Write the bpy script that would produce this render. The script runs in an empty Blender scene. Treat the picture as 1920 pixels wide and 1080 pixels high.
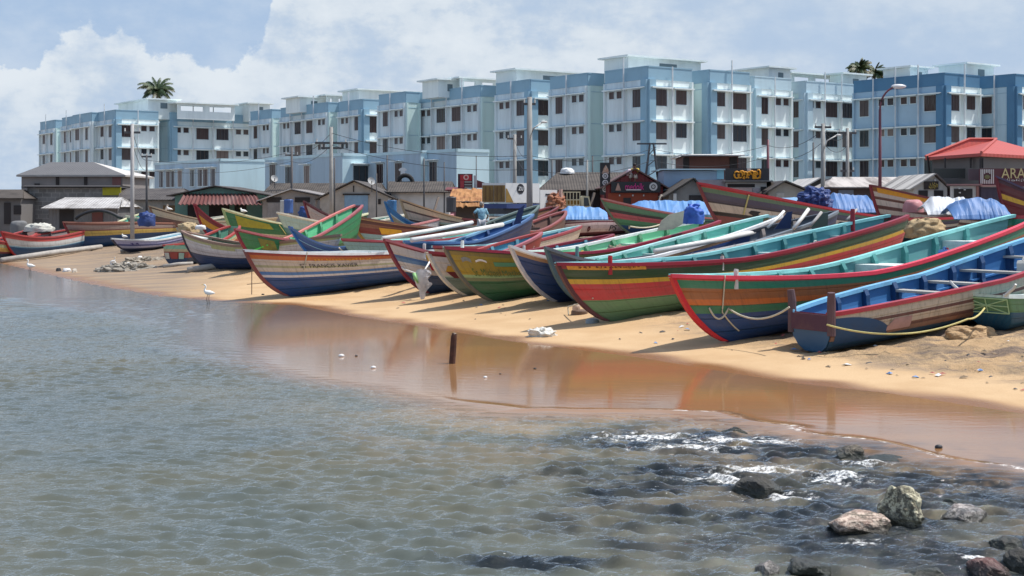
import bpy, math, random
import numpy as np
from mathutils import Vector, noise as mnoise
random.seed(7); np.random.seed(7)
SC = bpy.context.scene
COL = SC.collection
R = math.radians

# ---------------------------------------------------------------- camera
CAM_Z, FPX, HOR = 3.0, 2600.0, 385.0           # eye height, focal length in photo pixels, horizon row
cd = bpy.data.cameras.new('camera'); cam = bpy.data.objects.new('camera', cd); COL.objects.link(cam)
cam.location = (0, 0, CAM_Z); cam.rotation_euler = (R(90), 0, 0)
cd.sensor_width = 36.0; cd.lens = 36.0 * FPX / 1920.0
cd.shift_y = -(540.0 - HOR) / 1920.0
cd.clip_start = 0.1; cd.clip_end = 20000
SC.camera = cam

# ---------------------------------------------------------------- light, sky, exposure
SUN_EL, SUN_AZ = R(63), math.atan2(0.88, 0.14)   # azimuth measured from +Y towards +X
sd = bpy.data.lights.new('sun', 'SUN'); sun = bpy.data.objects.new('sun', sd); COL.objects.link(sun)
sd.energy = 4.4; sd.angle = R(0.5); sd.color = (1.0, 0.965, 0.91)
sun.rotation_euler = (math.pi/2 - SUN_EL, 0, math.pi - SUN_AZ)
SC.view_settings.view_transform = 'Standard'; SC.view_settings.look = 'None'
SC.view_settings.exposure = 0.10; SC.view_settings.gamma = 1.0
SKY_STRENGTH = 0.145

W = bpy.data.worlds.new('World'); SC.world = W; W.use_nodes = True
nt = W.node_tree; nt.nodes.clear()
def wn(t, **k):
    n = nt.nodes.new(t)
    for a, b in k.items(): setattr(n, a, b)
    return n
def wmath(op, a, b=None, c=None, clamp=False):
    n = wn('ShaderNodeMath', operation=op, use_clamp=clamp)
    for i, x in enumerate((a, b, c)):
        if x is None: continue
        if isinstance(x, (int, float)): n.inputs[i].default_value = x
        else: nt.links.new(x, n.inputs[i])
    return n.outputs[0]
def wsmooth(x, lo, hi):
    n = wn('ShaderNodeMapRange', interpolation_type='SMOOTHSTEP')
    n.inputs['From Min'].default_value = lo; n.inputs['From Max'].default_value = hi
    nt.links.new(x, n.inputs['Value']); return n.outputs['Result']
sky = wn('ShaderNodeTexSky', sky_type='NISHITA'); sky.sun_disc = False
sky.sun_elevation = SUN_EL; sky.sun_rotation = SUN_AZ; sky.air_density = 1.3; sky.dust_density = 1.5
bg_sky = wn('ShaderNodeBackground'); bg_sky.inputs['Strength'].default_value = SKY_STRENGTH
nt.links.new(sky.outputs[0], bg_sky.inputs['Color'])
tc = wn('ShaderNodeTexCoord'); sp = wn('ShaderNodeSeparateXYZ'); nt.links.new(tc.outputs['Generated'], sp.inputs[0])
az = wmath('ARCTAN2', sp.outputs['X'], sp.outputs['Y'])          # 0 = straight out from the beach
el = wmath('ARCSINE', sp.outputs['Z'])
def cloud_noise(sx, sy, scale, detail, rough, ox=0.0):
    c = wn('ShaderNodeCombineXYZ'); nt.links.new(wmath('MULTIPLY_ADD', az, sx, ox), c.inputs[0]); nt.links.new(wmath('MULTIPLY', el, sy), c.inputs[1])
    n = wn('ShaderNodeTexNoise'); n.inputs['Scale'].default_value = scale; n.inputs['Detail'].default_value = detail
    n.inputs['Roughness'].default_value = rough; nt.links.new(c.outputs[0], n.inputs['Vector']); return n.outputs['Fac']
# height of the cumulus tops as a curve over azimuth (radians from -0.40 to 0.40)
fc = wn('ShaderNodeFloatCurve'); cu = fc.mapping.curves[0]
tops = [(-400, 150), (0, 122), (70, 118), (88, 82), (120, 62), (165, 44), (205, 62), (235, 54), (268, 78), (290, 100), (345, 92), (385, 118), (440, 122), (462, 92),
        (490, 70), (505, 20), (540, -60), (800, -150), (1200, -170), (1700, -160), (2300, -150)]
pts = []
for px, py in tops:
    a = math.atan((px - 960) / FPX); e = math.atan((HOR - py) / FPX * math.cos(a))
    pts.append(((a + 0.6) / 1.2, e / 0.3))
while len(cu.points) < len(pts): cu.points.new(0.5, 0.5)
for p, q in zip(cu.points, pts): p.location = q; p.handle_type = 'AUTO'
fc.mapping.update()
nt.links.new(wmath('MULTIPLY_ADD', az, 1/1.2, 0.5, clamp=True), fc.inputs['Value'])
top = wmath('MULTIPLY', fc.outputs['Value'], 0.3)
n1 = cloud_noise(1, 1.25, 70, 9, 0.62)
n2 = cloud_noise(1, 1.6, 17, 7, 0.6, 3.3)
n3 = cloud_noise(0.8, 1.8, 9, 6, 0.55, 9.1)
edge = wmath('ADD', wmath('SUBTRACT', top, el), wmath('MULTIPLY_ADD', n1, 0.034, -0.017))
cover = wsmooth(edge, -0.003, 0.0065)
billow = wmath('MULTIPLY', wsmooth(wmath('ADD', wmath('MULTIPLY', n1, 0.55), wmath('MULTIPLY', n2, 0.65)), 0.42, 0.72), 1.0)
thin = wmath('ADD', 0.40, wmath('MULTIPLY', wsmooth(wmath('ADD', wmath('MULTIPLY', n3, .7), wmath('MULTIPLY', n2, .3)), 0.40, 0.60), 0.5))
rightfade = wsmooth(az, 0.02, 0.20)
dens = wmath('MULTIPLY', cover, wmath('ADD', wmath('MULTIPLY', thin, wmath('MULTIPLY_ADD', rightfade, -0.22, 1.0)), wmath('MULTIPLY', billow, wmath('MULTIPLY_ADD', rightfade, -0.30, 0.36))), clamp=True)
veil = wmath('MULTIPLY', wsmooth(wmath('ADD', wmath('MULTIPLY', n2, .6), wmath('MULTIPLY', n3, .5)), .40, .75), .42)
dens = wmath('MAXIMUM', dens, veil)
dens = wmath('MULTIPLY', dens, wsmooth(el, 1.15, 0.30))  # bright cloud continued overhead, out of view, added to raise the fill light
dens = wmath('MULTIPLY', dens, wmath('MULTIPLY_ADD', wsmooth(el, 0.085, 0.0), -0.30, 1.0))
# clear air between the clouds: hazy blue from the horizon, carried above the view to add fill
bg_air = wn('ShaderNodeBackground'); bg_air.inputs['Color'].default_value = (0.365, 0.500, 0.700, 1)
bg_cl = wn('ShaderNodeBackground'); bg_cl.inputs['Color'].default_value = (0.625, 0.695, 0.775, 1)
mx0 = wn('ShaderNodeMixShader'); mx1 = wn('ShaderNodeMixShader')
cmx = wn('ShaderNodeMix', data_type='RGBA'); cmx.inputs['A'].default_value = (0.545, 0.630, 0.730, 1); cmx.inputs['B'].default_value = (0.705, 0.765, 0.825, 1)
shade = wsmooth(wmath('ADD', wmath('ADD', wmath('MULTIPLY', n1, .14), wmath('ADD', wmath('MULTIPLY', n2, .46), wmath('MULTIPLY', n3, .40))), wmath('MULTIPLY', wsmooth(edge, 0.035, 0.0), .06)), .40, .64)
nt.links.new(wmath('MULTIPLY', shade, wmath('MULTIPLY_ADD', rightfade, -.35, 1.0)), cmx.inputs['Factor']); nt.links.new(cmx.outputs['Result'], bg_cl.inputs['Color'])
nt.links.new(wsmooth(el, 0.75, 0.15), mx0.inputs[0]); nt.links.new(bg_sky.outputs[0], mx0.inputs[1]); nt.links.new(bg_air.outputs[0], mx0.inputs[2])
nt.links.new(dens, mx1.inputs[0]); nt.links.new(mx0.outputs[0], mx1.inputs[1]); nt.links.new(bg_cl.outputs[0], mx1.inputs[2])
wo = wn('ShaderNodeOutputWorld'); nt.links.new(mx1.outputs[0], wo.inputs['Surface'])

# ---------------------------------------------------------------- helpers
def lin(c):
    c = np.array(c, float) / 255.0
    return tuple(np.where(c <= 0.04045, c / 12.92, ((c + 0.055) / 1.055) ** 2.4))
def sh(r, g, b, k=0.74):                       # paint colour as seen in open shade -> surface colour
    c = lin((r, g, b)); l = .3*c[0]+.6*c[1]+.1*c[2]
    return tuple(min(0.80, (.95*v+.05*l) / k) for v in c)
def su(r, g, b, k=1.25):                       # surface seen in full sun -> surface colour
    return tuple(min(0.82, v / k) for v in lin((r, g, b)))
def at(px, py, Y):
    return Vector(((px - 960) / FPX * Y, Y, CAM_Z - (py - HOR) / FPX * Y))

_mc = {}
def mat(col, rough=0.55, dirt=0.3, scale=2.0, bump=0.15, stretch=(1, 1, 1), kind='paint', spec=0.4, metal=0.0, dcol=None, fine=40, alpha=None):
    key = (tuple(round(c, 4) for c in col), rough, dirt, scale, bump, stretch, kind, metal, dcol, fine)
    if key in _mc: return _mc[key]
    m = bpy.data.materials.new(kind); m.use_nodes = True
    t = m.node_tree; b = t.nodes['Principled BSDF']
    b.inputs['Roughness'].default_value = rough; b.inputs['Metallic'].default_value = metal
    b.inputs['Specular IOR Level'].default_value = spec
    L = t.links.new
    co = t.nodes.new('ShaderNodeTexCoord'); mp = t.nodes.new('ShaderNodeMapping'); mp.inputs['Scale'].default_value = stretch
    L(co.outputs['Object'], mp.inputs['Vector'])
    nz = t.nodes.new('ShaderNodeTexNoise'); nz.inputs['Scale'].default_value = scale; nz.inputs['Detail'].default_value = 8; nz.inputs['Roughness'].default_value = 0.65
    L(mp.outputs[0], nz.inputs['Vector'])
    rp = t.nodes.new('ShaderNodeMapRange'); rp.interpolation_type = 'SMOOTHSTEP'
    rp.inputs['From Min'].default_value = 0.38; rp.inputs['From Max'].default_value = 0.72; L(nz.outputs['Fac'], rp.inputs['Value'])
    mul = t.nodes.new('ShaderNodeMath'); mul.operation = 'MULTIPLY'; mul.inputs[1].default_value = dirt; L(rp.outputs[0], mul.inputs[0])
    mx = t.nodes.new('ShaderNodeMix'); mx.data_type = 'RGBA'
    mx.inputs['A'].default_value = (*col, 1)
    d = dcol if dcol else tuple(0.35 * c + 0.04 for c in col)
    mx.inputs['B'].default_value = (*d, 1); L(mul.outputs[0], mx.inputs['Factor'])
    L(mx.outputs['Result'], b.inputs['Base Color'])
    if bump:
        n2 = t.nodes.new('ShaderNodeTexNoise'); n2.inputs['Scale'].default_value = fine; n2.inputs['Detail'].default_value = 4
        L(mp.outputs[0], n2.inputs['Vector'])
        bp = t.nodes.new('ShaderNodeBump'); bp.inputs['Strength'].default_value = bump; bp.inputs['Distance'].default_value = 0.02
        L(n2.outputs['Fac'], bp.inputs['Height']); L(bp.outputs[0], b.inputs['Normal'])
    _mc[key] = m
    return m
def corrugated(col, pitch=0.12, axis='X', dirt=0.5, dcol=None, depth=0.03, rough=0.6, seam=True):
    key = ('corr', tuple(col), pitch, axis, dirt, dcol)
    if key in _mc: return _mc[key]
    m = mat(col, rough, dirt, 0.9, 0, dcol=dcol).copy(); t = m.node_tree; b = t.nodes['Principled BSDF']; L = t.links.new
    co = t.nodes.new('ShaderNodeTexCoord'); wv = t.nodes.new('ShaderNodeTexWave'); wv.bands_direction = axis
    wv.inputs['Scale'].default_value = 0.314 / pitch; L(co.outputs['Object'], wv.inputs['Vector'])
    bp = t.nodes.new('ShaderNodeBump'); bp.inputs['Strength'].default_value = 0.8; bp.inputs['Distance'].default_value = depth
    L(wv.outputs['Fac'], bp.inputs['Height']); L(bp.outputs[0], b.inputs['Normal'])
    _mc[key] = m
    return m
def hullpaint(col, wear=0.30, planks=0.0):
    key = ('hull', tuple(round(c, 4) for c in col), wear, planks)
    if key in _mc: return _mc[key]
    m = bpy.data.materials.new('boat_paint'); m.use_nodes = True
    t = m.node_tree; b = t.nodes['Principled BSDF']; L = t.links.new
    b.inputs['Roughness'].default_value = 0.42; b.inputs['Specular IOR Level'].default_value = 0.45
    uv = t.nodes.new('ShaderNodeUVMap'); uv.uv_map = 'UVMap'
    def nz(scale, st, det=7, rough=0.65):
        mp = t.nodes.new('ShaderNodeMapping'); mp.inputs['Scale'].default_value = st; L(uv.outputs[0], mp.inputs['Vector'])
        n = t.nodes.new('ShaderNodeTexNoise'); n.inputs['Scale'].default_value = scale; n.inputs['Detail'].default_value = det; n.inputs['Roughness'].default_value = rough
        L(mp.outputs[0], n.inputs['Vector']); return n.outputs['Fac']
    def rng(x, a, bb, lo=0, hi=1):
        n = t.nodes.new('ShaderNodeMapRange'); n.interpolation_type = 'SMOOTHSTEP'
        n.inputs['From Min'].default_value = a; n.inputs['From Max'].default_value = bb; n.inputs['To Min'].default_value = lo; n.inputs['To Max'].default_value = hi
        L(x, n.inputs['Value']); return n.outputs[0]
    def mixc(f, A, B):
        n = t.nodes.new('ShaderNodeMix'); n.data_type = 'RGBA'; L(f, n.inputs['Factor'])
        for s, c in (('A', A), ('B', B)):
            if isinstance(c, tuple): n.inputs[s].default_value = (*c, 1)
            else: L(c, n.inputs[s])
        return n.outputs['Result']
    streak = rng(nz(1.2, (0.6, 6, 1)), 0.35, 0.75, 0, wear)                  # long faded streaks
    c1 = mixc(streak, tuple(col), tuple(0.55 * c + 0.10 for c in col))
    grime = rng(nz(2.2, (4.5, 0.8, 1), 9, .72), 0.46, 0.74, 0, wear * 1.3)              # runs down the side
    c2 = mixc(grime, c1, tuple(0.30 * c + 0.03 for c in col))
    chips = rng(nz(7, (1, 4, 1), 7, 0.75), 0.64, 0.68, 0, wear * 1.5)          # chipped spots
    c3 = mixc(chips, c2, (0.30, 0.26, 0.22))
    L(c3, b.inputs['Base Color'])
    hgt = nz(14, (0.35, 5, 1), 5)
    bp = t.nodes.new('ShaderNodeBump'); bp.inputs['Strength'].default_value = 0.25; bp.inputs['Distance'].default_value = 0.02; L(hgt, bp.inputs['Height'])
    if planks:
        sx = t.nodes.new('ShaderNodeSeparateXYZ'); L(uv.outputs[0], sx.inputs[0])
        f = t.nodes.new('ShaderNodeMath'); f.operation = 'MULTIPLY'; f.inputs[1].default_value = planks; L(sx.outputs['Y'], f.inputs[0])
        fr = t.nodes.new('ShaderNodeMath'); fr.operation = 'FRACT'; L(f.outputs[0], fr.inputs[0])
        b2 = t.nodes.new('ShaderNodeBump'); b2.inputs['Strength'].default_value = 0.55; b2.inputs['Distance'].default_value = 0.04
        L(rng(fr.outputs[0], 0.0, 0.12), b2.inputs['Height']); L(bp.outputs[0], b2.inputs['Normal']); L(b2.outputs[0], b.inputs['Normal'])
    else: L(bp.outputs[0], b.inputs['Normal'])
    _mc[key] = m
    return m

class MB:
    """Collects shapes and links them as ONE mesh object."""
    def __init__(s): s.v = []; s.f = []; s.m = []
    def add(s, vs, fs, mi=0):
        o = len(s.v); s.v += [tuple(v) for v in vs]; s.f += [tuple(i + o for i in f) for f in fs]; s.m += [mi] * len(fs); return s
    def box(s, a, b, mi=0, M=None):
        x0, y0, z0 = a; x1, y1, z1 = b
        vs = [(x0,y0,z0),(x1,y0,z0),(x1,y1,z0),(x0,y1,z0),(x0,y0,z1),(x1,y0,z1),(x1,y1,z1),(x0,y1,z1)]
        if M: vs = [M(Vector(v)) for v in vs]
        return s.add(vs, [(0,3,2,1),(4,5,6,7),(0,1,5,4),(1,2,6,5),(2,3,7,6),(3,0,4,7)], mi)
    def tube(s, pts, rad, n=8, mi=0, caps=True):
        pts = [Vector(p) for p in pts]
        rad = rad if hasattr(rad, '__len__') else [rad] * len(pts)
        vs = []
        for i, p in enumerate(pts):
            d = (pts[min(i+1, len(pts)-1)] - pts[max(i-1, 0)])
            d = d.normalized() if d.length > 1e-9 else Vector((0,0,1))
            a = d.cross(Vector((0,0,1)) if abs(d.z) < 0.95 else Vector((1,0,0))).normalized(); b = d.cross(a)
            for k in range(n):
                t = 2*math.pi*k/n; vs.append(p + (a*math.cos(t) + b*math.sin(t))*rad[i])
        fs = [(i*n+k, i*n+(k+1)%n, (i+1)*n+(k+1)%n, (i+1)*n+k) for i in range(len(pts)-1) for k in range(n)]
        if caps: fs += [tuple(range(n-1,-1,-1)), tuple((len(pts)-1)*n+k for k in range(n))]
        return s.add(vs, fs, mi)
    def prism(s, poly, axis_vec, mi=0):
        n = len(poly); P = [Vector(p) for p in poly]; Q = [p + Vector(axis_vec) for p in P]
        return s.add(P + Q, [tuple(range(n))[::-1], tuple(range(n, 2*n))] + [(i, (i+1)%n, n+(i+1)%n, n+i) for i in range(n)], mi)
    def grid(s, fn, nu, nv, mi=0):
        vs = [fn(i/nu, j/nv) for j in range(nv+1) for i in range(nu+1)]
        return s.add(vs, [(j*(nu+1)+i, j*(nu+1)+i+1, (j+1)*(nu+1)+i+1, (j+1)*(nu+1)+i) for j in range(nv) for i in range(nu)], mi)
    def ball(s, c, r, mi=0, nu=10, nv=7):
        c = Vector(c); r = Vector(r) if hasattr(r, '__len__') else Vector((r, r, r))
        vs = [c + Vector((r.x*math.sin(math.pi*j/nv)*math.cos(2*math.pi*i/nu), r.y*math.sin(math.pi*j/nv)*math.sin(2*math.pi*i/nu), r.z*math.cos(math.pi*j/nv))) for j in range(nv+1) for i in range(nu)]
        return s.add(vs, [(j*nu+i, (j+1)*nu+i, (j+1)*nu+(i+1)%nu, j*nu+(i+1)%nu) for j in range(nv) for i in range(nu)], mi)
    def build(s, name, mats, parent=None, loc=None, smooth=False, rz=0.0):
        me = bpy.data.meshes.new(name); me.from_pydata(s.v, [], s.f)
        for m in (mats if isinstance(mats, (list, tuple)) else [mats]): me.materials.append(m)
        if any(s.m): me.polygons.foreach_set('material_index', s.m)
        if smooth: me.polygons.foreach_set('use_smooth', [True]*len(s.f))
        me.update()
        o = bpy.data.objects.new(name, me); COL.objects.link(o)
        if parent: o.parent = parent
        if loc is not None: o.location = loc
        if rz: o.rotation_euler.z = rz
        return o
def tag(o, label=None, cat=None, group=None, kind=None):
    if label: o['label'] = label
    if cat: o['category'] = cat
    if group: o['group'] = group
    if kind: o['kind'] = kind
    return o
def empty(name, loc, rz=0.0, label=None, cat=None, group=None):
    o = bpy.data.objects.new(name, None); COL.objects.link(o); o.location = loc; o.rotation_euler.z = rz
    o.empty_display_size = 0.3
    return tag(o, label, cat, group)
def text_mesh(s, size=1.0, depth=0.0):
    c = bpy.data.curves.new('t', 'FONT'); c.body = s; c.size = size; c.align_x = 'CENTER'; c.align_y = 'CENTER'; c.extrude = depth; c.resolution_u = 3
    o = bpy.data.objects.new('t', c); COL.objects.link(o); bpy.context.view_layer.update()
    me = o.to_mesh(); vs = [tuple(v.co) for v in me.vertices]; fs = [tuple(p.vertices) for p in me.polygons]
    o.to_mesh_clear(); bpy.data.objects.remove(o); bpy.data.curves.remove(c)
    return vs, fs
def lettering(s, size, M, m, parent, w=None, name='lettering'):
    """flat raised letters; M maps local (x, y, z) of the text plane to parent space; w forces the width."""
    vs, fs = text_mesh(s, size, 0.012)
    if w:
        x0 = min(v[0] for v in vs); x1 = max(v[0] for v in vs); k = w/(x1-x0); xm = (x0+x1)/2
        vs = [((v[0]-xm)*k, v[1], v[2]) for v in vs]
    b = MB(); b.add([M(Vector(v)) for v in vs], fs); return b.build(name, m, parent)

def strokes(n, seed):
    """worn, unreadable brush lettering: short strokes in a unit strip, as (x, y) quads"""
    rs_ = random.Random(seed); out = []
    for i in range(n):
        for _ in range(3):
            x, y = (i+.12+rs_.random()*.55)/n, rs_.uniform(.05, .5); w = .16/n
            if rs_.random() < .6: h = rs_.uniform(.4, .5); out.append([(x, y), (x+w, y), (x+w*1.1, y+h), (x+.1*w, y+h)])
            else: L = .5/n; out.append([(x, y), (x+L, y+rs_.uniform(-.1, .1)), (x+L, y+.16), (x, y+.14)])
    return out
def scribble(n, w, h, M, m, parent, seed=1):
    b = MB()
    for q in strokes(n, seed): b.add([M(Vector(((x-.5)*w, (y-.5)*h, 0.012))) for x, y in q], [(0, 1, 2, 3)])
    return b.build('lettering', m, parent)

# ---------------------------------------------------------------- lie of the land
SHORE = [(-140, 230), (-60, 118), (-26.2, 71.5), (-15.5, 52), (-11.5, 45.8), (-8.7, 43), (-6.4, 41.6), (-4.3, 37.5), (-2.35, 34.6), (0, 30.6), (2.5, 27.4), (4.8, 23.4), (6.0, 22.2), (7.3, 20.1), (10, 16.5), (16, 9), (40, -25)]
RIPPLE = [(-140, 200), (-60, 100), (-24, 57), (-17, 47), (-9.7, 38), (-4.5, 26.2), (-2.35, 23.6), (-0.9, 21.9), (0.3, 20.5), (1.7, 20.2), (2.9, 19.9), (3.9, 18.9), (4.65, 17.6), (5.3, 16.5), (6.0, 15.5), (9, 11), (16, 2), (40, -35)]
def sdist(P, x, y):
    x = np.asarray(x, float); y = np.asarray(y, float)
    best = np.full(x.shape, 1e18); sg = np.ones(x.shape)
    for (ax, ay), (bx, by) in zip(P[:-1], P[1:]):
        dx, dy = bx-ax, by-ay; l2 = dx*dx+dy*dy
        t = np.clip(((x-ax)*dx + (y-ay)*dy)/l2, 0, 1)
        ex, ey = x-(ax+t*dx), y-(ay+t*dy); d2 = ex*ex+ey*ey
        c = dx*(y-ay) - dy*(x-ax)
        up = d2 < best - 1e-9
        best = np.where(up, d2, best); sg = np.where(up, np.where(c >= 0, 1.0, -1.0), sg)
    return np.sqrt(best)*sg                      # + = landward
_zd = [-200, -60, -25, -12, -6, -2, 0, 1, 3, 6, 10, 15, 25, 45, 80, 150, 4000]
_zz = [-8, -3, -1.2, -0.45, -0.12, -0.03, 0, .03, .13, .42, .85, 1.15, 1.5, 1.8, 2.05, 2.2, 2.3]
def ground_z(x, y):
    return np.interp(sdist(SHORE, x, y), _zd, _zz)
def gz(x, y): return float(ground_z(np.array([x]), np.array([y]))[0])
def on_ground(px, py):
    """where the sight line through a photo pixel meets the beach"""
    Y = np.linspace(9, 200, 7000); X = (px-960)/FPX*Y; Z = CAM_Z-(py-HOR)/FPX*Y
    k = np.argmax(Z <= ground_z(X, Y)); return Vector((X[k], Y[k], ground_z(X[k:k+1], Y[k:k+1])[0]))
# ================================================================ beach and water
def axis(*segs):
    out = []
    for a, b, n in segs: out += list(np.linspace(a, b, n, endpoint=False))
    return np.array(out + [segs[-1][1]])
def sheet(name, xs, ys, Z, keep=None, attrs={}, mats=()):
    nx, ny = len(xs), len(ys)
    X, Y = np.meshgrid(xs, ys)
    co = np.stack([X, Y, Z], -1).reshape(-1, 3)
    idx = np.arange(nx*ny).reshape(ny, nx)
    q = np.stack([idx[:-1,:-1], idx[:-1,1:], idx[1:,1:], idx[1:,:-1]], -1).reshape(-1, 4)
    if keep is not None:
        k = keep.reshape(-1)[q].any(1); q = q[k]
        used = np.unique(q); rem = np.full(nx*ny, -1); rem[used] = np.arange(len(used)); q = rem[q]; co = co[used]
        attrs = {a: v.reshape(-1)[used] for a, v in attrs.items()}
    me = bpy.data.meshes.new(name)
    me.vertices.add(len(co)); me.vertices.foreach_set('co', co.astype(np.float32).ravel())
    me.loops.add(q.size); me.loops.foreach_set('vertex_index', q.astype(np.int32).ravel())
    me.polygons.add(len(q)); me.polygons.foreach_set('loop_start', (np.arange(len(q))*4).astype(np.int32)); me.polygons.foreach_set('loop_total', np.full(len(q), 4, np.int32))
    me.polygons.foreach_set('use_smooth', np.ones(len(q), bool))
    me.update(calc_edges=True); me.validate()
    for a, v in attrs.items():
        at_ = me.attributes.new(a, 'FLOAT', 'POINT'); at_.data.foreach_set('value', np.asarray(v, np.float32).ravel())
    for m in mats: me.materials.append(m)
    o = bpy.data.objects.new(name, me); COL.objects.link(o); o['kind'] = 'structure'; return o
def sstep(x, a, b):
    t = np.clip((x-a)/(b-a), 0, 1); return t*t*(3-2*t)
def vnoise(x, y, s, seed=0):
    """smooth value noise, vectorised"""
    rs = np.random.RandomState(seed); T = rs.rand(256, 256)
    u, v = x/s+37.3, y/s+91.7; i, j = np.floor(u).astype(int), np.floor(v).astype(int); fu, fv = u-i, v-j
    fu, fv = fu*fu*(3-2*fu), fv*fv*(3-2*fv); g = lambda a, b: T[a % 256, b % 256]
    return (g(i,j)*(1-fu)+g(i+1,j)*fu)*(1-fv) + (g(i,j+1)*(1-fu)+g(i+1,j+1)*fu)*fv

class N:
    """tiny node helper for the big surface materials"""
    def __init__(s, name):
        s.m = bpy.data.materials.new(name); s.m.use_nodes = True; s.t = s.m.node_tree; s.b = s.t.nodes['Principled BSDF']; s.L = s.t.links.new
    def put(s, sock, v):
        if isinstance(v, tuple): sock.default_value = (*v, 1) if len(v) == 3 else v
        elif isinstance(v, (int, float)): sock.default_value = v
        else: s.L(v, sock)
    def attr(s, a): n = s.t.nodes.new('ShaderNodeAttribute'); n.attribute_name = a; return n.outputs['Fac']
    def noise(s, scale, det=6, rough=0.6, st=(1, 1, 1), rot=0.0, off=(0, 0, 0)):
        g = s.t.nodes.new('ShaderNodeNewGeometry'); mp = s.t.nodes.new('ShaderNodeMapping'); mp.inputs['Scale'].default_value = st; mp.inputs['Rotation'].default_value = (0, 0, rot); mp.inputs['Location'].default_value = off
        s.L(g.outputs['Position'], mp.inputs['Vector']); n = s.t.nodes.new('ShaderNodeTexNoise'); n.inputs['Scale'].default_value = scale; n.inputs['Detail'].default_value = det; n.inputs['Roughness'].default_value = rough
        s.L(mp.outputs[0], n.inputs['Vector']); return n.outputs['Fac']
    def rng(s, x, a, b, lo=0, hi=1):
        n = s.t.nodes.new('ShaderNodeMapRange'); n.interpolation_type = 'SMOOTHSTEP'
        for k, v in (('From Min', a), ('From Max', b), ('To Min', lo), ('To Max', hi)): n.inputs[k].default_value = v
        s.L(x, n.inputs['Value']); return n.outputs[0]
    def math(s, op, a, b, clamp=False):
        n = s.t.nodes.new('ShaderNodeMath'); n.operation = op; n.use_clamp = clamp; s.put(n.inputs[0], a); s.put(n.inputs[1], b); return n.outputs[0]
    def mix(s, f, A, B):
        n = s.t.nodes.new('ShaderNodeMix'); n.data_type = 'RGBA'; s.put(n.inputs['Factor'], f); s.put(n.inputs['A'], A); s.put(n.inputs['B'], B); return n.outputs['Result']
    def bump(s, h, st, dist, nrm=None):
        n = s.t.nodes.new('ShaderNodeBump'); s.put(n.inputs['Strength'], st); n.inputs['Distance'].default_value = dist; s.L(h, n.inputs['Height'])
        if nrm: s.L(nrm, n.inputs['Normal'])
        return n.outputs[0]

# ---- sand
xs = axis((-4000, -300, 8), (-300, -60, 16), (-60, -14, 60), (-14, 16, 190), (16, 45, 50), (45, 300, 20), (300, 4000, 8))
ys = axis((-200, 8, 12), (8, 16, 30), (16, 48, 210), (48, 90, 90), (90, 200, 30), (200, 600, 10), (600, 9000, 8))
X, Y = np.meshgrid(xs, ys); D = sdist(SHORE, X, Y); Z = np.interp(D, _zd, _zz)
dry = sstep(D, 2.2, 7.0)
rough_right = sstep(X + 0.25*(Y-24), 4.6, 7.5)*sstep(D, 1.6, 3.2)                  # the trampled sand at the right end
amt = np.maximum(dry*0.8, rough_right)*(np.abs(X) < 60)*(Y < 95)
Z = Z + amt*(0.12*(vnoise(X, Y, 1.3, 1)-.5) + 0.11*(vnoise(X, Y, .45, 2)-.5) + 0.08*(vnoise(X, Y, .22, 3)-.5))
s = N('sand')
dryA, wetA, trA = s.attr('dry'), s.attr('wet'), s.attr('trod')
base = s.mix(s.rng(s.noise(0.6, 5), .35, .7), su(216, 184, 142, 1.16), su(202, 168, 126, 1.16))
base = s.mix(s.math('MULTIPLY', trA, s.rng(s.noise(1.1, 8, .7, (1, .5, 1), .5), .44, .60)), base, su(170, 148, 120))
base = s.mix(s.math('MULTIPLY', trA, s.rng(s.noise(0.9, 9, .75, (.5, 1.6, 1), -.4, (4, 2, 0)), .50, .60, 0, .85)), base, su(116, 106, 102))   # grey silt streaks
base = s.mix(s.math('MULTIPLY', dryA, s.rng(s.noise(2.5, 9, .8), .60, .68, 0, .6)), base, su(110, 95, 82))
grain = s.rng(s.noise(45, 3, .8), .3, .75)
base = s.mix(s.math('MULTIPLY', grain, .30), base, su(160, 122, 82))
base = s.mix(s.math('MULTIPLY', s.attr('silt'), s.rng(s.noise(.8, 7, .65, (.4, 1.4, 1), .3), .25, .6, .45, 1.0)), base, su(150, 132, 114))
foot = s.rng(s.noise(3.4, 4, .6), .60, .70)
base = s.mix(s.math('MULTIPLY', s.math('MULTIPLY', foot, dryA), .5), base, su(150, 122, 92))
speck = s.rng(s.noise(11, 4, .8, (1, 1, 1), 0, (5, 5, 0)), .70, .74)
base = s.mix(s.math('MULTIPLY', speck, .7), base, su(84, 70, 60))
far = s.attr('far')
base = s.mix(far, base, s.mix(s.rng(s.noise(.5, 6), .35, .65), (.20, .16, .13), (.33, .28, .22)))
base = s.mix(wetA, base, su(150, 103, 62))
s.put(s.b.inputs['Base Color'], base)
s.put(s.b.inputs['Roughness'], s.rng(wetA, 0, 1, .85, .25)); s.b.inputs['Specular IOR Level'].default_value = 0.3
nb = s.bump(s.noise(60, 3, .7), .25, .02)
nb = s.bump(s.noise(7, 7, .7), s.math('MULTIPLY', s.math('MAXIMUM', dryA, trA), .9), .11, nb)
s.L(nb, s.b.inputs['Normal'])
beach = sheet('beach', xs, ys, Z, None, dict(dry=dry, wet=1-sstep(D + .5*(vnoise(X, Y, .8, 5)-.5), 0.05, 0.9), trod=rough_right, far=sstep(D, 16, 30), silt=sstep(-X - 0.12*Y, 3.0, 7.0)*(1-sstep(D, 14, 22))), [s.m])
tag(beach, 'golden sand beach sloping up from the water to the sheds', 'beach')

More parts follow.
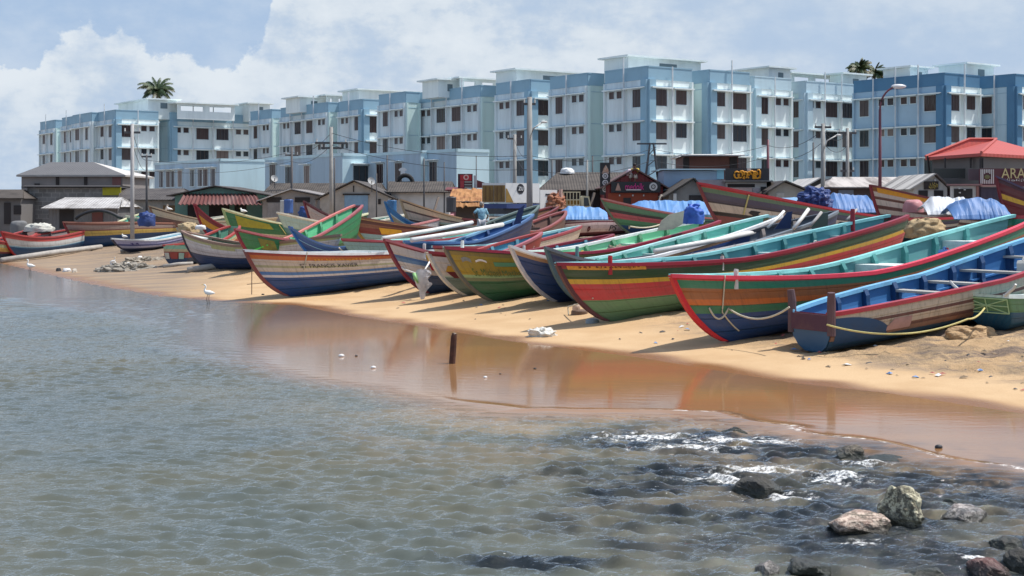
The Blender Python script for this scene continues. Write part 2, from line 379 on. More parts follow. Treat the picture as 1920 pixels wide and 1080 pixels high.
# ---- sea with its shallow mirror-smooth edge
xs = axis((-4000, -200, 6), (-200, -40, 20), (-40, -13, 90), (-13, 8, 470), (8, 40, 50))
ys = axis((-200, 9, 8), (9, 10.6, 20), (10.6, 17, 250), (17, 27, 230), (27, 45, 170), (45, 90, 110), (90, 300, 20))
X, Y = np.meshgrid(xs, ys); D = sdist(SHORE, X, Y); Q = sdist(RIPPLE, X, Y) + 0.8*(vnoise(X, Y, 2.2, 8)-.5) + .35*(vnoise(X, Y, .6, 9)-.5)
sea = np.maximum(1-sstep(Q, -1.7, 0.1), .22*sstep(-X - 0.12*Y, 1.0, 5.0))                       # 1 in the rippled sea, 0 on the film over the sand
rs = np.random.RandomState(3); Z = np.zeros_like(X)
fade = 1-sstep(Y, 34, 60)
gust = 0.55 + 0.9*vnoise(X, Y, 5, 21)
for i in range(64):
    lam = 0.12*(0.44/0.12)**(rs.rand()**1.1); th = R(82) + rs.randn()*0.36
    k = 2*math.pi/lam; a = 0.065*(0.6+.8*rs.rand())/k*(1.0 if lam < .28 else .72)
    ph = k*(X*math.cos(th)+Y*math.sin(th)) + rs.rand()*6.28 + 1.6*vnoise(X, Y, 1.6, 30+i % 5)
    Z += a*(np.sin(ph) + 0.25*np.sin(2*ph+.6))
Z += 0.006*(vnoise(X, Y, 2.4, 61)-.5)
rock_c = [(3.2, 13.3, 2.4, 2.5), (4.4, 14.4, 2.4, 2.0), (1.9, 15.3, 1.5, 1.6), (4.6, 12.0, 2.4, 1.7), (1.8, 12.2, .8, .7), (0.2, 11.6, .7, .35), (2.3, 17.6, 1.5, 1.2), (3.2, 16.6, 1.6, 1.1)]
rocky = np.zeros_like(X)
for cx, cy, rx, ry in rock_c: rocky = np.maximum(rocky, np.exp(-(((X-cx)/rx)**2+((Y-cy)/ry)**2)*1.2))
rocky = np.clip(rocky*1.2 + (.9*(vnoise(X, Y, .55, 11)-.5)+.5*(vnoise(X, Y, .2, 12)-.5))*(rocky > .05), 0, 1)
Z = Z*gust*(0.008 + sea*fade)*(1+0.45*rocky)
lip = np.exp(-((Q+0.05)/0.16)**2)*sstep(X, -1.5, 0.5)*(1-sstep(X, 4.8, 6))
Z += 0.022*lip
foam_edge = np.exp(-((Q-0.0)/0.13)**2)*(sstep(X, -3, 1.5)*.55+.05)*(.5+.9*vnoise(X, Y, .9, 77))
# broken white water round the rocks
bl = [(1.75, 17.9, 1.1, .42), (2.95, 17.6, 1.2, .42), (2.2, 17.1, 1.1, .35), (2.75, 15.7, .9, .4), (2.35, 15.15, .8, .3), (3.55, 15.2, .6, .5), (2.75, 14.2, .6, .3), (3.1, 12.35, .3, .12), (3.9, 11.7, .3, .15), (4.1, 16.1, .5, .15)]
white = np.zeros_like(X)
for cx, cy, rx, ry in bl: white = np.maximum(white, np.exp(-(((X-cx)/rx)**2+((Y-cy)/ry)**2)))
turb = sstep(Q, -7, -1.0)*(.12+.88*sstep(X, -4.0, 0.5))
w = N('water')
seaA, fo, wh, rk, tb = w.attr('sea'), w.attr('edge'), w.attr('white'), w.attr('rocky'), w.attr('turb')
film = w.mix(w.rng(w.noise(.35, 4, .6, (1, 2.2, 1), -.6), .35, .65), lin((150, 110, 72)), lin((140, 104, 72)))
film = w.mix(w.attr('silt'), film, lin((112, 108, 104)))  # left end greyed: sky reflection painted into the film along with grey mud
deep = w.mix(w.rng(w.noise(.25, 4), .35, .65), lin((82, 89, 85)), lin((94, 95, 83)))
silt = w.mix(w.rng(w.noise(.55, 6, .65, (1, 1.6, 1)), .38, .62), lin((136, 121, 97)), lin((98, 99, 87)))
colr = w.mix(tb, deep, silt)
colr = w.mix(seaA, film, colr)
colr = w.mix(w.math('MULTIPLY', rk, w.rng(w.noise(1.3, 6, .65, (1, 1.5, 1)), .27, .52)), colr, lin((32, 38, 42)))
lace = w.rng(w.noise(9, 6, .7, (1, 2.0, 1), .3), .50, .60)
foam = w.math('MULTIPLY', w.rng(w.math('ADD', fo, w.math('MULTIPLY', w.noise(3.0, 5, .7), .9)), .82, 1.15), lace)
brk = w.math('MULTIPLY', w.rng(w.math('ADD', w.math('MULTIPLY', wh, .34), w.noise(6, 9, .78, (1, 2.4, 1), .15)), .74, .86), w.rng(wh, .03, .3))
glint_fleck = w.math('MULTIPLY', w.rng(w.noise(21, 5, .75, (1, 2.6, 1), .1, (3, 1, 0)), .665, .70), w.math('MULTIPLY', w.math('MAXIMUM', w.rng(rk, .1, .6), w.rng(tb, .75, 1.0, 0, .45)), seaA))  # sparkling glints on the ripples, painted as small white specks
brk = w.math('MULTIPLY', brk, w.rng(w.noise(26, 6, .75, (1, 1.6, 1)), .38, .56))
foam = w.math('MAXIMUM', w.math('MAXIMUM', foam, brk), glint_fleck)  # white mask joins real foam with the painted glints
n_ = w.bump(w.noise(8, 5, .62, (1, 3.4, 1), .10), w.math('MULTIPLY', seaA, .45), .05)
n_ = w.bump(w.noise(24, 4, .6, (1, 2.2, 1), -.2), w.math('MULTIPLY', seaA, .28), .02, n_)
n_ = w.bump(w.noise(3.2, 4, .55, (.5, 2.8, 1), -.55), .04, .025, n_)            # faint wrinkles on the film
T_ = w.t; T_.nodes.remove(w.b)
def nd(k): return T_.nodes.new(k)
body = nd('ShaderNodeBsdfDiffuse'); w.put(body.inputs['Color'], colr); up_ = nd('ShaderNodeCombineXYZ'); up_.inputs[2].default_value = 1.0; w.L(up_.outputs[0], body.inputs['Normal'])   # light scattered back from the water body
gl = nd('ShaderNodeBsdfGlossy'); gl.inputs['Color'].default_value = (1, 1, 1, 1); w.put(gl.inputs['Roughness'], w.rng(seaA, 0, 1, .085, .05)); w.L(n_, gl.inputs['Normal'])
fr = nd('ShaderNodeFresnel'); fr.inputs['IOR'].default_value = 1.333; w.L(n_, fr.inputs['Normal'])
m1 = nd('ShaderNodeMixShader'); w.L(fr.outputs[0], m1.inputs[0]); w.L(body.outputs[0], m1.inputs[1]); w.L(gl.outputs[0], m1.inputs[2])
fm = nd('ShaderNodeBsdfDiffuse'); fm.inputs['Color'].default_value = (.80, .80, .78, 1)
m2 = nd('ShaderNodeMixShader'); w.L(foam, m2.inputs[0]); w.L(m1.outputs[0], m2.inputs[1]); w.L(fm.outputs[0], m2.inputs[2])
w.L(m2.outputs[0], [n for n in T_.nodes if n.type == 'OUTPUT_MATERIAL'][0].inputs['Surface'])
water = sheet('water', xs, ys, Z, D < 0.9, dict(sea=sea, edge=foam_edge, white=white, rocky=rocky, turb=turb, silt=sstep(-X - 0.12*Y, -1.0, 4.5)), [w.m])  # silt mask here also carries the painted sky grey of the film
tag(water, 'grey green rippled sea thinning to a mirror film over the sand', 'water')
# ================================================================ the blue housing blocks
TOPZ, STO = 15.4, 3.0
A_BAND, A_DARK = (.28, .45, .56), (.09, .22, .36)
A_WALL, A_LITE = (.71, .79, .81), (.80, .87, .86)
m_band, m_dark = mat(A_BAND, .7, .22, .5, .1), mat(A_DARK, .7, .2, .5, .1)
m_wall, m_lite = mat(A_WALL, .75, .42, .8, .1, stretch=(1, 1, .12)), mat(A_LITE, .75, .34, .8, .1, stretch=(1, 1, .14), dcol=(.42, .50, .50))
m_pale = mat((.50, .65, .72), .75, .25, .8, .1, stretch=(1, 1, .15))
m_green = mat((.60, .76, .74), .75, .25, .8, .1, stretch=(1, 1, .15))
m_frame = mat((.62, .72, .76), .6, .2, 2, 0)
m_pipe = mat((.66, .70, .72), .5, .3, 1.5, 0)
m_recess = mat((.16, .22, .25), .9, .2, 1, 0)
def pane_mat(seed):
    c = [(.055, .032, .030), (.075, .045, .040), (.040, .030, .034), (.10, .075, .07), (.03, .03, .035), (.22, .17, .15), (.05, .06, .065)][seed % 7]
    return corrugated(c, 0.42, 'X', .5, (c[0]*.35, c[1]*.35, c[2]*.35), .02, .35 if seed % 2 else .12)
m_panes = [pane_mat(i) for i in range(7)]
WIN = {}
def win_mesh(kind):
    """frame, mullions and sill of a window as one mesh; its pane is a separate sub-part"""
    if kind in WIN: return WIN[kind]
    w, h = {'b': (1.75, 1.5), 't': (1.15, 1.6), 'm': (1.3, 1.3), 's': (.72, .66), 'd': (1.3, 1.9)}[kind]
    f = MB(); t = .07
    f.box((-w/2-t, -.07, -t), (w/2+t, .0, 0)); f.box((-w/2-t, -.05, h), (w/2+t, .0, h+t))
    f.box((-w/2-t, -.055, 0), (-w/2, .0, h)); f.box((w/2, -.055, 0), (w/2+t, .0, h))
    for k in range(1, {'b': 3, 't': 2, 'm': 2, 's': 1, 'd': 2}[kind]):
        x = -w/2 + w*k/{'b': 3, 't': 2, 'm': 2, 's': 1, 'd': 2}[kind]; f.box((x-.022, -.045, 0), (x+.022, 0, h), 1)
    fo = f.build('window', [m_frame, mat((.10, .07, .06), .5, .2, 3, 0)])
    p = MB(); p.box((-w/2, -.028, 0), (w/2, -.012, h)); po = p.build('pane', m_panes[0])
    WIN[kind] = (fo.data, po.data, w, h)
    bpy.data.objects.remove(fo); bpy.data.objects.remove(po)
    return WIN[kind]
PANE_VAR = {}
def add_window(kind, M, parent, rz, var):
    fm, pm, w, h = win_mesh(kind)
    key = (kind, var % 7)
    if key not in PANE_VAR:
        q = pm.copy(); q.materials.clear(); q.materials.append(m_panes[var % 7]); PANE_VAR[key] = q
    o = bpy.data.objects.new('window', fm); COL.objects.link(o); o.parent = parent; o.location = M; o.rotation_euler.z = rz
    p = bpy.data.objects.new('pane', PANE_VAR[key]); COL.objects.link(p); p.parent = o
    return w, h
UANG = R(125)
U = Vector((math.cos(UANG), math.sin(UANG), 0)); V = Vector((math.cos(UANG-math.pi/2), math.sin(UANG-math.pi/2), 0))
def run_to(P, d, px):
    """distance along d from P until it stands at photo column px"""
    k = (px-960)/FPX; den = d.x - k*d.y
    return (k*P.y - P.x)/den
bcount = [0]
def bays(B, origin, d, nrm, length, spec, wallm, accent, nst, htop, hug=True, fins=True, pilaster=None):
    """one face: d runs along the face from origin, nrm points out; spec = one letter per bay"""
    rz = math.atan2(d.y, d.x)
    if nrm.cross(Vector((0,0,1))).dot(d) > 0: rz += math.pi; 
    n = max(1, len(spec)); bw = length/n
    band = MB()
    def P(a, out, z): return origin + d*a + nrm*out + Vector((0, 0, z))
    def bx(b, a0, a1, o0, o1, z0, z1, mi=0):
        vs = [P(a, o, z) for z in (z0, z1) for a, o in ((a0, o0), (a1, o0), (a1, o1), (a0, o1))]
        b.add(vs, [(0,3,2,1),(4,5,6,7),(0,1,5,4),(1,2,6,5),(2,3,7,6),(3,0,4,7)], mi)
    # parapet band and light strip beneath it
    bx(band, 0, length, .0, .05, htop-1.15, htop, 0)
    bx(band, 0, length, .0, .085, htop-.06, htop+.05, 0)
    for s in range(nst):
        zh = htop - 1.98 - s*STO                         # window head
        for i, c in enumerate(spec):
            a = (i+.5)*bw
            if c == '.': continue
            for kk, off in (([('s', -.55), ('s', .55)]) if c == 's' else [(c, 0)]):
                w, h = {'b': (1.75, 1.5), 't': (1.15, 1.6), 'm': (1.3, 1.3), 's': (.72, .66), 'd': (1.3, 1.9)}[kk]
                bcount[0] += 1
                add_window(kk, P(a+off*min(1, bw/2.6), .004, zh-h), B, rz, bcount[0]*7 + s*3 + i)
            shade = MB()
            bx(shade, i*bw+.10, (i+1)*bw-.10, 0, .52, zh+.10, zh+.17)
            bx(shade, i*bw+.10, (i+1)*bw-.10, .50, .535, zh+.05, zh+.172)   # drip nose
            shade.build('sunshade', m_lite, B)
        jt = MB(); bx(jt, 0, length, .0, .03, zh+.24, zh+.28); jt.build('floor_joint', m_band, B)
    if fins:
        for i in range(n+1):
            a = min(max(i*bw, .10), length-.10)
            fin = MB(); bx(fin, a-.09, a+.09, 0, .26, -1.0, htop-1.2); fin.build('facade_fin', wallm, B)
            if 0 < i < n: pipes = MB(); bx(pipes, a-.05, a+.05, .27, .37, -1.0, htop + (1.0 if random.random() < .45 else .08)); pipes.build('drain_pipe', m_pipe, B)
    band.build('parapet_band', accent, B)
def block(corner, top, left, right, lspec, rspec, label, dark=False, lwall=None, rwall=None, heads=(), topz=TOPZ, nst=4, name='apartment_block', cat='apartment block', group='blue housing blocks behind the beach', band=None):
    Y = (topz-CAM_Z)*FPX/(HOR-top)
    gz0 = 1.9
    P = at(corner, top, Y); base = Vector((P.x, P.y, gz0)); h = topz-gz0
    a = run_to(base, U, left) if left < corner else 0.0
    b = run_to(base, V, right) if right > corner else 0.0
    a = max(a, .0); b = max(b, .0)
    dep = max(a, 6.0); wid = max(b, 6.0)
    rootp = base
    B = empty(name, rootp, 0, label, cat, group)
    w = MB(); O = Vector((0, 0, 0))
    foot = [O, V*(b if b > .5 else wid), V*(b if b > .5 else wid)+U*(a if a > .5 else dep), U*(a if a > .5 else dep)]
    top_ = [q+Vector((0, 0, h)) for q in foot]; low = [q-Vector((0, 0, 1.0)) for q in foot]
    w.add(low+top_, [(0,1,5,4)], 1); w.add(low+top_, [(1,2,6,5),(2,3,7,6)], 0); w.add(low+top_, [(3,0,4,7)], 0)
    inn = [q-Vector((0, 0, .9)) for q in top_]
    w.add(inn, [(0,1,2,3)], 0)
    w.build('wall', [lwall or m_wall, rwall or m_lite], B)  # sun-facing wall defaults to a paler tone, sunlight put into its colour
    acc = m_dark if dark else (band or m_band)
    if a > .5: bays(B, O, U, -V, a, lspec[::-1], lwall or m_wall, acc, nst, h)
    if b > .5: bays(B, O, V, -U, b, rspec, rwall or m_lite, acc, nst, h)
    if a > .5 and b > .5 and rspec != '.':     # painted corner pier
        c = MB()
        def bx(p0, d, n_, l, t0, t1):
            vs = [p0 + d*x + n_*o + Vector((0,0,z)) for z in (-1.0, h-1.16) for x, o in ((0, t0), (l, t0), (l, t1), (0, t1))]
            c.add(vs, [(0,3,2,1),(4,5,6,7),(0,1,5,4),(1,2,6,5),(2,3,7,6),(3,0,4,7)])
        bx(O-V*.06-U*.06, U, -V, .75, -.05, .24); bx(O-U*.06-V*.06, V, -U, .75, -.05, .24)
        c.build('corner_pier', acc, B)
    for hd in heads: stair_head(B, rootp, *hd)
    return B
def stair_head(B, rootp, corner, top, left, right, kind='room', back=4.0):
    """rooftop room or open corridor with a thin overhanging slab"""
    zroof = rootp.z + (TOPZ-1.9) - .9
    Y = rootp.y + back; P = at(corner, top, Y); P = Vector((P.x, P.y, 0)); ztop = CAM_Z-(top-HOR)/FPX*Y
    a = run_to(P, U, left) if left < corner else 4.5
    b = run_to(P, V, right) if right > corner else 4.5
    P0 = P-rootp; P0.z = 0
    z0, z1 = zroof-rootp.z, ztop-rootp.z
    def bxx(m, s0, s1, t0, t1, za, zb, mi=0):
        vs = [P0+V*s+U*t+Vector((0,0,z)) for z in (za, zb) for s, t in ((s0,t0),(s1,t0),(s1,t1),(s0,t1))]
        m.add(vs, [(0,3,2,1),(4,5,6,7),(0,1,5,4),(1,2,6,5),(2,3,7,6),(3,0,4,7)], mi)
    s_ = MB(); bxx(s_, -.45, b+.45, -.45, a+.45, z1-.16, z1); s_.build('roof_slab', m_lite, B)
    w = MB()
    if kind == 'room':
        bxx(w, 0, b, 0, a, z0, z1-.16); o = w.build('stair_head', m_lite, B)
        q = MB(); bxx(q, b*.42, b*.66, -.02, .05, z1-1.3, z1-.55); q.build('opening', m_recess, B)
    else:
        n = max(2, int(b/2.8))
        bxx(w, 0, b, 0, .2, z0, z1-1.15)
        bxx(w, 0, b, 0, .2, z1-.45, z1-.16)
        for i in range(n+1): x = b*i/n; bxx(w, max(0, x-.45), min(b, x+.45), 0.01, .19, z1-1.15, z1-.45)
        bxx(w, 0, b, a, a+.2, z0, z1-.9)
        w.build('roof_corridor', m_lite, B)
BL = 'blue housing block '
block(104, 225, 76, 118, 'mt', '.', BL+'at the far end of the row, smallest, above the hip roofed house', rwall=m_green)
block(140, 218, 117, 145, 'tt', '.', BL+'narrow, second from the far end of the row', rwall=m_green)
block(172, 211, 137, 186, 'bt', '.', BL+'with two window bays and blank pale side, third from far end')
block(217, 206, 184, 297, 'mb', 'bs', BL+'with bright blue corner pier, behind the pale grey utility pole', heads=[(278, 184, 222, 332), (333, 191, 310, 440, 'corr')])
block(322, 211, 300, 472, '.', 'sbbs', BL+'with a wide sunlit front below the coconut palm', heads=[(468, 192, 440, 506)], lwall=m_pale)
block(509, 205, 470, 527, 'ts', '.', BL+'narrow, with pale blank side next to the wide sunlit front', rwall=m_green)
block(615, 192, 527, 637, 'sbbs', '.', BL+'behind the pole with a crossarm, roof room at its far corner', rwall=m_green, heads=[(562, 180, 536, 612), (613, 177, 600, 645, 'corr')])
block(681, 186, 636, 712, 'st', 'd', BL+'with wide blue corner pier, above the low blue hall', heads=[(673, 166, 642, 790)])
block(761, 172, 711, 787, 'ts', '.', BL+'set between two longer blocks, plain pale side, tall roof pipes', rwall=m_green)
block(901, 160, 786, 932, 'sbbs', '.', BL+'long four bay side over the red sign box', rwall=m_green, heads=[(822, 147, 792, 862), (863, 144, 850, 932, 'corr')])
block(995, 149, 931, 1033, 'sb', 'b', BL+'behind the tall concrete pole in the middle of the row', heads=[(968, 128, 930, 1085)])
block(1102, 137, 1032, 1136, 'ts', '.', BL+'with blank pale green side and stained ground floor', rwall=m_green)
block(1215, 124, 1135, 1297, 'st', 'bm', BL+'tallest on the skyline, wide roof slab on top', heads=[(1178, 103, 1133, 1314)])
block(1330, 131, 1298, 1405, '.', 'mb', BL+'with greenish blank side and sunlit two bay front', lwall=m_green)
block(1414, 143, 1403, 1483, '.', 'ts', BL+'pale all over with a dark blue strip on its edge', lwall=m_dark, band=m_pale, heads=[(1442, 124, 1374, 1482)])
block(1511, 152, 1482, 1604, 't', 'sbb', BL+'set back, pale band, behind the lamp pole', lwall=m_green, band=m_pale, heads=[(1484, 135, 1470, 1562, 'corr'), (1580, 136, 1556, 1625)])
block(1770, 137, 1601, 1836, 'tssb', 'bm', BL+'deep blue parapet and piers, behind the curved street lamp', dark=True, lwall=mat((.40, .55, .66), .75, .16, .4, .1), heads=[(1706, 123, 1656, 1740), (1812, 117, 1760, 1863)])
block(1903, 139, 1834, 1990, 't.', 'mb', BL+'deep blue parapet, cut by the picture edge over the red roof', dark=True, lwall=m_pale)

# low two storey hall in front of the blocks
m_hall, m_hall_lit = mat((.42, .54, .63), .75, .35, .8, .1, stretch=(1, 1, .15)), mat((.54, .71, .76), .75, .25, .8, .1, stretch=(1, 1, .15))  # shaded and sunlit copies of one paint, light put into the colour
def hall(corner, top, left, right, wins, label, zt=7.3, extra=None):
    Y = (zt-CAM_Z)*FPX/(HOR-top); P = at(corner, top, Y); base = Vector((P.x, P.y, 1.9))
    a = run_to(base, U, left) if left < corner else 7.0; b = run_to(base, V, right) if right > corner else 7.0
    B = empty('hall', base, 0, label, 'hall', 'low blue halls in front of the blocks'); h = zt-1.9
    w = MB(); f = [Vector((0,0,0)), V*b, V*b+U*a, U*a]; lo = [q-Vector((0,0,1)) for q in f]; hi = [q+Vector((0,0,h)) for q in f]
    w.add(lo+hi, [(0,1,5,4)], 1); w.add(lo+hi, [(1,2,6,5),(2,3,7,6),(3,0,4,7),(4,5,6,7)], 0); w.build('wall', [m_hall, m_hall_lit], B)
    c = MB()
    for d, n_, l in ((U, -V, a), (V, -U, b)):
        vs = [d*x+n_*o+Vector((0,0,z)) for z in (h-.14, h+.10) for x, o in ((-.06, -.1), (l, -.1), (l, .06), (-.06, .06))]
        c.add(vs, [(0,3,2,1),(4,5,6,7),(0,1,5,4),(1,2,6,5),(2,3,7,6),(3,0,4,7)])
    c.build('coping', m_hall_lit, B)
    for px, kind, face in wins:
        d, n_ = (U, -V) if face == 'L' else (V, -U)
        s_ = run_to(base, d, px); bcount[0] += 1
        rz = math.atan2(d.y, d.x) + (math.pi if n_.cross(Vector((0,0,1))).dot(d) > 0 else 0)
        wd, hh = {'b': (1.75, 1.5), 't': (1.15, 1.6), 'd': (1.3, 1.9)}[kind]
        add_window(kind, d*s_+n_*.004+Vector((0,0,h-2.45)), B, rz, bcount[0])
        q = MB(); vs = [d*(s_+x)+n_*o+Vector((0,0,h-2.45+hh+z)) for z in (.12, .2) for x, o in ((-wd/2-.2, 0), (wd/2+.2, 0), (wd/2+.2, .5), (-wd/2-.2, .5))]
        q.add(vs, [(0,3,2,1),(4,5,6,7),(0,1,5,4),(1,2,6,5),(2,3,7,6),(3,0,4,7)]); q.build('sunshade', m_lite, B)
    return B
hb = hall(412, 299, 290, 498, [(303, 't', 'L'), (316, 't', 'L'), (324, 't', 'L'), (338, 't', 'L'), (361, 't', 'L'), (376, 't', 'L'), (386, 't', 'L'), (400, 't', 'L')], 'low blue hall with a row of dark windows and blank bright end wall')
hall(642, 289, 497, 692, [(512, 'd', 'L'), (541, 't', 'L'), (576, 't', 'L'), (679, 'b', 'R')], 'low blue hall with the white shaded window on its bright end')
hall(789, 284, 690, 802, [(713, 't', 'L'), (748, 't', 'L')], 'low blue hall with a narrow bright end and a shirt hung on its wall')
hall(856, 281, 800, 917, [(813, 't', 'L')], 'low blue hall behind the red sign box, wide blank bright end')

# ================================================================ sheds, shops and kiosks
T_DARK = (.060, .048, .042); T_GREY = (.17, .16, .155)
def yawed(loc, rz): 
    c, s_ = math.cos(rz), math.sin(rz)
    return lambda v: Vector((loc[0]+v[0]*c-v[1]*s_, loc[1]+v[0]*s_+v[1]*c, loc[2]+v[2]))
def roof_plane(p00, p10, p11, p01, th, wave=None):
    """thick sheet between four corners, with real corrugation when wave = (count, depth)"""
    p00, p10, p11, p01 = map(Vector, (p00, p10, p11, p01)); n = (p10-p00).cross(p01-p00).normalized(); b = MB()
    if n.z < 0: n = -n
    nu = wave[0]*4 if wave else 1; dp = wave[1] if wave else 0
    def f(u, v): return p00*(1-u)*(1-v)+p10*u*(1-v)+p11*u*v+p01*(1-u)*v + n*dp*math.sin(u*nu/4*2*math.pi)
    b.grid(lambda u, v: f(u, v)+n*th, nu, 1); b.grid(lambda u, v: f(u, v), nu, 1)
    k = (nu+1)*2; e = []
    for i in range(nu): e += [(i, i+1, k+i+1, k+i), (nu+1+i, nu+2+i, k+nu+2+i, k+nu+1+i)]
    e += [(0, nu+1, k+nu+1, k), (nu, 2*nu+1, k+2*nu+1, k+nu)]
    b.f += e; b.m += [0]*len(e)
    return b
def shed_gable(label, x0, x1, eave, apex, Y, depth, wallm, roofm, parts=(), base=None, over=.35, cat='shed', name='shed', group='sheds behind the beach', roofm2=None, wave=None):
    """gable end towards the water; x0, x1, eave and apex given in the photograph's pixels at depth Y"""
    A, B_, C = at(x0, eave, Y), at(x1, eave, Y), at(apex[0], apex[1], Y); zg = gz((A.x+B_.x)/2, Y)-.2
    o = empty(name, (C.x, Y, zg), 0, label, cat, group); k = Vector((C.x, Y, zg))
    a, b, c = A-k, B_-k, C-k
    w = MB(); poly = [Vector((a.x, 0, 0)), Vector((b.x, 0, 0)), b, c, a]; w.prism(poly, (0, depth, 0)); w.build('wall', wallm, o)
    r = MB()
    for (e, mi) in ((a, 0), (b, 1)):
        d = (e-c).normalized(); q = e + d*over
        rp = roof_plane(c+Vector((0, -over, .05)), c+Vector((0, depth+over, .05)), q+Vector((0, depth+over, .05)), q+Vector((0, -over, .05)), .07, wave)
        r.add(rp.v, rp.f, mi)
    r.build('roof', [roofm, roofm2 or roofm], o)
    for p in parts: shed_part(o, k, Y, *p)
    return o
def shed_part(o, k, Y, nm, x0, y0, x1, y1, m, t=.06, out=0.0):
    """box on the front wall between two photo pixels"""
    a, b = at(x0, y0, Y)-k, at(x1, y1, Y)-k
    q = MB(); q.box((a.x, -t-out, min(a.z, b.z)), (b.x, .02-out, max(a.z, b.z))); return q.build(nm, m, o)
def shed_long(label, x0, x1, eave, ridge, Y, depth, wallm, roofm, parts=(), cat='shed', name='shed', group='sheds behind the beach', rx=(0, 0), over=.4, wave=None, flat_back=False):
    """roof slope towards the water"""
    A, B_ = at(x0, eave, Y), at(x1, eave, Y); zr = CAM_Z-(ridge-HOR)/FPX*(Y+depth/2); zg = gz((A.x+B_.x)/2, Y)-.2
    k = Vector(((A.x+B_.x)/2, Y, zg)); o = empty(name, k, 0, label, cat, group); a, b = A-k, B_-k
    ra = Vector((at(x0+rx[0], ridge, Y+depth/2).x-k.x, depth/2, zr-zg)); rb = Vector((at(x1+rx[1], ridge, Y+depth/2).x-k.x, depth/2, zr-zg))
    w = MB(); w.box((a.x+.2, 0, 0), (b.x-.2, depth, a.z)); w.build('wall', wallm, o)
    r = MB(); dz = (zr-zg-a.z)/(depth/2)*over
    fa, fb = Vector((a.x-.1, -over, a.z-dz+.05)), Vector((b.x+.1, -over, b.z-dz+.05))
    rp = roof_plane(fa, fb, rb, ra, .07, wave); r.add(rp.v, rp.f)
    rp = roof_plane(ra, rb, Vector((b.x+.1, depth+over, b.z-dz+.05)), Vector((a.x-.1, depth+over, a.z-dz+.05)), .07); r.add(rp.v, rp.f)
    r.add([Vector((a.x, 0, a.z)), Vector((a.x, depth, a.z)), ra-Vector((0, 0, .02)), Vector((b.x, 0, b.z)), Vector((b.x, depth, b.z)), rb-Vector((0, 0, .02))], [(0,1,2), (3,5,4)])
    r.build('roof', roofm, o)
    for p in parts: shed_part(o, k, Y, *p)
    return o
r_brown = corrugated(T_DARK, .18, 'X', .6, (.16, .14, .12), .04); r_brown_y = corrugated(T_DARK, .18, 'Y', .6, (.17, .15, .13), .04)
r_asb = corrugated((.095, .080, .068), .17, 'X', .8, (.035, .029, .026), .04, .9); r_asb_y = corrugated((.088, .075, .064), .17, 'Y', .8, (.035, .029, .026), .04, .9)
r_grey = corrugated((.135, .13, .13), .2, 'X', .35, (.09, .085, .085), .03)
r_white = corrugated((.50, .48, .46), .2, 'X', .9, (.20, .18, .165), .03); r_white_y = corrugated((.62, .59, .55), .2, 'Y', .5, (.34, .30, .27), .03)
r_red = corrugated((.30, .085, .075), .25, 'X', .7, (.13, .06, .06), .04)
w_block = mat((.16, .145, .135), .9, .6, 1.2, .4, dcol=(.07, .065, .06)); w_conc = mat((.25, .235, .22), .9, .55, .8, .3, dcol=(.10, .095, .09))
w_white = mat((.62, .60, .57), .8, .45, .9, .2, dcol=(.33, .31, .29)); w_cream = mat((.45, .42, .38), .85, .6, .9, .3, dcol=(.2, .19, .17))
w_plank = corrugated((.30, .28, .27), .30, 'X', .6, (.12, .11, .11), .03); w_dark = mat((.035, .03, .03), .9, .4, 1, .1)
w_maroon = mat((.15, .035, .04), .7, .3, 1, .1); w_tin = corrugated((.17, .165, .165), .22, 'X', .6, (.11, .10, .10), .03)
w_lilac = mat((.42, .38, .42), .8, .4, .8, .2); w_teal = mat((.16, .30, .26), .8, .4, .8, .2)
def brick_mat(c1, c2, mortar, sx):
    s_ = N('block_wall'); b = s_.t.nodes.new('ShaderNodeTexBrick'); b.inputs['Color1'].default_value = (*c1, 1); b.inputs['Color2'].default_value = (*c2, 1); b.inputs['Mortar'].default_value = (*mortar, 1)
    b.inputs['Scale'].default_value = 1.0; b.inputs['Brick Width'].default_value = sx; b.inputs['Row Height'].default_value = sx*.5; b.inputs['Mortar Size'].default_value = .02
    c = s_.t.nodes.new('ShaderNodeTexCoord'); mp = s_.t.nodes.new('ShaderNodeMapping'); mp.inputs['Rotation'].default_value = (R(90), 0, 0); s_.L(c.outputs['Object'], mp.inputs[0]); s_.L(mp.outputs[0], b.inputs['Vector'])
    s_.L(s_.mix(s_.rng(s_.noise(1.5, 6), .4, .7, 0, .6), b.outputs['Color'], (.09, .085, .08)), s_.b.inputs['Base Color']); s_.b.inputs['Roughness'].default_value = .9; return s_.m
w_cblock = brick_mat((.24, .235, .23), (.15, .145, .14), (.32, .31, .29), .62)

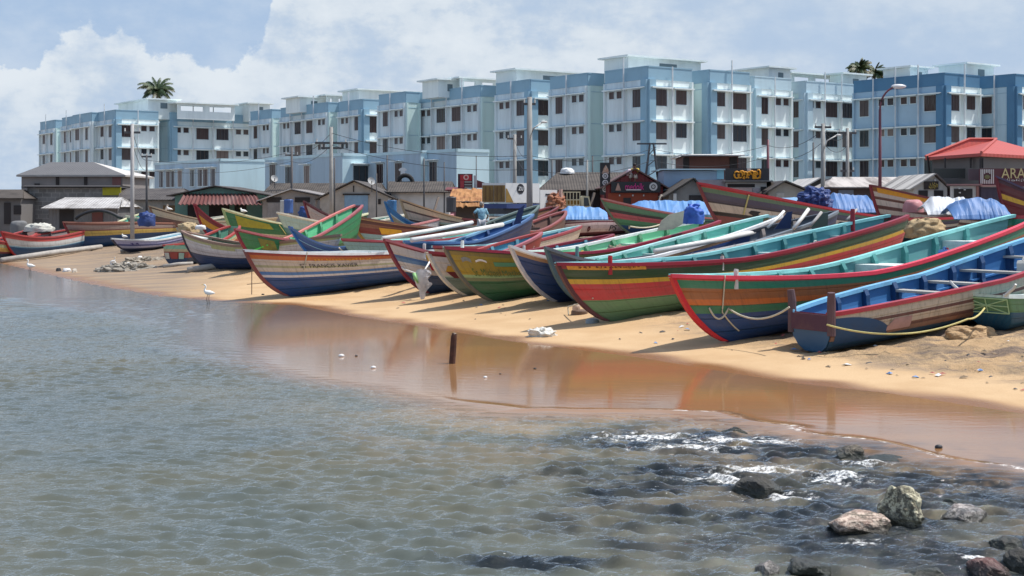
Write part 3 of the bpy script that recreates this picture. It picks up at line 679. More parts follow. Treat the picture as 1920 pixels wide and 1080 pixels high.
# the house with a hipped roof at the far end of the beach
def hip_house(label, x0, x1, eave, r0, r1, ridge, Y, depth, wallm, roofm, endm, zlow, name='house', cat='house', parts=(), over=.9, group=None):
    A, B_ = at(x0, eave, Y), at(x1, eave, Y); zg = gz((A.x+B_.x)/2, Y)-.2; zr = CAM_Z-(ridge-HOR)/FPX*(Y+depth/2)
    k = Vector(((A.x+B_.x)/2, Y, zg)); o = empty(name, k, 0, label, cat, group); a, b = A-k, B_-k
    ra = Vector((at(r0, ridge, Y+depth/2).x-k.x, depth/2, zr-zg)); rb = Vector((at(r1, ridge, Y+depth/2).x-k.x, depth/2, zr-zg)); z = a.z
    c4 = [Vector((a.x, -over, z)), Vector((b.x, -over, z)), Vector((b.x, depth+over, z)), Vector((a.x, depth+over, z))]; lo = [q-Vector((0, 0, .14)) for q in c4]
    r = MB(); r.add(c4+[ra, rb]+lo, [(0,1,5,4),(2,3,4,5)], 0); r.add(c4+[ra, rb]+lo, [(3,0,4),(1,2,5)], 1); r.add(c4+lo, [(4,5,1,0),(5,6,2,1),(6,7,3,2),(7,4,0,3),(7,6,5,4)], 2)
    r.build('roof', [roofm, endm, mat((.36, .34, .32), .8, .3, 2, .1)], o)
    w = MB(); w.box((a.x+over, 0, 0), (b.x-over, depth, z-.16)); w.build('wall', wallm, o)
    for p in parts: shed_part(o, k, Y, *p)
    return o
hip_house('grey house with a hipped roof, white at one end, behind the far boats', 33, 237, 328, 94, 176, 304, 108, 8, mat((.23, .215, .21), .9, .4, .7, .2), r_grey, r_white_y, 1.9, over=.3,
   parts=[('window', 105, 330, 111, 350, w_dark), ('window', 158, 330, 164, 349, w_dark), ('door', 211, 332, 227, 352, mat((.20, .09, .085), .8, .4, 2, .1)), ('vent', 65, 344, 75, 351, w_dark)])
o = shed_long('unplastered concrete block wall hut below the hip roofed house', 46, 226, 352, 349, 101, 3, w_cblock, w_dark, parts=[('yellow_panel', 193, 351, 227, 366, mat(su(190, 180, 30), .6, .3, 3, .1), .1)], cat='hut', name='hut')
o = shed_long('dark low shack with grey walls at the far edge of the beach', -60, 44, 372, 357, 98, 5, mat((.17, .16, .155), .9, .6, .8, .3), r_asb, parts=[('door', 8, 380, 20, 420, w_dark), ('window', 26, 385, 40, 402, w_dark)])
o = shed_long('tin walled lean to with a pale sagging roof next to the block wall hut', 86, 226, 388, 372, 93, 4.4, w_tin, r_white, rx=(36, 4), parts=[('door', 173, 386, 193, 428, mat((.17, .06, .05), .8, .5, 2, .2)), ('gate', 112, 390, 138, 428, w_dark)], over=.7)
o = shed_long('brown roofed cream shed behind the pale grey pole', 226, 346, 375, 355, 99, 7, w_cream, r_brown, parts=[('door', 222, 376, 232, 414, w_dark), ('window', 306, 385, 330, 396, mat((.25, .15, .07), .8, .3, 2, .1))])
o = shed_gable('dark gabled shed with green walls under a striped maroon awning', 328, 500, 367, (405, 351), 97, 8, w_teal, r_brown_y, parts=[('doorway', 392, 384, 430, 420, w_dark), ('doorway', 440, 384, 462, 420, w_dark), ('doorway', 352, 384, 372, 420, w_dark)], over=.5)
k = Vector(o.location); A, B_ = at(333, 384, 94.4)-k, at(491, 384, 94.4)-k; C, D_ = at(345, 364, 97)-k, at(480, 364, 97)-k
roof_plane(A, B_, D_-Vector((0, .05, 0)), C-Vector((0, .05, 0)), .03, (20, .05)).build('awning', mat((.13, .04, .036), .85, .9, .5, .1, stretch=(2.4, .2, .2), dcol=(.21, .12, .11)), o)
o = shed_gable('grey plank shed with two dark vents and a white roof slope', 492, 640, 376, (546, 357), 95, 7, mat((.30, .275, .26), .85, .5, .6, .2), r_white_y, roofm2=mat((.25, .23, .22), .8, .4, 1, .1), parts=[('vent', 500, 370, 528, 379, w_dark), ('vent', 553, 370, 581, 379, w_dark), ('door', 502, 380, 529, 420, w_plank), ('door', 556, 380, 583, 420, w_plank)])
o = shed_long('long brown roofed shed behind the gabled shed with the blue shutter', 486, 716, 372, 345, 102, 8, w_conc, r_asb, rx=(24, 0))
o = shed_gable('cream gabled shed with a steel blue shutter between its pillars', 600, 735, 372, (664, 341), 91, 8, w_cream, r_brown_y, parts=[('shutter', 646, 366, 690, 410, corrugated((.22, .36, .50), .35, 'X', .4, (.15, .2, .25), .03)), ('lintel', 643, 363, 693, 366, w_dark, .1), ('pillar', 728, 372, 734, 415, w_white, .14), ('window', 709, 373, 714, 383, w_dark), ('king_post', 662, 348, 664, 360, w_dark)])
o = shed_long('white walled shed with a brown roof held down by a tyre', 728, 848, 361, 342, 92, 8, w_white, r_asb)
shed_roof_y = 90
tz = CAM_Z-(341-HOR)/FPX*89.5; t = MB(); cx = at(760, 341, 95.9)
pts = [Vector((cx.x+.5*math.cos(a_), cx.y-.02, cx.z-.05+.5*math.sin(a_))) for a_ in np.linspace(0, 2*math.pi, 22)]
t.tube(pts, .15, 8, caps=False); tag(t.build('tyre', mat((.02, .02, .02), .8, .2, 4, .2), smooth=True), 'black tyre standing on the brown roof of the white walled shed', 'tyre')
# pink kiosk, tarpaulin hut
o = shed_long('small pink kiosk under the red sign box', 838, 872, 358, 353, 84, 3, mat((.50, .20, .24), .7, .4, 1, .1), w_maroon, cat='kiosk', name='kiosk', group='shops and kiosks')
o = shed_long('dark hut with a crumpled orange tarpaulin on its roof beside the truck', 848, 905, 381, 377, 80, 3, mat((.09, .075, .07), .9, .5, 1, .2), w_dark, cat='hut', name='hut', group='shops and kiosks')
k = Vector(o.location); b = MB()
def tarp_f(u, v):
    p = at(843+64*u+ (5 if v > .5 else 0)*(v-.5)*2, 384-30*v, 79.3+3.2*v)
    return p-k+Vector((0, 0, .12*(mnoise.fractal(Vector((u*7, v*5, 2)), .8, 2, 4))-.10*(v < .05)))
b.grid(tarp_f, 26, 14); b.grid(lambda u, v: tarp_f(u, v)-Vector((0, 0, .04)), 26, 14); b.build('tarpaulin', mat(su(190, 138, 88), .8, .8, 1.5, .2, dcol=su(150, 95, 60)), o, smooth=False)
# long brown roof behind the pickup
o = shed_long('wide brown tiled shed behind the pickup with a white bundle on its ridge', 1012, 1215, 357, 325, 84, 10, w_dark, r_asb, rx=(34, -10), cat='shed')
# red kiosk with signs
m_orange = mat(su(160, 70, 40), .7, .4, 1.2, .1)
o = shed_gable('orange food kiosk with a red gabled tin roof and a dark sign', 1136, 1243, 350, (1190, 319), 79, 5, corrugated((.28, .05, .05), .22, 'X', .4, (.14, .03, .03), .03), mat((.16, .09, .08), .7, .5, 1, .1), cat='kiosk', name='kiosk', group='shops and kiosks',
   parts=[('counter_wall', 1140, 362, 1233, 400, m_orange, .25), ('window', 1168, 371, 1182, 392, w_dark, .30), ('window', 1203, 376, 1212, 380, w_dark, .3), ('lamp', 1160, 365, 1162, 368, w_white, .34), ('lamp', 1184.5, 365, 1187, 368, w_white, .34), ('lamp', 1205, 365, 1207, 368, w_white, .34)])
kk = Vector(o.location)
sb = shed_part(o, kk, 79, 'sign_board', 1145, 341, 1237, 361, mat((.022, .022, .024), .5, .2, 3, 0), .12, .3)
def sign_M(px, py, Y, k0): p = at(px, py, Y)-k0; return lambda v: Vector((p.x+v.x, p.y-.03-v.z*.5, p.z+v.y))
lettering('medolk', .55, sign_M(1190, 350.5, 78.55, kk), mat((.62, .03, .22), .5, .1, 3, 0), o, 1.05)
q = MB(); p = at(1188, 356, 78.55)-kk; q.box((p.x-.42, p.y-.04, p.z-.03), (p.x+.42, p.y-.01, p.z+.03)); q.build('sign_stripe', w_white, o)
def ring(b, c, r0, r1, n=24, mi=0, sq=1.0):
    c = Vector(c); vs = []
    for r_ in (r0, r1):
        for i in range(n): a_ = 2*math.pi*i/n; vs.append(c+Vector((r_*math.cos(a_), 0, r_*sq*math.sin(a_))))
    f = [(i, (i+1) % n, n+(i+1) % n, n+i) for i in range(n)]; vs2 = [v-Vector((0, .03, 0)) for v in vs]; b.add(vs+vs2, [tuple(x+2*n for x in reversed(ff)) for ff in f]+[(n+i, n+(i+1) % n, 3*n+(i+1) % n, 3*n+i) for i in range(n)]+[((i+1) % n, i, 2*n+i, 2*n+(i+1) % n) for i in range(n)], mi)
q = MB(); p = at(1225, 350, 78.55)-kk; ring(q, p, .13, .23); ring(q, p+Vector((0, .01, 0)), 0.02, .08); q.build('sign_emblem', w_white, o)
q = MB(); p = at(1159, 351, 78.55)-kk; q.prism([p+Vector((-.16, 0, -.19)), p+Vector((.16, 0, -.19)), p+Vector((.1, 0, 0)), p+Vector((.03, 0, .22)), p+Vector((-.03, 0, .22)), p+Vector((-.1, 0, 0))], (0, -.03, 0)); q.build('sign_picture', mat((.45, .26, .2), .6, .6, 6, 0), o)
# tall black menu sign
p0 = at(1135, 367, 79.2); zg = gz(p0.x, p0.y); o = empty('menu_sign', (p0.x, p0.y, zg), 0, 'tall narrow black menu sign with round white rings beside the orange kiosk', 'sign', 'shop signs'); k0 = Vector((p0.x, p0.y, zg))
b = MB(); a_, c_ = at(1125, 365, 79.2)-k0, at(1144, 305, 79.2)-k0; b.box((a_.x, -.08, a_.z), (c_.x, .08, c_.z)); b.build('board', mat((.02, .02, .022), .45, .2, 3, 0), o)
b = MB(); b.box((-.05, -.04, -.2), (.05, .04, a_.z)); b.build('post', w_dark, o)
for y_, rr in ((330, .165), (342.5, .165), (355, .165)):
    q = MB(); ring(q, at(1134.7, y_, 79.2)-k0+Vector((0, -.085, 0)), .105, rr); ring(q, at(1134.7, y_, 79.2)-k0+Vector((0, -.085, 0)), .02, .06); q.build('ring', mat((.62, .60, .60), .5, .4, 6, 0), o)
q = MB(); p = at(1135, 319, 79.2)-k0+Vector((0, -.085, 0)); q.prism([p+Vector((-.2, 0, -.2)), p+Vector((.2, 0, -.2)), p+Vector((.16, 0, .05)), p+Vector((.02, 0, .3)), p+Vector((-.1, 0, .1))], (0, -.02, 0)); q.build('food_picture', mat((.42, .22, .14), .6, .9, 7, 0, dcol=(.5, .45, .38)), o)
# grey gabled shed with skylights
o = shed_gable('grey shed with pale skylight strips beside the orange kiosk', 1254, 1322, 366, (1300, 337), 76, 7, w_conc, r_asb_y, parts=[('doorway', 1292, 366, 1318, 380, w_dark), ('pillar', 1262, 363, 1268, 378, w_white, .15)])
o = shed_long('low brown tiled shed roof running behind the gabled sheds', 1220, 1300, 366, 340, 82, 8, w_dark, r_asb, rx=(6, 0))
# shop with the orange lettering
o = shed_long('shop with a black sign of orange letters under a blue parapet', 1356, 1444, 342, 341, 80, 5, w_white, w_conc, cat='shop', name='shop', group='shops and kiosks',
   parts=[('opening', 1364, 345, 1415, 351, w_dark), ('shutter', 1364, 352, 1410, 395, mat((.55, .40, .37), .7, .3, 1, .1)), ('poster', 1411, 353, 1424, 368, mat((.40, .34, .36), .6, .9, 5, 0, dcol=(.12, .10, .12))), ('side_panel', 1426, 350, 1436, 395, w_dark)])
kk = Vector(o.location)
shed_part(o, kk, 80, 'sign_board', 1359, 316, 1440, 340, mat((.035, .033, .036), .5, .2, 3, 0), .15, .2)
b = MB(); m_let = mat((.78, .33, .02), .5, .2, 5, 0)
def glyph(px, kind):     # rounded Malayalam-like strokes at the place of the photographed letters
    p = at(px, 328, 79.6)-kk; T = lambda pts, r_=.05: b.tube([p+Vector((x, -.03, z)) for x, z in pts], r_, 6)
    arc = lambda cx, cz, r_, a0, a1, n=10: [(cx+r_*math.cos(R(a)), cz+r_*1.3*math.sin(R(a))) for a in np.linspace(a0, a1, n)]
    if kind == 0: T(arc(-.08, 0, .15, 40, 320)); T(arc(.12, 0, .13, -200, 120))
    elif kind == 1: T(arc(0, .02, .16, -60, 200)); T([(.05, -.16), (.16, -.22)])
    elif kind == 2: T(arc(-.1, 0, .13, -90, 180)); T(arc(.1, 0, .13, 0, 270)); T([(0, .18), (0, -.18)])
    elif kind == 3: T(arc(0, 0, .15, 0, 300)); T(arc(0, -.02, .06, 0, 360))
    else: T(arc(-.03, -.02, .14, 90, 360)); T([(.12, -.2), (.12, .22), (.05, .30), (-.05, .26)])
for px, g in ((1384, 0), (1391, 1), (1401, 2), (1409, 1), (1416, 3), (1421, 4)): glyph(px, g)
b.build('lettering', m_let, o, smooth=True)
b = MB(); p = at(1406, 317.5, 79.6)-kk; b.box((p.x-.15, -.36, p.z-.08), (p.x+.08, -.33, p.z+.08)); b.build('sign_picture', w_white, o)
o = shed_long('long low blue parapet wall shop beside the black sign', 1238, 1358, 320, 319, 80.6, 4, mat((.32, .46, .62), .75, .25, .6, .1), m_hall_lit, cat='shop', name='shop', group='shops and kiosks', parts=[('bright_panel', 1344, 317, 1357, 336, mat((.30, .62, .80), .6, .1, 1, 0), .08), ('gable_wall', 1300, 337, 1360, 350, w_lilac, .04)])
o = shed_long('rust red rooftop room with a flat white slab over the blue parapet', 1278, 1390, 293, 291, 90, 5, mat((.16, .075, .06), .85, .6, .7, .2, dcol=(.07, .04, .04)), w_white, cat='rooftop room', name='rooftop_room', group=None, over=.9, parts=[('doorway', 1281, 295, 1292, 316, w_dark), ('doorway', 1368, 295, 1382, 316, w_dark)])
# pale sheds to the right
o = shed_gable('cream gabled shed with a white roof slope behind the small white hut', 1500, 1552, 357, (1537, 336), 84, 6, mat((.13, .12, .11), .9, .4, 1, .1), r_white_y, roofm2=r_brown_y)
o = shed_gable('weathered cream gabled shed with a boarded window behind the striped boats', 1441, 1516, 360, (1471, 342), 78, 6, mat((.40, .37, .32), .85, .7, .8, .3, dcol=(.22, .21, .2)), r_brown_y, parts=[('boarded_window', 1455, 362, 1470, 378, mat((.52, .49, .44), .8, .5, 3, .1)), ('doorway', 1428, 357, 1438, 380, w_dark)])
o = shed_long('pale roofed shack with dark walls behind the blue tarpaulins', 1545, 1672, 352, 334, 80, 7, mat((.11, .08, .075), .9, .5, .8, .2), mat((.52, .48, .45), .8, .9, .5, .2, dcol=(.11, .09, .08), stretch=(3, .4, .4)), rx=(16, 20), parts=[('panel', 1572, 356, 1600, 380, mat((.22, .25, .32), .7, .3, 1, .1))])
o = shed_gable('white gabled shop with a small black sign beside the red roofed restaurant', 1713, 1776, 352, (1751, 329), 72, 6, w_white, mat((.55, .52, .48), .8, .9, .6, .2, dcol=(.10, .09, .085), stretch=(.3, 3, .3)), cat='shop', name='shop', group='shops and kiosks', roofm2=mat((.15, .12, .11), .8, .6, 1, .1),
   parts=[('sign_board', 1732, 340, 1758, 355, mat((.035, .022, .02), .5, .2, 3, 0), .12), ('window', 1722, 357, 1739, 385, w_dark), ('window', 1751, 357, 1768, 372, w_dark), ('lamp', 1750, 336, 1753, 339.5, w_white, .2)])
kk = Vector(o.location); scribble(4, .42, .2, sign_M(1750, 345, 71.85, kk), mat((.62, .45, .10), .5, .1, 3, 0), o, 3); scribble(7, .5, .2, sign_M(1749, 350.5, 71.85, kk), mat((.62, .45, .10), .5, .1, 3, 0), o, 5)
# restaurant with the red hipped roof
Yr = 70; ang = R(4)
A, C, E = at(1735, 292, 76), at(1840, 287, Yr), at(1990, 291, 76.5); zr = CAM_Z-(261-HOR)/FPX*78
zg = gz(C.x, C.y)-.2; k = Vector((C.x, C.y, zg)); o = empty('restaurant', k, 0, 'restaurant with a bright red hipped metal roof over a maroon front', 'restaurant')
a, c, e = A-k, C-k, E-k; bk = a+e-c; ra, rb = at(1818, 262, 78)-k, at(1868, 262, 79)-k
for q in (a, c, e, bk): q.z = c.z
r = MB(); vs = [a, c, e, bk, ra, rb]; lo = [q-Vector((0, 0, .16)) for q in (a, c, e, bk)]
r.add(vs, [(0,1,5,4), (1,2,5), (2,3,4,5), (3,0,4)]); r.add([a, c, e, bk]+lo, [(4,5,1,0),(5,6,2,1),(6,7,3,2),(7,4,0,3),(7,6,5,4)])
r.build('roof', corrugated((.44, .075, .06), .3, 'X', .4, (.33, .09, .07), .02, .6), o)
b = MB(); b.tube([c+Vector((0,0,.05)), rb+Vector((0,0,.06))], .07, 6); b.tube([a+Vector((0,0,.05)), ra+Vector((0,0,.06))], .07, 6); b.tube([ra+Vector((0,0,.06)), rb+Vector((0,0,.06))], .07, 6); b.build('ridge_cap', mat((.48, .10, .08), .6, .2, 2, 0), o)
ins = lambda p, q, t: p+(q-p)*t
ctr = (a+c+e+bk)/4
q4 = [ins(x, ctr, .10) for x in (a, c, e, bk)]
w = MB(); w.add([Vector((x.x, x.y, zz)) for zz in (2.2, c.z-.1) for x in q4], [(0,1,5,4),(1,2,6,5),(2,3,7,6),(3,0,4,7)]); w.build('upper_wall', mat((.17, .155, .145), .8, .3, .5, .1), o)
q4 = [ins(x, ctr, .04) for x in (a, c, e, bk)]
w = MB(); w.add([Vector((x.x, x.y, zz)) for zz in (0, 2.35) for x in q4], [(0,1,5,4),(1,2,6,5),(2,3,7,6),(3,0,4,7),(4,5,6,7)]); w.build('lower_wall', mat((.10, .035, .045), .75, .3, .8, .1), o)
def ft(nm, x0, y0, x1, y1, m, Y=Yr-.15, t=.1):
    p, q = at(x0, y0, Y)-k, at(x1, y1, Y)-k; b = MB(); b.box((p.x, p.y-t, min(p.z, q.z)), (q.x, p.y+.05, max(p.z, q.z))); return b.build(nm, m, o)
for x in (1772, 1820, 1838, 1842): ft('mullion', x-1, 296, x+.6, 315, w_dark, 71.5 if x < 1830 else Yr-.1)
ft('balcony_wall', 1750, 316, 1816, 334, mat((.07, .075, .07), .8, .3, 1, .1), 72.5); ft('balcony_side', 1816, 317, 1838, 338, mat((.13, .09, .10), .8, .3, 1, .1), 70.4)
ft('front_wall', 1836, 316, 1960, 350, mat((.12, .04, .05), .7, .3, 1, .1), Yr-.4, .06)
ft('cornice', 1775, 345, 1838, 348, mat((.32, .17, .16), .7, .3, 1, .1), Yr-.5, .3); ft('cornice', 1836, 347, 1878, 350, mat((.42, .22, .20), .7, .3, 1, .1), Yr-.55, .3)
ft('shop_front', 1782, 349, 1832, 392, w_white, Yr-.5); ft('shop_opening', 1788, 354, 1822, 390, w_dark, Yr-.55, .12); ft('roller_shutter', 1838, 351, 1874, 392, corrugated((.06, .045, .07), .3, 'X', .3, (.03, .025, .03), .02), Yr-.6)
ft('pillar', 1830, 349, 1834, 392, mat((.30, .14, .12), .7, .3, 1, .1), Yr-.6)
for x, y in ((1797, 352), (1807, 354.5), (1798, 360)): ft('lamp', x, y, x+2.4, y+2.4, w_white, Yr-.7)
lg = MB(); p = at(1850.5, 331, Yr-.5)-k
for i in range(8):
    x = -.31+.62*i/7
    h_ = .36; gap = math.sqrt(max(0, .19**2-x*x)) if abs(x) < .19 else 0
    for s_ in ((-h_, -gap), (gap, h_)) if gap else ((-h_, h_),): lg.box((p.x+x-.022, p.y-.05, p.z+s_[0]), (p.x+x+.022, p.y-.02, p.z+s_[1]))
lg.ball(p+Vector((0, -.03, -.02)), (.14, .02, .11), 1); lg.build('emblem', [w_white, mat((.16, .15, .06), .6, .5, 8, 0)], o)
lettering('ARAZAN', .74, sign_M(1923, 326, Yr-.55, k), mat((.62, .50, .24), .5, .4, 5, 0), o, 2.45)
scribble(20, 2.3, .2, sign_M(1925, 337, Yr-.55, k), w_white, o, 9)
b = MB(); b.tube([at(1739, 292, 75.6)-k, at(1744, 335, 75.6)-k], .05, 6); b.build('down_pipe', w_dark, o)
# ================================================================ the fishing boats
m_rope = mat((.55, .50, .38), .9, .3, 8, .2); m_ropey = mat((.58, .50, .20), .9, .3, 8, .2)
m_postw = mat((.62, .60, .56), .6, .4, 4, .1); m_wood = mat((.17, .11, .08), .8, .5, 3, .3, dcol=(.08, .06, .05)); m_grey = mat((.38, .37, .36), .8, .5, 2, .2)
class Hull: pass
def solve_boat(foot, tip, stern, L, side_r=None):
    F = on_ground(*foot) if not isinstance(foot, Vector) else foot
    best = None
    for i in range(-400, 1000):
        th = R(i/10); dx, dy = math.cos(th), math.sin(th); u = (tip-960)/FPX; den = dx-u*dy
        if abs(den) < 1e-4: continue
        r = (F.x-u*F.y)/den
        if not (-.2 < r < 3.2): continue
        S = (F.x+(L-r)*dx, F.y+(L-r)*dy)
        if S[1] < 5: continue
        e = abs(960+FPX*S[0]/S[1]-stern) + 2*abs(r-1.2)
        if best is None or e < best[0]: best = (e, th, r)
    return F, best[1], best[2], best[0]
def boat(label, foot, tip, stern, L, beam, bands, inner, rail, depth=.95, pb=1.75, ps=1.12, w0=.02, w1=.03, near=True, planks=4.0, ribs=7, thwarts=(.3, .5, .68), thv=.80, rs=.6, stem=None, stem_up=0.0, posts=(), rails_w=.10,
         wear=.46, name='fishing_boat', thwart_col=(.60, .66, .64), rib_col=None, rail2=None, foredeck=True, vpow=.42, transom=None, rr=.58, cat='boat', tm=.58, sink=.05, group='fishing boats hauled up on the beach', floor=.20, twb=.55):
    depth *= 1.06
    F, th, r, err = solve_boat(foot, tip[0], stern[0], L)
    if True: print('BOAT', label[:40], 'err %.0f th %.0f r %.2f F %s' % (err, math.degrees(th), r, tuple(round(c, 1) for c in F)))
    d = Vector((math.cos(th), math.sin(th), 0)); Fz = F.z-sink
    loc = Vector((F.x, F.y, Fz))
    o = empty(name, loc, th, label, cat, group)
    T = F-d*r; S = F+d*(L-r)
    zt = CAM_Z-(tip[1]-HOR)/FPX*T.y-Fz; zs_ = CAM_Z-(stern[1]-HOR)/FPX*S.y-Fz
    xm = .7*L-r; slope = (gz(F.x+d.x*xm, F.y+d.y*xm)-sink-Fz)/xm; slope = max(0, slope)
    if zs_ < slope*(L-r)+.5: zs_ = slope*(L-r)+.5
    eb = zt-(slope*-r+depth); es = zs_-(slope*(L-r)+depth)
    H = Hull()
    def sheer(t):
        x = -r+L*t
        return slope*x+depth+eb*max(0, 1-t/tm)**pb+es*max(0, (t-(1-tm))/tm)**ps
    def plan(t):
        if t < .5: q = t/.5; w = w0
        else: q = (1-t)/.5; w = w1
        return w+(1-w)*(1-(1-q)**2.3)**.78 if q > 0 else w
    def S_(t, v):
        p = plan(t) if min(w0, w1) < .2 else 1
        mid = (1-max(0, 1-v)**3.6)**.58; vee = v**.85
        e = max(0, min(1, (1-p)))*.62
        if (t < .5 and w0 > .3) or (t >= .5 and w1 > .3): e = 0
        return mid*(1-e)+vee*e
    def pt(t, v, off=0.0, side=-1):
        rb = -r*max(v, 0)**rr+(.45 if w0 < .3 else .1)*max(0, 1-v)**3.5*(1 if r > .3 else .4)
        xs_ = (L-r)-rs*max(0, 1-v)**1.3
        x = rb+(xs_-rb)*t
        zb = slope*max(x, 0)+ (.10*max(0, (t-.8)/.2)**2)
        z = zb+(sheer(t)-zb)*v
        y = beam/2*plan(t)*S_(t, v)+off
        return Vector((x, side*y, z))
    H.pt = pt; H.root = o; H.L = L; H.sheer = sheer; H.plan = plan; H.d = d; H.r = r
    # --- outer hull, one material per painted band
    bands = [((b_[0]+.15*(1-b_[0]) if b_[0] > 0 else 0), b_[1]) for b_ in bands]
    br = [1.0]+[b_[0] for b_ in bands]
    vs_ = set([0, .04, .10, .18, .28, .40, .55, .70, .85]+br)
    vrow = sorted(v for v in vs_ if v <= 1.0); 
    vrow = [v for i, v in enumerate(vrow) if i == 0 or v-vrow[i-1] > .012 or v in br]
    ns = 30; ts = [0.5*(1-math.cos(math.pi*i/ns))*.5+.5*i/ns for i in range(ns+1)]
    col_m = []; mats_ = []
    for b_ in bands:
        m_ = hullpaint(b_[1], wear, planks)
        if m_ not in mats_: mats_.append(m_)
        col_m.append(mats_.index(m_))
    def band_of(v):
        for b_, mi in zip(bands, col_m):
            if v >= b_[0]-1e-6: return mi
        return col_m[-1]
    hm = MB(); uvs = []
    rows = [(-1, v) for v in reversed(vrow)]+[(1, v) for v in vrow[1:]]
    for side, v in rows:
        for t in ts: hm.v.append(tuple(pt(t, v, 0, side))); uvs.append((t*L, (v if side < 0 else v+1.37)*1.3))
    n = ns+1
    for j in range(len(rows)-1):
        va = (rows[j][1]+rows[j+1][1])/2; mi = band_of(va)
        for i in range(ns):
            hm.f.append((j*n+i, (j+1)*n+i, (j+1)*n+i+1, j*n+i+1)); hm.m.append(mi)
    tm_ = None
    for e in (0, ns):                                  # close the two ends band by band
        k = len(rows)//2
        for j in range(k):
            a, b_ = j*n+e, (j+1)*n+e; a2, b2 = (len(rows)-1-j)*n+e, (len(rows)-2-j)*n+e
            q = (a, a2, b2, b_) if b_ != b2 else (a, a2, b_)
            if e: q = q[::-1]
            hm.f.append(q); hm.m.append(band_of((rows[j][1]+rows[j+1][1])/2))
    ho = hm.build('hull', mats_, o)
    uvl = ho.data.uv_layers.new(name='UVMap')
    li = np.empty(len(ho.data.loops), np.int32); ho.data.loops.foreach_get('vertex_index', li)
    uvl.data.foreach_set('uv', np.array(uvs, np.float32)[li].ravel())
    ho.data.polygons.foreach_set('use_smooth', [len(f) == 4 and i < (len(rows)-1)*ns for i, f in enumerate(hm.f)])
    # --- lining
    th_ = .045
    vin = [1.0, .92, .8, .66, .52, .40, .30, floor]
    def ip(t, v, side, extra=0.0):
        tt = .012+.976*t
        p = pt(tt, v, 0, 1); y = max(0.004, p.y-th_-extra); return Vector((p.x, side*y, p.z-(0.004 if v == 1.0 else 0)))
    lm = MB(); rws = [(-1, v) for v in vin]+[(1, v) for v in reversed(vin)]
    for side, v in rws:
        for t in ts: lm.v.append(tuple(ip(t, v, side)))
    for j in range(len(rws)-1):
        for i in range(ns): lm.f.append((j*n+i, j*n+i+1, (j+1)*n+i+1, (j+1)*n+i)); lm.m.append(0)
    lm.build('lining', mat(inner, .5, .35, 1.6, .15, stretch=(.5, 1, 3)), o, smooth=False)
    # --- gunwale rails
    for side in (-1, 1):
        g = MB(); vv = []
        for t in ts:
            p = pt(t, 1.0, 0, side); out = .035; inn_ = max(0.0, min(rails_w, abs(p.y)))
            y0, y1 = side*(abs(p.y)+out), side*(abs(p.y)-inn_)
            for (y, z) in ((y0, -.05), (y0, .03), (y1, .03), (y1, -.05)): vv.append(Vector((p.x-(.03 if t == 0 else 0), y, p.z+z)))
        fs = [(i*4+k, i*4+(k+1) % 4, (i+1)*4+(k+1) % 4, (i+1)*4+k) for i in range(ns) for k in range(4)]+[(0,1,2,3), (ns*4+3, ns*4+2, ns*4+1, ns*4)]
        g.add(vv, fs); g.build('gunwale', mat(rail if side < 0 or rail2 is None else rail2, .45, .4, 2.5, .1), o)
    rc = rib_col or tuple(c*.55 for c in inner)
    if near:
        for side in (-1, 1):                                   # riser along the inside
            g = MB(); vv = []
            for t in ts[3:-3]:
                p = ip(t, twb, side); q = ip(t, twb, side, .07)
                for a in (p, q): vv += [a+Vector((0, 0, -.02)), a+Vector((0, 0, .02))]
            m_ = len(ts)-6
            fs = [f for i in range(m_-1) for f in ((i*4+1, i*4+3, i*4+7, i*4+5), (i*4+2, i*4, i*4+4, i*4+6), (i*4+3, i*4+2, i*4+6, i*4+7))]
            g.add(vv, fs); g.build('riser', mat(tuple(min(.8, c*1.25) for c in inner), .5, .3, 3, .1), o)
    for i in range(ribs):
        t = .14+.74*i/max(1, ribs-1); w = .030/L*2
        for side in (-1, 1):
            g = MB(); vv = []
            vl = [.985, .85, .7, .55, .4, floor+.02]
            for v in vl:
                for tt in (t-w, t+w):
                    vv += [ip(tt, v, side, -.01), ip(tt, v, side, .07+.07*(v < .9)*min(1, plan(t)))]
            fs = []
            for j in range(len(vl)-1): a = j*4; fs += [(a+1, a+3, a+7, a+5), (a, a+1, a+5, a+4), (a+3, a+2, a+6, a+7)]
            fs.append((0, 2, 3, 1)); g.add(vv, fs); g.build('rib', mat(rc, .6, .35, 3, .1), o)
    for t in thwarts:
        t, w_ = t if isinstance(t, tuple) else (t, .13+.07*(L > 8))
        g = MB(); tt0, tt1 = t-w_/L, t+w_/L; a, b_, c, e = ip(tt0, thv, -1), ip(tt0, thv, 1), ip(tt1, thv, 1), ip(tt1, thv, -1); zz = (a.z+c.z)/2; dz = .05 if w_ < .3 else .42
        g.add([Vector((q.x, q.y, zz-h_)) for h_ in (dz, 0) for q in (a, e, c, b_)], [(0,3,2,1),(4,5,6,7),(0,1,5,4),(1,2,6,5),(2,3,7,6),(3,0,4,7)]); g.build('thwart' if w_ < .3 else 'fish_hold', mat(thwart_col, .6, .45, 2.5, .15), o)
    if foredeck and w0 < .2:
        g = MB(); vv = []
        tl = [.02, .05, .09, .13]
        for t in tl: 
            a, b_ = ip(t, .97, -1), ip(t, .97, 1); vv += [a, b_]
        g.add(vv, [(i*2, i*2+1, i*2+3, i*2+2) for i in range(3)]); lo = [Vector(v)-Vector((0, 0, .05)) for v in vv]; g.add(lo, [(i*2+1, i*2, i*2+2, i*2+3) for i in range(3)]+[])
        g.add([vv[6], vv[7], lo[7], lo[6]], [(0, 1, 2, 3)]); g.build('foredeck', mat(thwart_col, .6, .4, 2, .15), o)
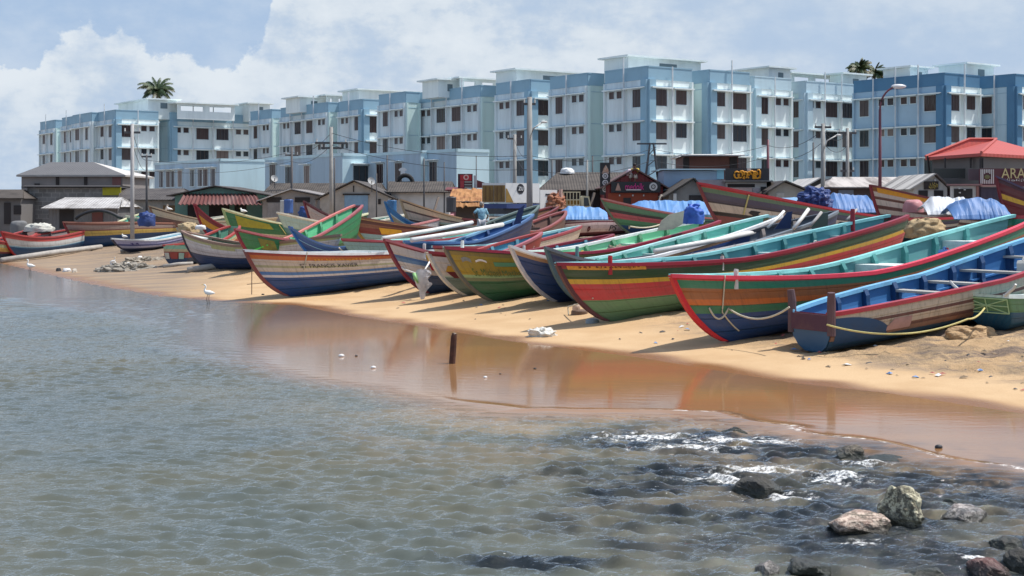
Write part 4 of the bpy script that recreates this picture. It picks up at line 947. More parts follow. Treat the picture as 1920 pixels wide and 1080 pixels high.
    if stem:
        pr = [pt(0, v, 0, 1) for v in np.linspace(.06, 1.0, 14)]; pr = [Vector((p.x, 0, p.z)) for p in pr]
        if stem_up: 
            dd = (pr[-1]-pr[-3]).normalized(); pr.append(pr[-1]+dd*stem_up)
        g = MB(); wd = .05; vv = []
        for i, p in enumerate(pr):
            for (x, y) in ((-.055, -wd), (-.055, wd), (.10, wd), (.10, -wd)): vv.append(p+Vector((x, y, 0)))
        fs = [(i*4+(k+1) % 4, i*4+k, (i+1)*4+k, (i+1)*4+(k+1) % 4) for i in range(len(pr)-1) for k in range(4)]+[(0,1,2,3), tuple((len(pr)-1)*4+k for k in (3,2,1,0))]
        g.add(vv, fs); g.build('stem', mat(stem, .5, .4, 3, .1), o)
    for (t, side, h, rad, c) in posts:
        p = pt(t, 1.0, -.05, side); g = MB(); g.tube([p+Vector((0, 0, -.25)), p+Vector((0, 0, h*.8)), p+Vector((.01, 0, h))], [rad, rad, rad*.92], 9); g.build('mooring_post', mat(c, .7, .5, 5, .2), o)
    return H
def on_hull(H, poly_fn, nu, nv, m, nm, off=.012, side=-1, label=None):
    """a painted field: poly_fn(u, v) -> (t, v) on the hull's side"""
    g = MB(); g.grid(lambda u, v: H.pt(*poly_fn(u, v), off, side), nu, nv); q = g.build(nm, m, H.root, smooth=True)
    if label: q['label'] = label
    return q
def quadf(a, b, c, d): return lambda u, v: tuple((np.array(a)*(1-u)*(1-v)+np.array(b)*u*(1-v)+np.array(c)*u*v+np.array(d)*(1-u)*v))
def hull_text(H, s, t0, t1, v0, v1, m, side=-1, off=.02):
    vs, fs = text_mesh(s, 1.0); x0, x1 = min(v[0] for v in vs), max(v[0] for v in vs); y0, y1 = min(v[1] for v in vs), max(v[1] for v in vs)
    g = MB(); g.add([H.pt(t0+(t1-t0)*(v[0]-x0)/(x1-x0), v0+(v1-v0)*(v[1]-y0)/(y1-y0), off, side) for v in vs], fs); return g.build('lettering', m, H.root)
def rope(label, pts, rad=.018, sag=0.0, m=None, n=18, cat='rope'):
    P = [Vector(p) for p in pts]; out = []
    for a, b in zip(P[:-1], P[1:]):
        for i in range(n): u = i/n; out.append(a.lerp(b, u)-Vector((0, 0, sag*4*u*(1-u))))
    out.append(P[-1]); g = MB(); g.tube(out, rad, 6); return tag(g.build('rope', m or m_rope, smooth=True), label, cat, 'mooring ropes')
def hull_marks(H, n, t0, t1, v0, v1, m, side=-1, off=.02, seed=1):
    g = MB()
    for q in strokes(n, seed): g.add([H.pt(t0+(t1-t0)*x, v0+(v1-v0)*y*1.1, off, side) for x, y in q], [(0, 1, 2, 3)])
    return g.build('lettering', m, H.root)
RED, MAR, YEL, ORG = sh(170, 30, 38), sh(115, 28, 40), sh(178, 140, 25), sh(176, 92, 34)
GRN, DGR, LGR, BLU = sh(38, 110, 78), sh(28, 62, 36), sh(92, 126, 92), sh(16, 58, 112)
NAVY, WHT, CRM, TEAL = sh(26, 46, 84), sh(176, 170, 168), sh(182, 164, 142), sh(96, 148, 148)
SKY, BRN, DBR, MINT = sh(96, 140, 160), sh(120, 80, 60), sh(84, 54, 48), sh(140, 205, 165)
BLUIN, PNK, ORB = sh(48, 98, 146), sh(190, 80, 100), sh(140, 84, 44)

# --- front row, from the right end of the beach to the left
b1 = boat('small teal boat with a green lattice painted bow, cut off by the picture edge', (1868, 617), (1846, 552), (2060, 520), 4.2, 1.25, [(.92, sh(176, 200, 196)), (.48, sh(84, 124, 84)), (0, sh(24, 78, 104))], sh(120, 190, 200), sh(190, 205, 200), depth=.62, w0=.86, w1=.5, thwarts=(.4,), ribs=3, near=True, rs=.2, pb=3, foredeck=False)
g = MB(); z0, z1 = .34, .62
b2 = boat('blue open boat with a square bow, two wooden bow posts and cream plank sides', (1525, 659), (1520, 586), (2130, 398), 10.5, 2.35, [(.93, sh(130, 30, 40)), (.70, sh(172, 158, 138)), (.62, sh(92, 52, 44)), (.44, sh(170, 152, 130)), (.34, sh(96, 58, 48)), (.22, sh(120, 84, 66)), (0, sh(22, 66, 96))],
          BLUIN, sh(150, 40, 50), depth=.92, w0=.46, w1=.5, ribs=9, thwarts=(.34, .45, .56, .7), thwart_col=(.42, .40, .36), rr=.9, rail2=sh(110, 170, 205), planks=5, wear=.7, pb=1.6, rib_col=sh(18, 58, 98), foredeck=False, rs=.3)
b3 = boat('red railed boat with teal inside and green, orange and deep blue bands', (1352, 645), (1259, 516), (1925, 404), 12.4, 2.0, [(.93, RED), (.80, sh(36, 112, 84)), (.62, ORB), (.52, ORG), (.38, sh(44, 104, 74)), (0, BLU)], TEAL, sh(205, 50, 70), depth=.98, w1=.40, stem=sh(190, 24, 34),
          ribs=9, thwarts=(.22, .36, (.60, .62), (.86, .55)), thwart_col=(.72, .76, .74), posts=[(.11, -1, .16, .05, (.6, .58, .55))], rail2=sh(130, 196, 192), rib_col=sh(60, 126, 124))
b4 = boat('long boat with dark green, yellow and red stripes over a pale green bottom', (1132, 606), (1044, 494), (1684, 404), 12.6, 2.0, [(.90, sh(120, 24, 40)), (.71, DGR), (.62, YEL), (.31, sh(165, 42, 52)), (0, sh(84, 122, 90))], sh(84, 142, 148), sh(128, 24, 44), depth=1.05, w1=.36, stem=sh(80, 40, 44), ribs=9,
          thwarts=(.3, .62, .86), thwart_col=(.50, .62, .62), posts=[(.10, -1, .20, .055, sh(150, 30, 40)), (.36, -1, .13, .05, (.6, .58, .55)), (.90, 1, .38, .07, sh(130, 26, 40))], rail2=sh(120, 182, 184), rib_col=sh(48, 104, 108))
b5 = boat('dark slate boat with a tall upright stem and a white pipe along its side', (1078, 572), (1024, 464), (1570, 396), 11.5, 1.8, [(.9, sh(60, 70, 84)), (.5, NAVY), (0, sh(60, 60, 66))], sh(84, 92, 102), sh(100, 108, 116), depth=.90, pb=5.0, stem=sh(70, 92, 98), ribs=8, thwarts=(.4, .6), thwart_col=(.40, .38, .36), rail2=sh(48, 52, 60), rib_col=sh(120, 112, 108),
          posts=[(.07, -1, .30, .05, sh(80, 120, 126))])
b6 = boat('deep blue hull with a pale grey stem and white trim next to the yellow bow', (1036, 569), (957, 461), (1452, 404), 11.0, 1.8, [(.93, sh(220, 214, 205)), (.84, sh(158, 120, 86)), (0, sh(18, 54, 106))], sh(130, 200, 184), sh(222, 226, 222), depth=.92, pb=4.2, w1=.35, stem=sh(190, 186, 186), ribs=8, thwarts=(.35, .55, .75), rail2=sh(160, 215, 200), rib_col=sh(60, 120, 110))
b7 = boat('yellow bowed boat with faded lettering above pale and dark green bands', (918, 568), (834, 464), (1334, 414), 11.8, 2.0, [(.94, sh(60, 62, 52)), (.86, sh(120, 104, 50)), (.46, sh(140, 118, 28)), (.40, sh(122, 150, 104)), (.33, sh(96, 104, 74)), (0, sh(24, 82, 58))], MINT, sh(130, 30, 52), depth=.98, w1=.38, stem=sh(96, 92, 80), ribs=8, thwarts=(.3, .52, .72), thwart_col=(.66, .78, .70), rail2=sh(210, 232, 200),
          posts=[(.085, 1, .26, .05, (.66, .64, .62)), (.20, -1, .20, .04, (.66, .64, .62))], rib_col=sh(70, 120, 90))
b8 = boat('white boat with a maroon hexagon patch between two bigger bows', (868, 557), (802, 472), (1150, 440), 8.8, 1.35, [(.90, MAR), (.42, WHT), (.38, sh(150, 168, 160)), (0, sh(80, 104, 108))], sh(84, 150, 170), MAR, depth=.88, stem=sh(180, 178, 172), ribs=6, thwarts=(.4, .6), thwart_col=(.7, .72, .7))
b9 = boat('white bowed boat with a red and yellow number patch and blue bottom', (800, 553), (722, 449), (1016, 436), 7.4, 1.35, [(.92, sh(130, 60, 70)), (.72, WHT), (.66, sh(60, 96, 140)), (.58, sh(84, 116, 150)), (.36, WHT), (0, sh(16, 52, 98))], sh(92, 156, 176), sh(150, 84, 90), depth=.86, stem=sh(110, 30, 50), ribs=6, thwarts=(.45, .65), thwart_col=(.70, .72, .70), rail2=sh(150, 60, 56),
          posts=[(.17, -1, .22, .05, (.66, .64, .62))])
b10 = boat('white and blue striped boat with orange band below a white rail and black lettering', (532, 558), (459, 469), (985, 470), 11.6, 2.0, [(.90, sh(140, 50, 40)), (.80, ORG), (.66, sh(176, 164, 152)), (.60, sh(146, 144, 110)), (.50, sh(176, 166, 156)), (.42, sh(58, 104, 158)), (.36, sh(176, 176, 184)), (0, sh(16, 60, 118))], TEAL, sh(230, 216, 208), depth=1.0, w1=.3, stem=sh(120, 60, 56), ribs=8, thwarts=(.4, .6))
b11 = boat('bright blue boat with a high curved prow and an orange name plate', (604, 508), (543, 425), (960, 440), 10.8, 1.8, [(.86, sh(40, 92, 150)), (.72, sh(22, 76, 148)), (.69, sh(120, 170, 205)), (.40, sh(24, 66, 128)), (.25, sh(110, 40, 48)), (0, sh(24, 60, 110))], sh(120, 180, 190), sh(70, 96, 140), depth=.72, pb=6, rr=.8, stem=sh(24, 90, 160), ribs=6, thwarts=(.4, .6), foredeck=False)
b12 = boat('green boat with maroon rail and pale green inside, stern lifted behind the striped boat', (498, 506), (441, 429), (672, 385), 7.8, 1.4, [(.93, sh(130, 50, 66)), (.30, sh(36, 112, 72)), (0, sh(28, 80, 50))], sh(104, 186, 140), sh(150, 84, 88), depth=.88, w1=.35, stem=sh(130, 40, 56), ribs=7, thwarts=(.35, .55), rail2=sh(196, 112, 104))
b13 = boat('white topped boat with a deep navy bottom and dark stem beside the driftwood', (382, 506), (341, 433), (640, 440), 8.4, 1.4, [(.90, sh(128, 112, 84)), (.82, sh(150, 146, 96)), (.62, sh(176, 170, 168)), (.40, sh(164, 156, 156)), (.36, sh(30, 34, 60)), (0, sh(14, 46, 88))], sh(96, 110, 90), sh(128, 100, 84), depth=.86, stem=sh(40, 36, 44), ribs=5, thwarts=(.4,), planks=4)
b14 = boat('green boat with a yellow bow patch and cream rail below the awning', (455, 463), (418, 391), (690, 400), 9.4, 1.7, [(.92, sh(196, 188, 140)), (.36, sh(44, 108, 70)), (.22, sh(190, 182, 160)), (.05, sh(110, 36, 50)), (0, sh(40, 60, 90))], sh(120, 170, 150), sh(205, 200, 160), depth=.80, stem=sh(150, 166, 110), ribs=5, thwarts=(.4, .6))
b15 = boat('yellow and blue boat with a tall dark red prow under the awning', (402, 460), (364, 382), (640, 404), 9.6, 1.7, [(.74, sh(120, 34, 46)), (.45, sh(186, 130, 26)), (0, sh(26, 66, 116))], sh(100, 130, 150), sh(128, 42, 50), depth=.62, pb=4.5, stem=sh(130, 26, 40), ribs=4, thwarts=(.4,), foredeck=False)
b16 = boat('small red ended skiff with green and white crates painted on its flat bow', (331, 499), (329, 460), (440, 424), 5.0, 1.5, [(.80, sh(120, 160, 130)), (.66, sh(170, 150, 110)), (.34, sh(140, 58, 40)), (0, sh(22, 52, 84))], sh(80, 130, 110), sh(150, 56, 50), depth=.80, w0=.82, w1=.4, ribs=3, thwarts=(.5,), foredeck=False, rs=.2, cat='skiff', name='skiff')
b17 = boat('small lilac striped boat low on the sand near the flat bowed skiff', (243, 474), (209, 447), (370, 432), 6.0, 1.3, [(.90, sh(90, 60, 70)), (.60, sh(150, 150, 180)), (.45, sh(80, 84, 130)), (.25, sh(164, 164, 186)), (0, sh(40, 50, 76))], sh(150, 190, 200), sh(200, 205, 200), depth=.52, ribs=3, thwarts=(.5,), stem=sh(60, 56, 70))
b18 = boat('brown topped boat with mustard band and blue bottom at the far row end', (155, 468), (119, 416), (398, 420), 10.5, 1.9, [(.88, sh(120, 76, 62)), (.70, sh(140, 120, 110)), (.64, sh(110, 66, 56)), (.42, sh(176, 146, 66)), (0, sh(18, 62, 106))], sh(110, 150, 140), sh(140, 96, 80), depth=1.22, stem=sh(120, 40, 40), ribs=5, thwarts=(.4, .6))
b19 = boat('white and blue boat with dark red upper planks, second from the far end', (36, 487), (3, 434), (178, 424), 9.5, 1.9, [(.84, sh(150, 48, 48)), (.76, sh(176, 60, 56)), (.46, sh(184, 182, 178)), (.41, sh(120, 160, 176)), (0, sh(22, 72, 112))], sh(130, 120, 120), sh(150, 60, 58), depth=1.05, pb=3.2, stem=sh(160, 40, 40), ribs=4, thwarts=(.4,))
b20 = boat('red and mustard boat cut by the picture edge at the far end', (-28, 492), (-66, 436), (70, 428), 9.5, 1.8, [(.80, sh(150, 40, 40)), (.62, sh(140, 140, 100)), (.40, sh(180, 140, 60)), (.30, sh(110, 36, 44)), (0, sh(26, 52, 84))], sh(130, 110, 110), sh(150, 60, 58), depth=.85, stem=sh(140, 40, 40), ribs=3, thwarts=(.4,))
b21 = boat('green boat seen over its neighbour, stern lifted with a blue bundle inside', (186, 462), (166, 418), (268, 400), 8.0, 1.5, [(.9, sh(190, 180, 150)), (0, sh(36, 110, 70))], sh(90, 180, 160), sh(196, 190, 150), depth=.80, ribs=4, thwarts=(.5, .7))
b22 = boat('weathered cream and brown boat with sharp bow in front of the cream shed', (318, 448), (280, 386), (520, 408), 9.0, 1.7, [(.92, sh(90, 70, 62)), (.68, sh(176, 164, 140)), (.60, sh(96, 74, 66)), (.34, sh(120, 84, 72)), (0, sh(150, 168, 170))], sh(120, 150, 140), sh(150, 132, 108), depth=.84, stem=sh(120, 84, 66), ribs=4, thwarts=(.5,), planks=5)
b23 = boat('brown and maroon boat with a yellow bow plate over a pale blue bottom', (700, 470), (657, 404), (1010, 414), 10.4, 1.7, [(.92, sh(180, 150, 110)), (.80, sh(84, 44, 44)), (.66, sh(128, 84, 70)), (.44, sh(110, 40, 48)), (0, sh(120, 158, 170))], sh(110, 90, 84), sh(120, 84, 70), depth=.74, stem=sh(140, 110, 40), ribs=5, thwarts=(.4, .6))
b24 = boat('cream planked boat with dark seams and number on its bow near the white shed', (790, 450), (751, 374), (1040, 408), 9.6, 1.7, [(.93, sh(70, 50, 44)), (.74, sh(190, 168, 136)), (.68, sh(84, 66, 60)), (.46, sh(180, 160, 140)), (.40, sh(60, 50, 56)), (.16, sh(160, 150, 144)), (0, sh(90, 70, 66))], sh(120, 110, 100), sh(160, 130, 96), depth=.70, stem=sh(150, 130, 100), ribs=4, thwarts=(.5,), planks=4)
b25 = boat('boat with a tall blue prow in front of the dark shed gap', (762, 452), (722, 378), (1000, 410), 9.0, 1.6, [(.72, sh(26, 88, 140)), (.66, sh(160, 160, 160)), (0, sh(140, 110, 84))], sh(120, 120, 120), sh(60, 96, 130), depth=.58, pb=5, stem=sh(30, 96, 150), ribs=3, thwarts=(.5,), foredeck=False)
b26 = boat('dark red stemmed boat with a pale pink side next to the grey plank shed', (604, 452), (570, 377), (800, 404), 9.0, 1.6, [(.90, sh(110, 50, 56)), (.40, sh(180, 158, 150)), (0, sh(96, 84, 110))], sh(140, 130, 130), sh(90, 56, 60), depth=.78, pb=3, stem=sh(110, 26, 44), ribs=3, thwarts=(.5,))
b27 = boat('boxy pale pink boat with red flower marks and maroon trim', (1034, 446), (1029, 412), (1172, 410), 5.4, 1.9, [(.88, sh(110, 56, 56)), (.80, sh(190, 170, 165)), (.72, sh(120, 50, 60)), (.14, sh(196, 172, 170)), (0, sh(120, 60, 66))], sh(130, 100, 90), sh(120, 50, 56), depth=.92, w0=.86, w1=.6, ribs=3, thwarts=(.5,), foredeck=False, rs=.1)
b28 = boat('green and rose striped boat with a long raised bow beside the pink boxy boat', (1190, 446), (1128, 372), (1480, 410), 10.4, 2.0, [(.92, sh(150, 70, 74)), (.72, sh(80, 122, 92)), (.62, sh(50, 48, 48)), (.44, sh(168, 76, 84)), (.24, sh(70, 126, 90)), (0, sh(24, 66, 110))], sh(120, 150, 140), sh(176, 110, 104), depth=.84, pb=1.7, stem=sh(96, 110, 84), ribs=4, thwarts=(.5,))
b29 = boat('big dark boat with a white band of black arrows along its striped side', (1400, 475), (1309, 343), (1800, 408), 13.0, 2.3, [(.94, sh(165, 34, 44)), (.86, sh(84, 108, 84)), (.72, sh(70, 66, 84)), (.69, sh(48, 44, 52)), (.55, sh(176, 164, 150)), (.48, sh(40, 40, 44)), (.28, sh(120, 64, 62)), (.16, sh(76, 112, 76)), (0, sh(36, 76, 92))], sh(90, 84, 84), sh(160, 40, 50), depth=1.05, pb=1.5, stem=sh(110, 44, 50), ribs=4, thwarts=(.5,), tm=.75)
b30 = boat('brown and white planked boat with orange painted rail and dark red stem', (1672, 452), (1632, 347), (2050, 412), 11.5, 2.2, [(.88, sh(140, 90, 44)), (.78, sh(196, 180, 160)), (.72, sh(110, 76, 62)), (.60, sh(196, 182, 164)), (.52, sh(104, 72, 64)), (.42, sh(190, 176, 158)), (.34, sh(110, 80, 70)), (.22, sh(176, 160, 146)), (0, sh(30, 56, 96))], sh(120, 90, 84), sh(110, 48, 46), depth=.95, pb=1.6, stem=sh(120, 30, 40), ribs=4, thwarts=(.5,), planks=5, posts=[(.45, -1, .28, .07, sh(120, 24, 36))], tm=.7)
b31 = boat('large maroon boat with a yellow stripe cut by the picture edge', (1906, 450), (1868, 331), (2300, 400), 12.0, 2.4, [(.90, sh(60, 34, 48)), (.70, sh(84, 26, 36)), (.60, sh(190, 150, 30)), (0, sh(96, 22, 34))], sh(70, 80, 110), sh(70, 60, 84), depth=1.0, pb=2.6, stem=sh(100, 30, 40), ribs=3, thwarts=(.5,))
b32 = boat('navy boat lying under two long white poles in the middle of the row', (806, 506), (758, 452), (1000, 402), 7.6, 1.2, [(.9, sh(40, 70, 120)), (0, sh(28, 44, 80))], sh(44, 84, 138), sh(64, 96, 140), depth=.80, ribs=5, thwarts=(.4, .6), rail2=sh(110, 150, 176))
b33 = boat('teal sided boat showing between the blue prow and the brown boat', (690, 500), (640, 448), (935, 432), 9.0, 1.6, [(.9, sh(110, 40, 56)), (0, sh(110, 150, 160))], sh(130, 200, 190), sh(140, 60, 70), depth=.74, ribs=5, thwarts=(.4, .6), rail2=sh(150, 200, 190))
b34 = boat('dark green boat where a man in a blue shirt is standing', (868, 462), (826, 418), (1010, 385), 8.4, 1.5, [(.9, sh(60, 80, 76)), (0, sh(40, 60, 60))], sh(70, 90, 90), sh(90, 104, 100), depth=.70, ribs=4, thwarts=(.5,))
b35 = boat('teal boat under a light blue tarpaulin behind the rose striped boat', (1240, 438), (1205, 388), (1480, 392), 9.0, 1.9, [(.9, sh(130, 190, 200)), (.5, sh(90, 170, 170)), (0, sh(60, 110, 130))], sh(120, 160, 170), sh(150, 190, 200), depth=.80, ribs=3, thwarts=(.5,))

b36 = boat('weathered brown plank boat lying behind the navy boat', (960, 470), (915, 428), (1060, 396), 7.5, 1.4, [(.9, sh(120, 80, 70)), (.5, sh(96, 70, 60)), (0, sh(70, 54, 50))], sh(110, 84, 76), sh(130, 70, 66), depth=.72, ribs=5, thwarts=(.4, .6), planks=6)
b37 = boat('dark red boat with a tan sternboard next to the pink boxy boat', (900, 452), (868, 410), (1040, 388), 8.6, 1.5, [(.9, sh(96, 40, 44)), (.6, sh(110, 70, 60)), (0, sh(60, 44, 50))], sh(120, 84, 60), sh(110, 50, 50), depth=.72, ribs=4, thwarts=(.5,), w1=.3)
b38 = boat('pale teal and white boat wedged behind the green boat with the yellow patch', (560, 462), (520, 398), (760, 402), 9.0, 1.6, [(.92, sh(200, 196, 180)), (.5, sh(150, 176, 170)), (0, sh(70, 120, 130))], sh(130, 180, 170), sh(190, 186, 170), depth=.84, ribs=4, thwarts=(.5,))
b39 = boat('maroon and cream boat low between the yellow bowed and the teal sided boats', (850, 520), (812, 462), (1090, 424), 7.8, 1.2, [(.9, sh(120, 40, 50)), (.5, sh(180, 166, 150)), (0, sh(40, 60, 90))], sh(96, 160, 176), sh(140, 60, 66), depth=.80, ribs=5, thwarts=(.4, .6), rail2=sh(150, 190, 190))

b40 = boat('white and rose boat squeezed behind the brown boat with the yellow plate', (655, 462), (618, 402), (850, 402), 8.4, 1.3, [(.9, sh(150, 70, 76)), (.5, sh(186, 174, 168)), (0, sh(70, 96, 120))], sh(120, 170, 170), sh(180, 120, 120), depth=.74, ribs=4, thwarts=(.5,))
b42 = boat('grey green boat with a pale rail behind the lilac striped boat', (268, 450), (236, 404), (430, 404), 8.0, 1.4, [(.9, sh(190, 186, 168)), (.45, sh(96, 124, 108)), (0, sh(50, 70, 90))], sh(120, 150, 140), sh(186, 180, 160), depth=.80, ribs=3, thwarts=(.5,))
b43 = boat('grey teal boat low behind the dark slate boat', (1430, 448), (1392, 396), (1610, 394), 7.6, 1.4, [(.9, sh(150, 150, 150)), (.5, sh(90, 130, 136)), (0, sh(50, 60, 74))], sh(96, 110, 112), sh(150, 150, 146), depth=.74, ribs=3, thwarts=(.5,))

# --- lettering, patches and other painted details
m_blk = mat((.03, .03, .035), .6, .2, 5, 0); m_red = mat(sh(170, 36, 44), .5, .3, 4, 0); m_yel = mat(sh(200, 150, 30), .5, .4, 4, 0); m_dmar = mat(sh(90, 20, 36), .5, .3, 4, 0); m_wht = mat(sh(200, 196, 192), .5, .3, 4, 0)
hull_text(b10, 'ST FRANCIS XAVIER', .125, .30, .665, .755, m_blk)
hull_marks(b10, 18, .17, .36, .82, .885, m_yel)
hull_text(b7, 'St. Michael', .035, .105, .52, .66, mat(sh(70, 96, 50), .6, .5, 5, 0)); hull_text(b7, 'Matha', .112, .165, .52, .64, mat(sh(76, 104, 60), .6, .5, 5, 0))
on_hull(b7, lambda u, v: (.022+.022*u, .76+.07*v+.03*math.sin(math.pi*u)), 6, 3, mat(sh(120, 122, 120), .6, .5, 8, 0), 'painted_badge')
on_hull(b7, lambda u, v: (.055+.028*u, .77+.035*v+.03*math.sin(math.pi*u)), 8, 2, m_wht, 'painted_scroll')
on_hull(b7, quadf((.10, .71), (.24, .71), (.24, .79), (.10, .79)), 10, 2, mat(sh(84, 128, 92), .5, .3, 4, 0), 'painted_panel')
on_hull(b8, quadf((.045, .46), (.14, .46), (.14, .60), (.028, .60)), 8, 2, m_dmar, 'painted_panel'); on_hull(b8, quadf((.028, .60), (.14, .60), (.14, .73), (.045, .73)), 8, 2, mat(sh(170, 130, 40), .5, .3, 4, 0), 'painted_panel')
on_hull(b9, quadf((.16, .57), (.36, .57), (.36, .77), (.16, .77)), 8, 3, m_red, 'painted_panel'); on_hull(b9, quadf((.16, .77), (.36, .77), (.34, .90), (.16, .90)), 8, 3, m_yel, 'painted_panel')
hull_marks(b9, 11, .19, .34, .62, .72, mat(sh(205, 120, 120), .5, .2, 4, 0), off=.03)
hull_marks(b9, 4, .80, .90, .60, .80, m_wht)
on_hull(b9, quadf((.66, .10), (.99, .10), (1.0, .995), (.60, .995)), 10, 4, mat(sh(128, 40, 38), .5, .4, 2, .1), 'stern_panel', off=.02)
on_hull(b11, quadf((.20, .48), (.36, .48), (.36, .66), (.20, .66)), 8, 2, mat(sh(196, 140, 20), .5, .3, 4, 0), 'name_plate', off=.03); hull_marks(b11, 5, .23, .33, .52, .62, mat(sh(110, 80, 20), .5, .2, 4, 0), off=.045)
on_hull(b12, quadf((.10, .58), (.20, .58), (.20, .88), (.10, .88)), 4, 3, mat(sh(120, 116, 50), .6, .6, 5, 0), 'painted_panel'); on_hull(b12, quadf((.34, .52), (.47, .52), (.47, .60), (.34, .60)), 4, 1, mat(sh(150, 104, 50), .5, .4, 4, 0), 'painted_panel')
on_hull(b12, quadf((.04, .5), (.18, .78), (.18, .81), (.04, .54)), 4, 1, mat(sh(60, 190, 80), .5, .2, 4, 0), 'painted_stripe')
on_hull(b13, quadf((.25, .76), (.42, .76), (.42, .86), (.25, .86)), 4, 2, mat(sh(150, 146, 96), .6, .4, 5, 0), 'painted_panel')
on_hull(b14, quadf((.05, .60), (.26, .66), (.24, .86), (.05, .9)), 6, 3, mat(sh(150, 140, 36), .6, .4, 5, 0), 'painted_panel')
on_hull(b23, quadf((.10, .55), (.20, .55), (.20, .76), (.10, .76)), 4, 2, m_yel, 'name_plate', off=.025)
hull_marks(b24, 8, .26, .42, .56, .66, m_blk)
on_hull(b30, quadf((.015, .885), (.20, .885), (.20, .99), (.015, .99)), 6, 2, mat(sh(205, 140, 20), .5, .3, 4, 0), 'rail_panel'); on_hull(b30, quadf((.33, .80), (.50, .80), (.50, .98), (.33, .98)), 6, 2, mat(sh(200, 140, 24), .5, .3, 4, 0), 'rail_panel')
on_hull(b4, quadf((.012, .905), (.17, .905), (.17, .985), (.012, .985)), 10, 2, mat(sh(190, 130, 40), .5, .5, 7, 0), 'name_plate'); hull_marks(b4, 13, .03, .16, .925, .972, mat(sh(90, 30, 30), .5, .2, 4, 0))
def arrow(t): on_hull(b29, lambda u, v: (t+.030*u+(-.012*(1-abs(2*v-1))), .612+.09*v), 3, 6, m_blk, 'painted_arrow', off=.02)
for t in (.12, .31, .42, .52): arrow(t)
hull_marks(b29, 6, .20, .26, .62, .69, mat(sh(60, 52, 56), .5, .2, 4, 0))
for t in (.10, .34):
    for k_ in range(6):
        a = k_*math.pi/3; on_hull(b27, (lambda a, t: lambda u, v: (t+(.012*math.cos(a)+.016*(u-.5)), .44+.10*math.sin(a)+.09*(v-.5)))(a, t), 2, 2, m_dmar, 'painted_petal', off=.02)
hull_text(b27, 'PS', .62, .72, .30, .60, m_blk)
hull_marks(b17, 2, .12, .22, .60, .84, mat(sh(60, 56, 110), .5, .2, 4, 0))
# lattice on the bow of the small teal boat, on the square bow of the blue one
def bow_face(H, segs, rad, m, nm):
    g = MB()
    for (y0, v0), (y1, v1) in segs:
        a, b = H.pt(0, v0, 0, 1), H.pt(0, v1, 0, 1); g.tube([Vector((a.x-.02, a.y*y0, a.z)), Vector((b.x-.02, b.y*y1, b.z))], rad, 5)
    return g.build(nm, m, H.root)
for sgs in ([(.94, .52), (.94, .90)], [(-.94, .52), (-.94, .90)], [(-.94, .52), (.94, .52)], [(-.94, .90), (.94, .90)], [(-.94, .52), (.94, .90)], [(.94, .52), (-.94, .90)], [(0, .52), (0, .9)], [(-.94, .71), (.94, .71)]): bow_face(b1, [sgs], .014, mat(sh(150, 178, 130), .6, .3, 4, 0), 'lattice_bar')
g = MB(); a = b1.pt(0, 1, 0, 1)
for s_ in (1, -1): 
    g = MB(); g.tube([Vector((a.x-.03, s_*a.y*.9, a.z)), Vector((a.x-.06, s_*(a.y+.16), a.z+.16)), Vector((a.x-.08, s_*(a.y+.22), a.z+.24))], [.035, .03, .025], 6); g.build('bow_horn', mat((.66, .66, .62), .6, .3, 4, .1), b1.root)
a = b2.pt(0, 1.0, 0, 1)
g = MB(); z0, z1 = b2.pt(0, .58, 0, 1).z, b2.pt(0, .97, 0, 1).z; g.box((a.x-.05, -a.y*.98, z0), (a.x+.03, a.y*.98, z1)); g.build('bow_board', mat(sh(72, 46, 58), .8, .6, 2, .2, dcol=sh(100, 70, 64)), b2.root)
P_ = [b2.pt(0, v, 0, 1) for v in (.06, .2, .4, .575)]; vs = [Vector((p.x-.025, p.y*.99, p.z)) for p in P_]+[Vector((p.x-.025, -p.y*.99, p.z)) for p in reversed(P_)]
g = MB(); g.prism(vs, (-.02, 0, 0)); g.build('bow_transom', hullpaint(sh(26, 74, 108)), b2.root)
for s_ in (-1, 1):
    g = MB(); y = s_*a.y*1.0; g.tube([Vector((a.x+.02, y, a.z-.42)), Vector((a.x+.02, y, a.z+.20)), Vector((a.x+.0, y+s_*.02, a.z+.42))], [.085, .085, .075], 10); g.build('bow_post', mat(sh(84, 62, 66), .8, .6, 3, .3), b2.root)
on_hull(b2, lambda u, v: (.006+.12*u*(1-.0*v), .26+.62*v*math.sqrt(max(0, 1-u*u))), 10, 6, mat(sh(34, 64, 96), .6, .4, 3, .1), 'bow_cheek', off=.012)
on_hull(b2, quadf((.105, .40), (.17, .40), (.17, .66), (.13, .66)), 4, 3, mat(sh(160, 124, 116), .7, .4, 3, .1), 'patched_plank', off=.01)
on_hull(b2, quadf((.60, .70), (.72, .70), (.72, .88), (.60, .88)), 4, 2, mat(sh(70, 84, 100), .7, .4, 3, .1), 'patched_plank', off=.012)
# crates painted on the little skiff's flat bow
def bow_panel(H, y0, y1, v0, v1, m, nm='painted_panel'):
    g = MB(); P = [H.pt(0, v, 0, 1) for v in (v0, v1)]; vs = [Vector((P[0].x-.02, P[0].y*y0, P[0].z)), Vector((P[0].x-.02, P[0].y*y1, P[0].z)), Vector((P[1].x-.02, P[1].y*y1, P[1].z)), Vector((P[1].x-.02, P[1].y*y0, P[1].z))]
    g.prism(vs, (-.02, 0, 0)); g.build(nm, m, H.root)
bow_panel(b16, .55, .92, .38, .66, mat(sh(170, 165, 150), .6, .4, 3, 0)); bow_panel(b16, -.3, -.75, .38, .66, mat(sh(140, 160, 140), .6, .4, 3, 0)); bow_panel(b16, -.2, .4, .38, .68, mat(sh(140, 54, 40), .6, .4, 3, 0))
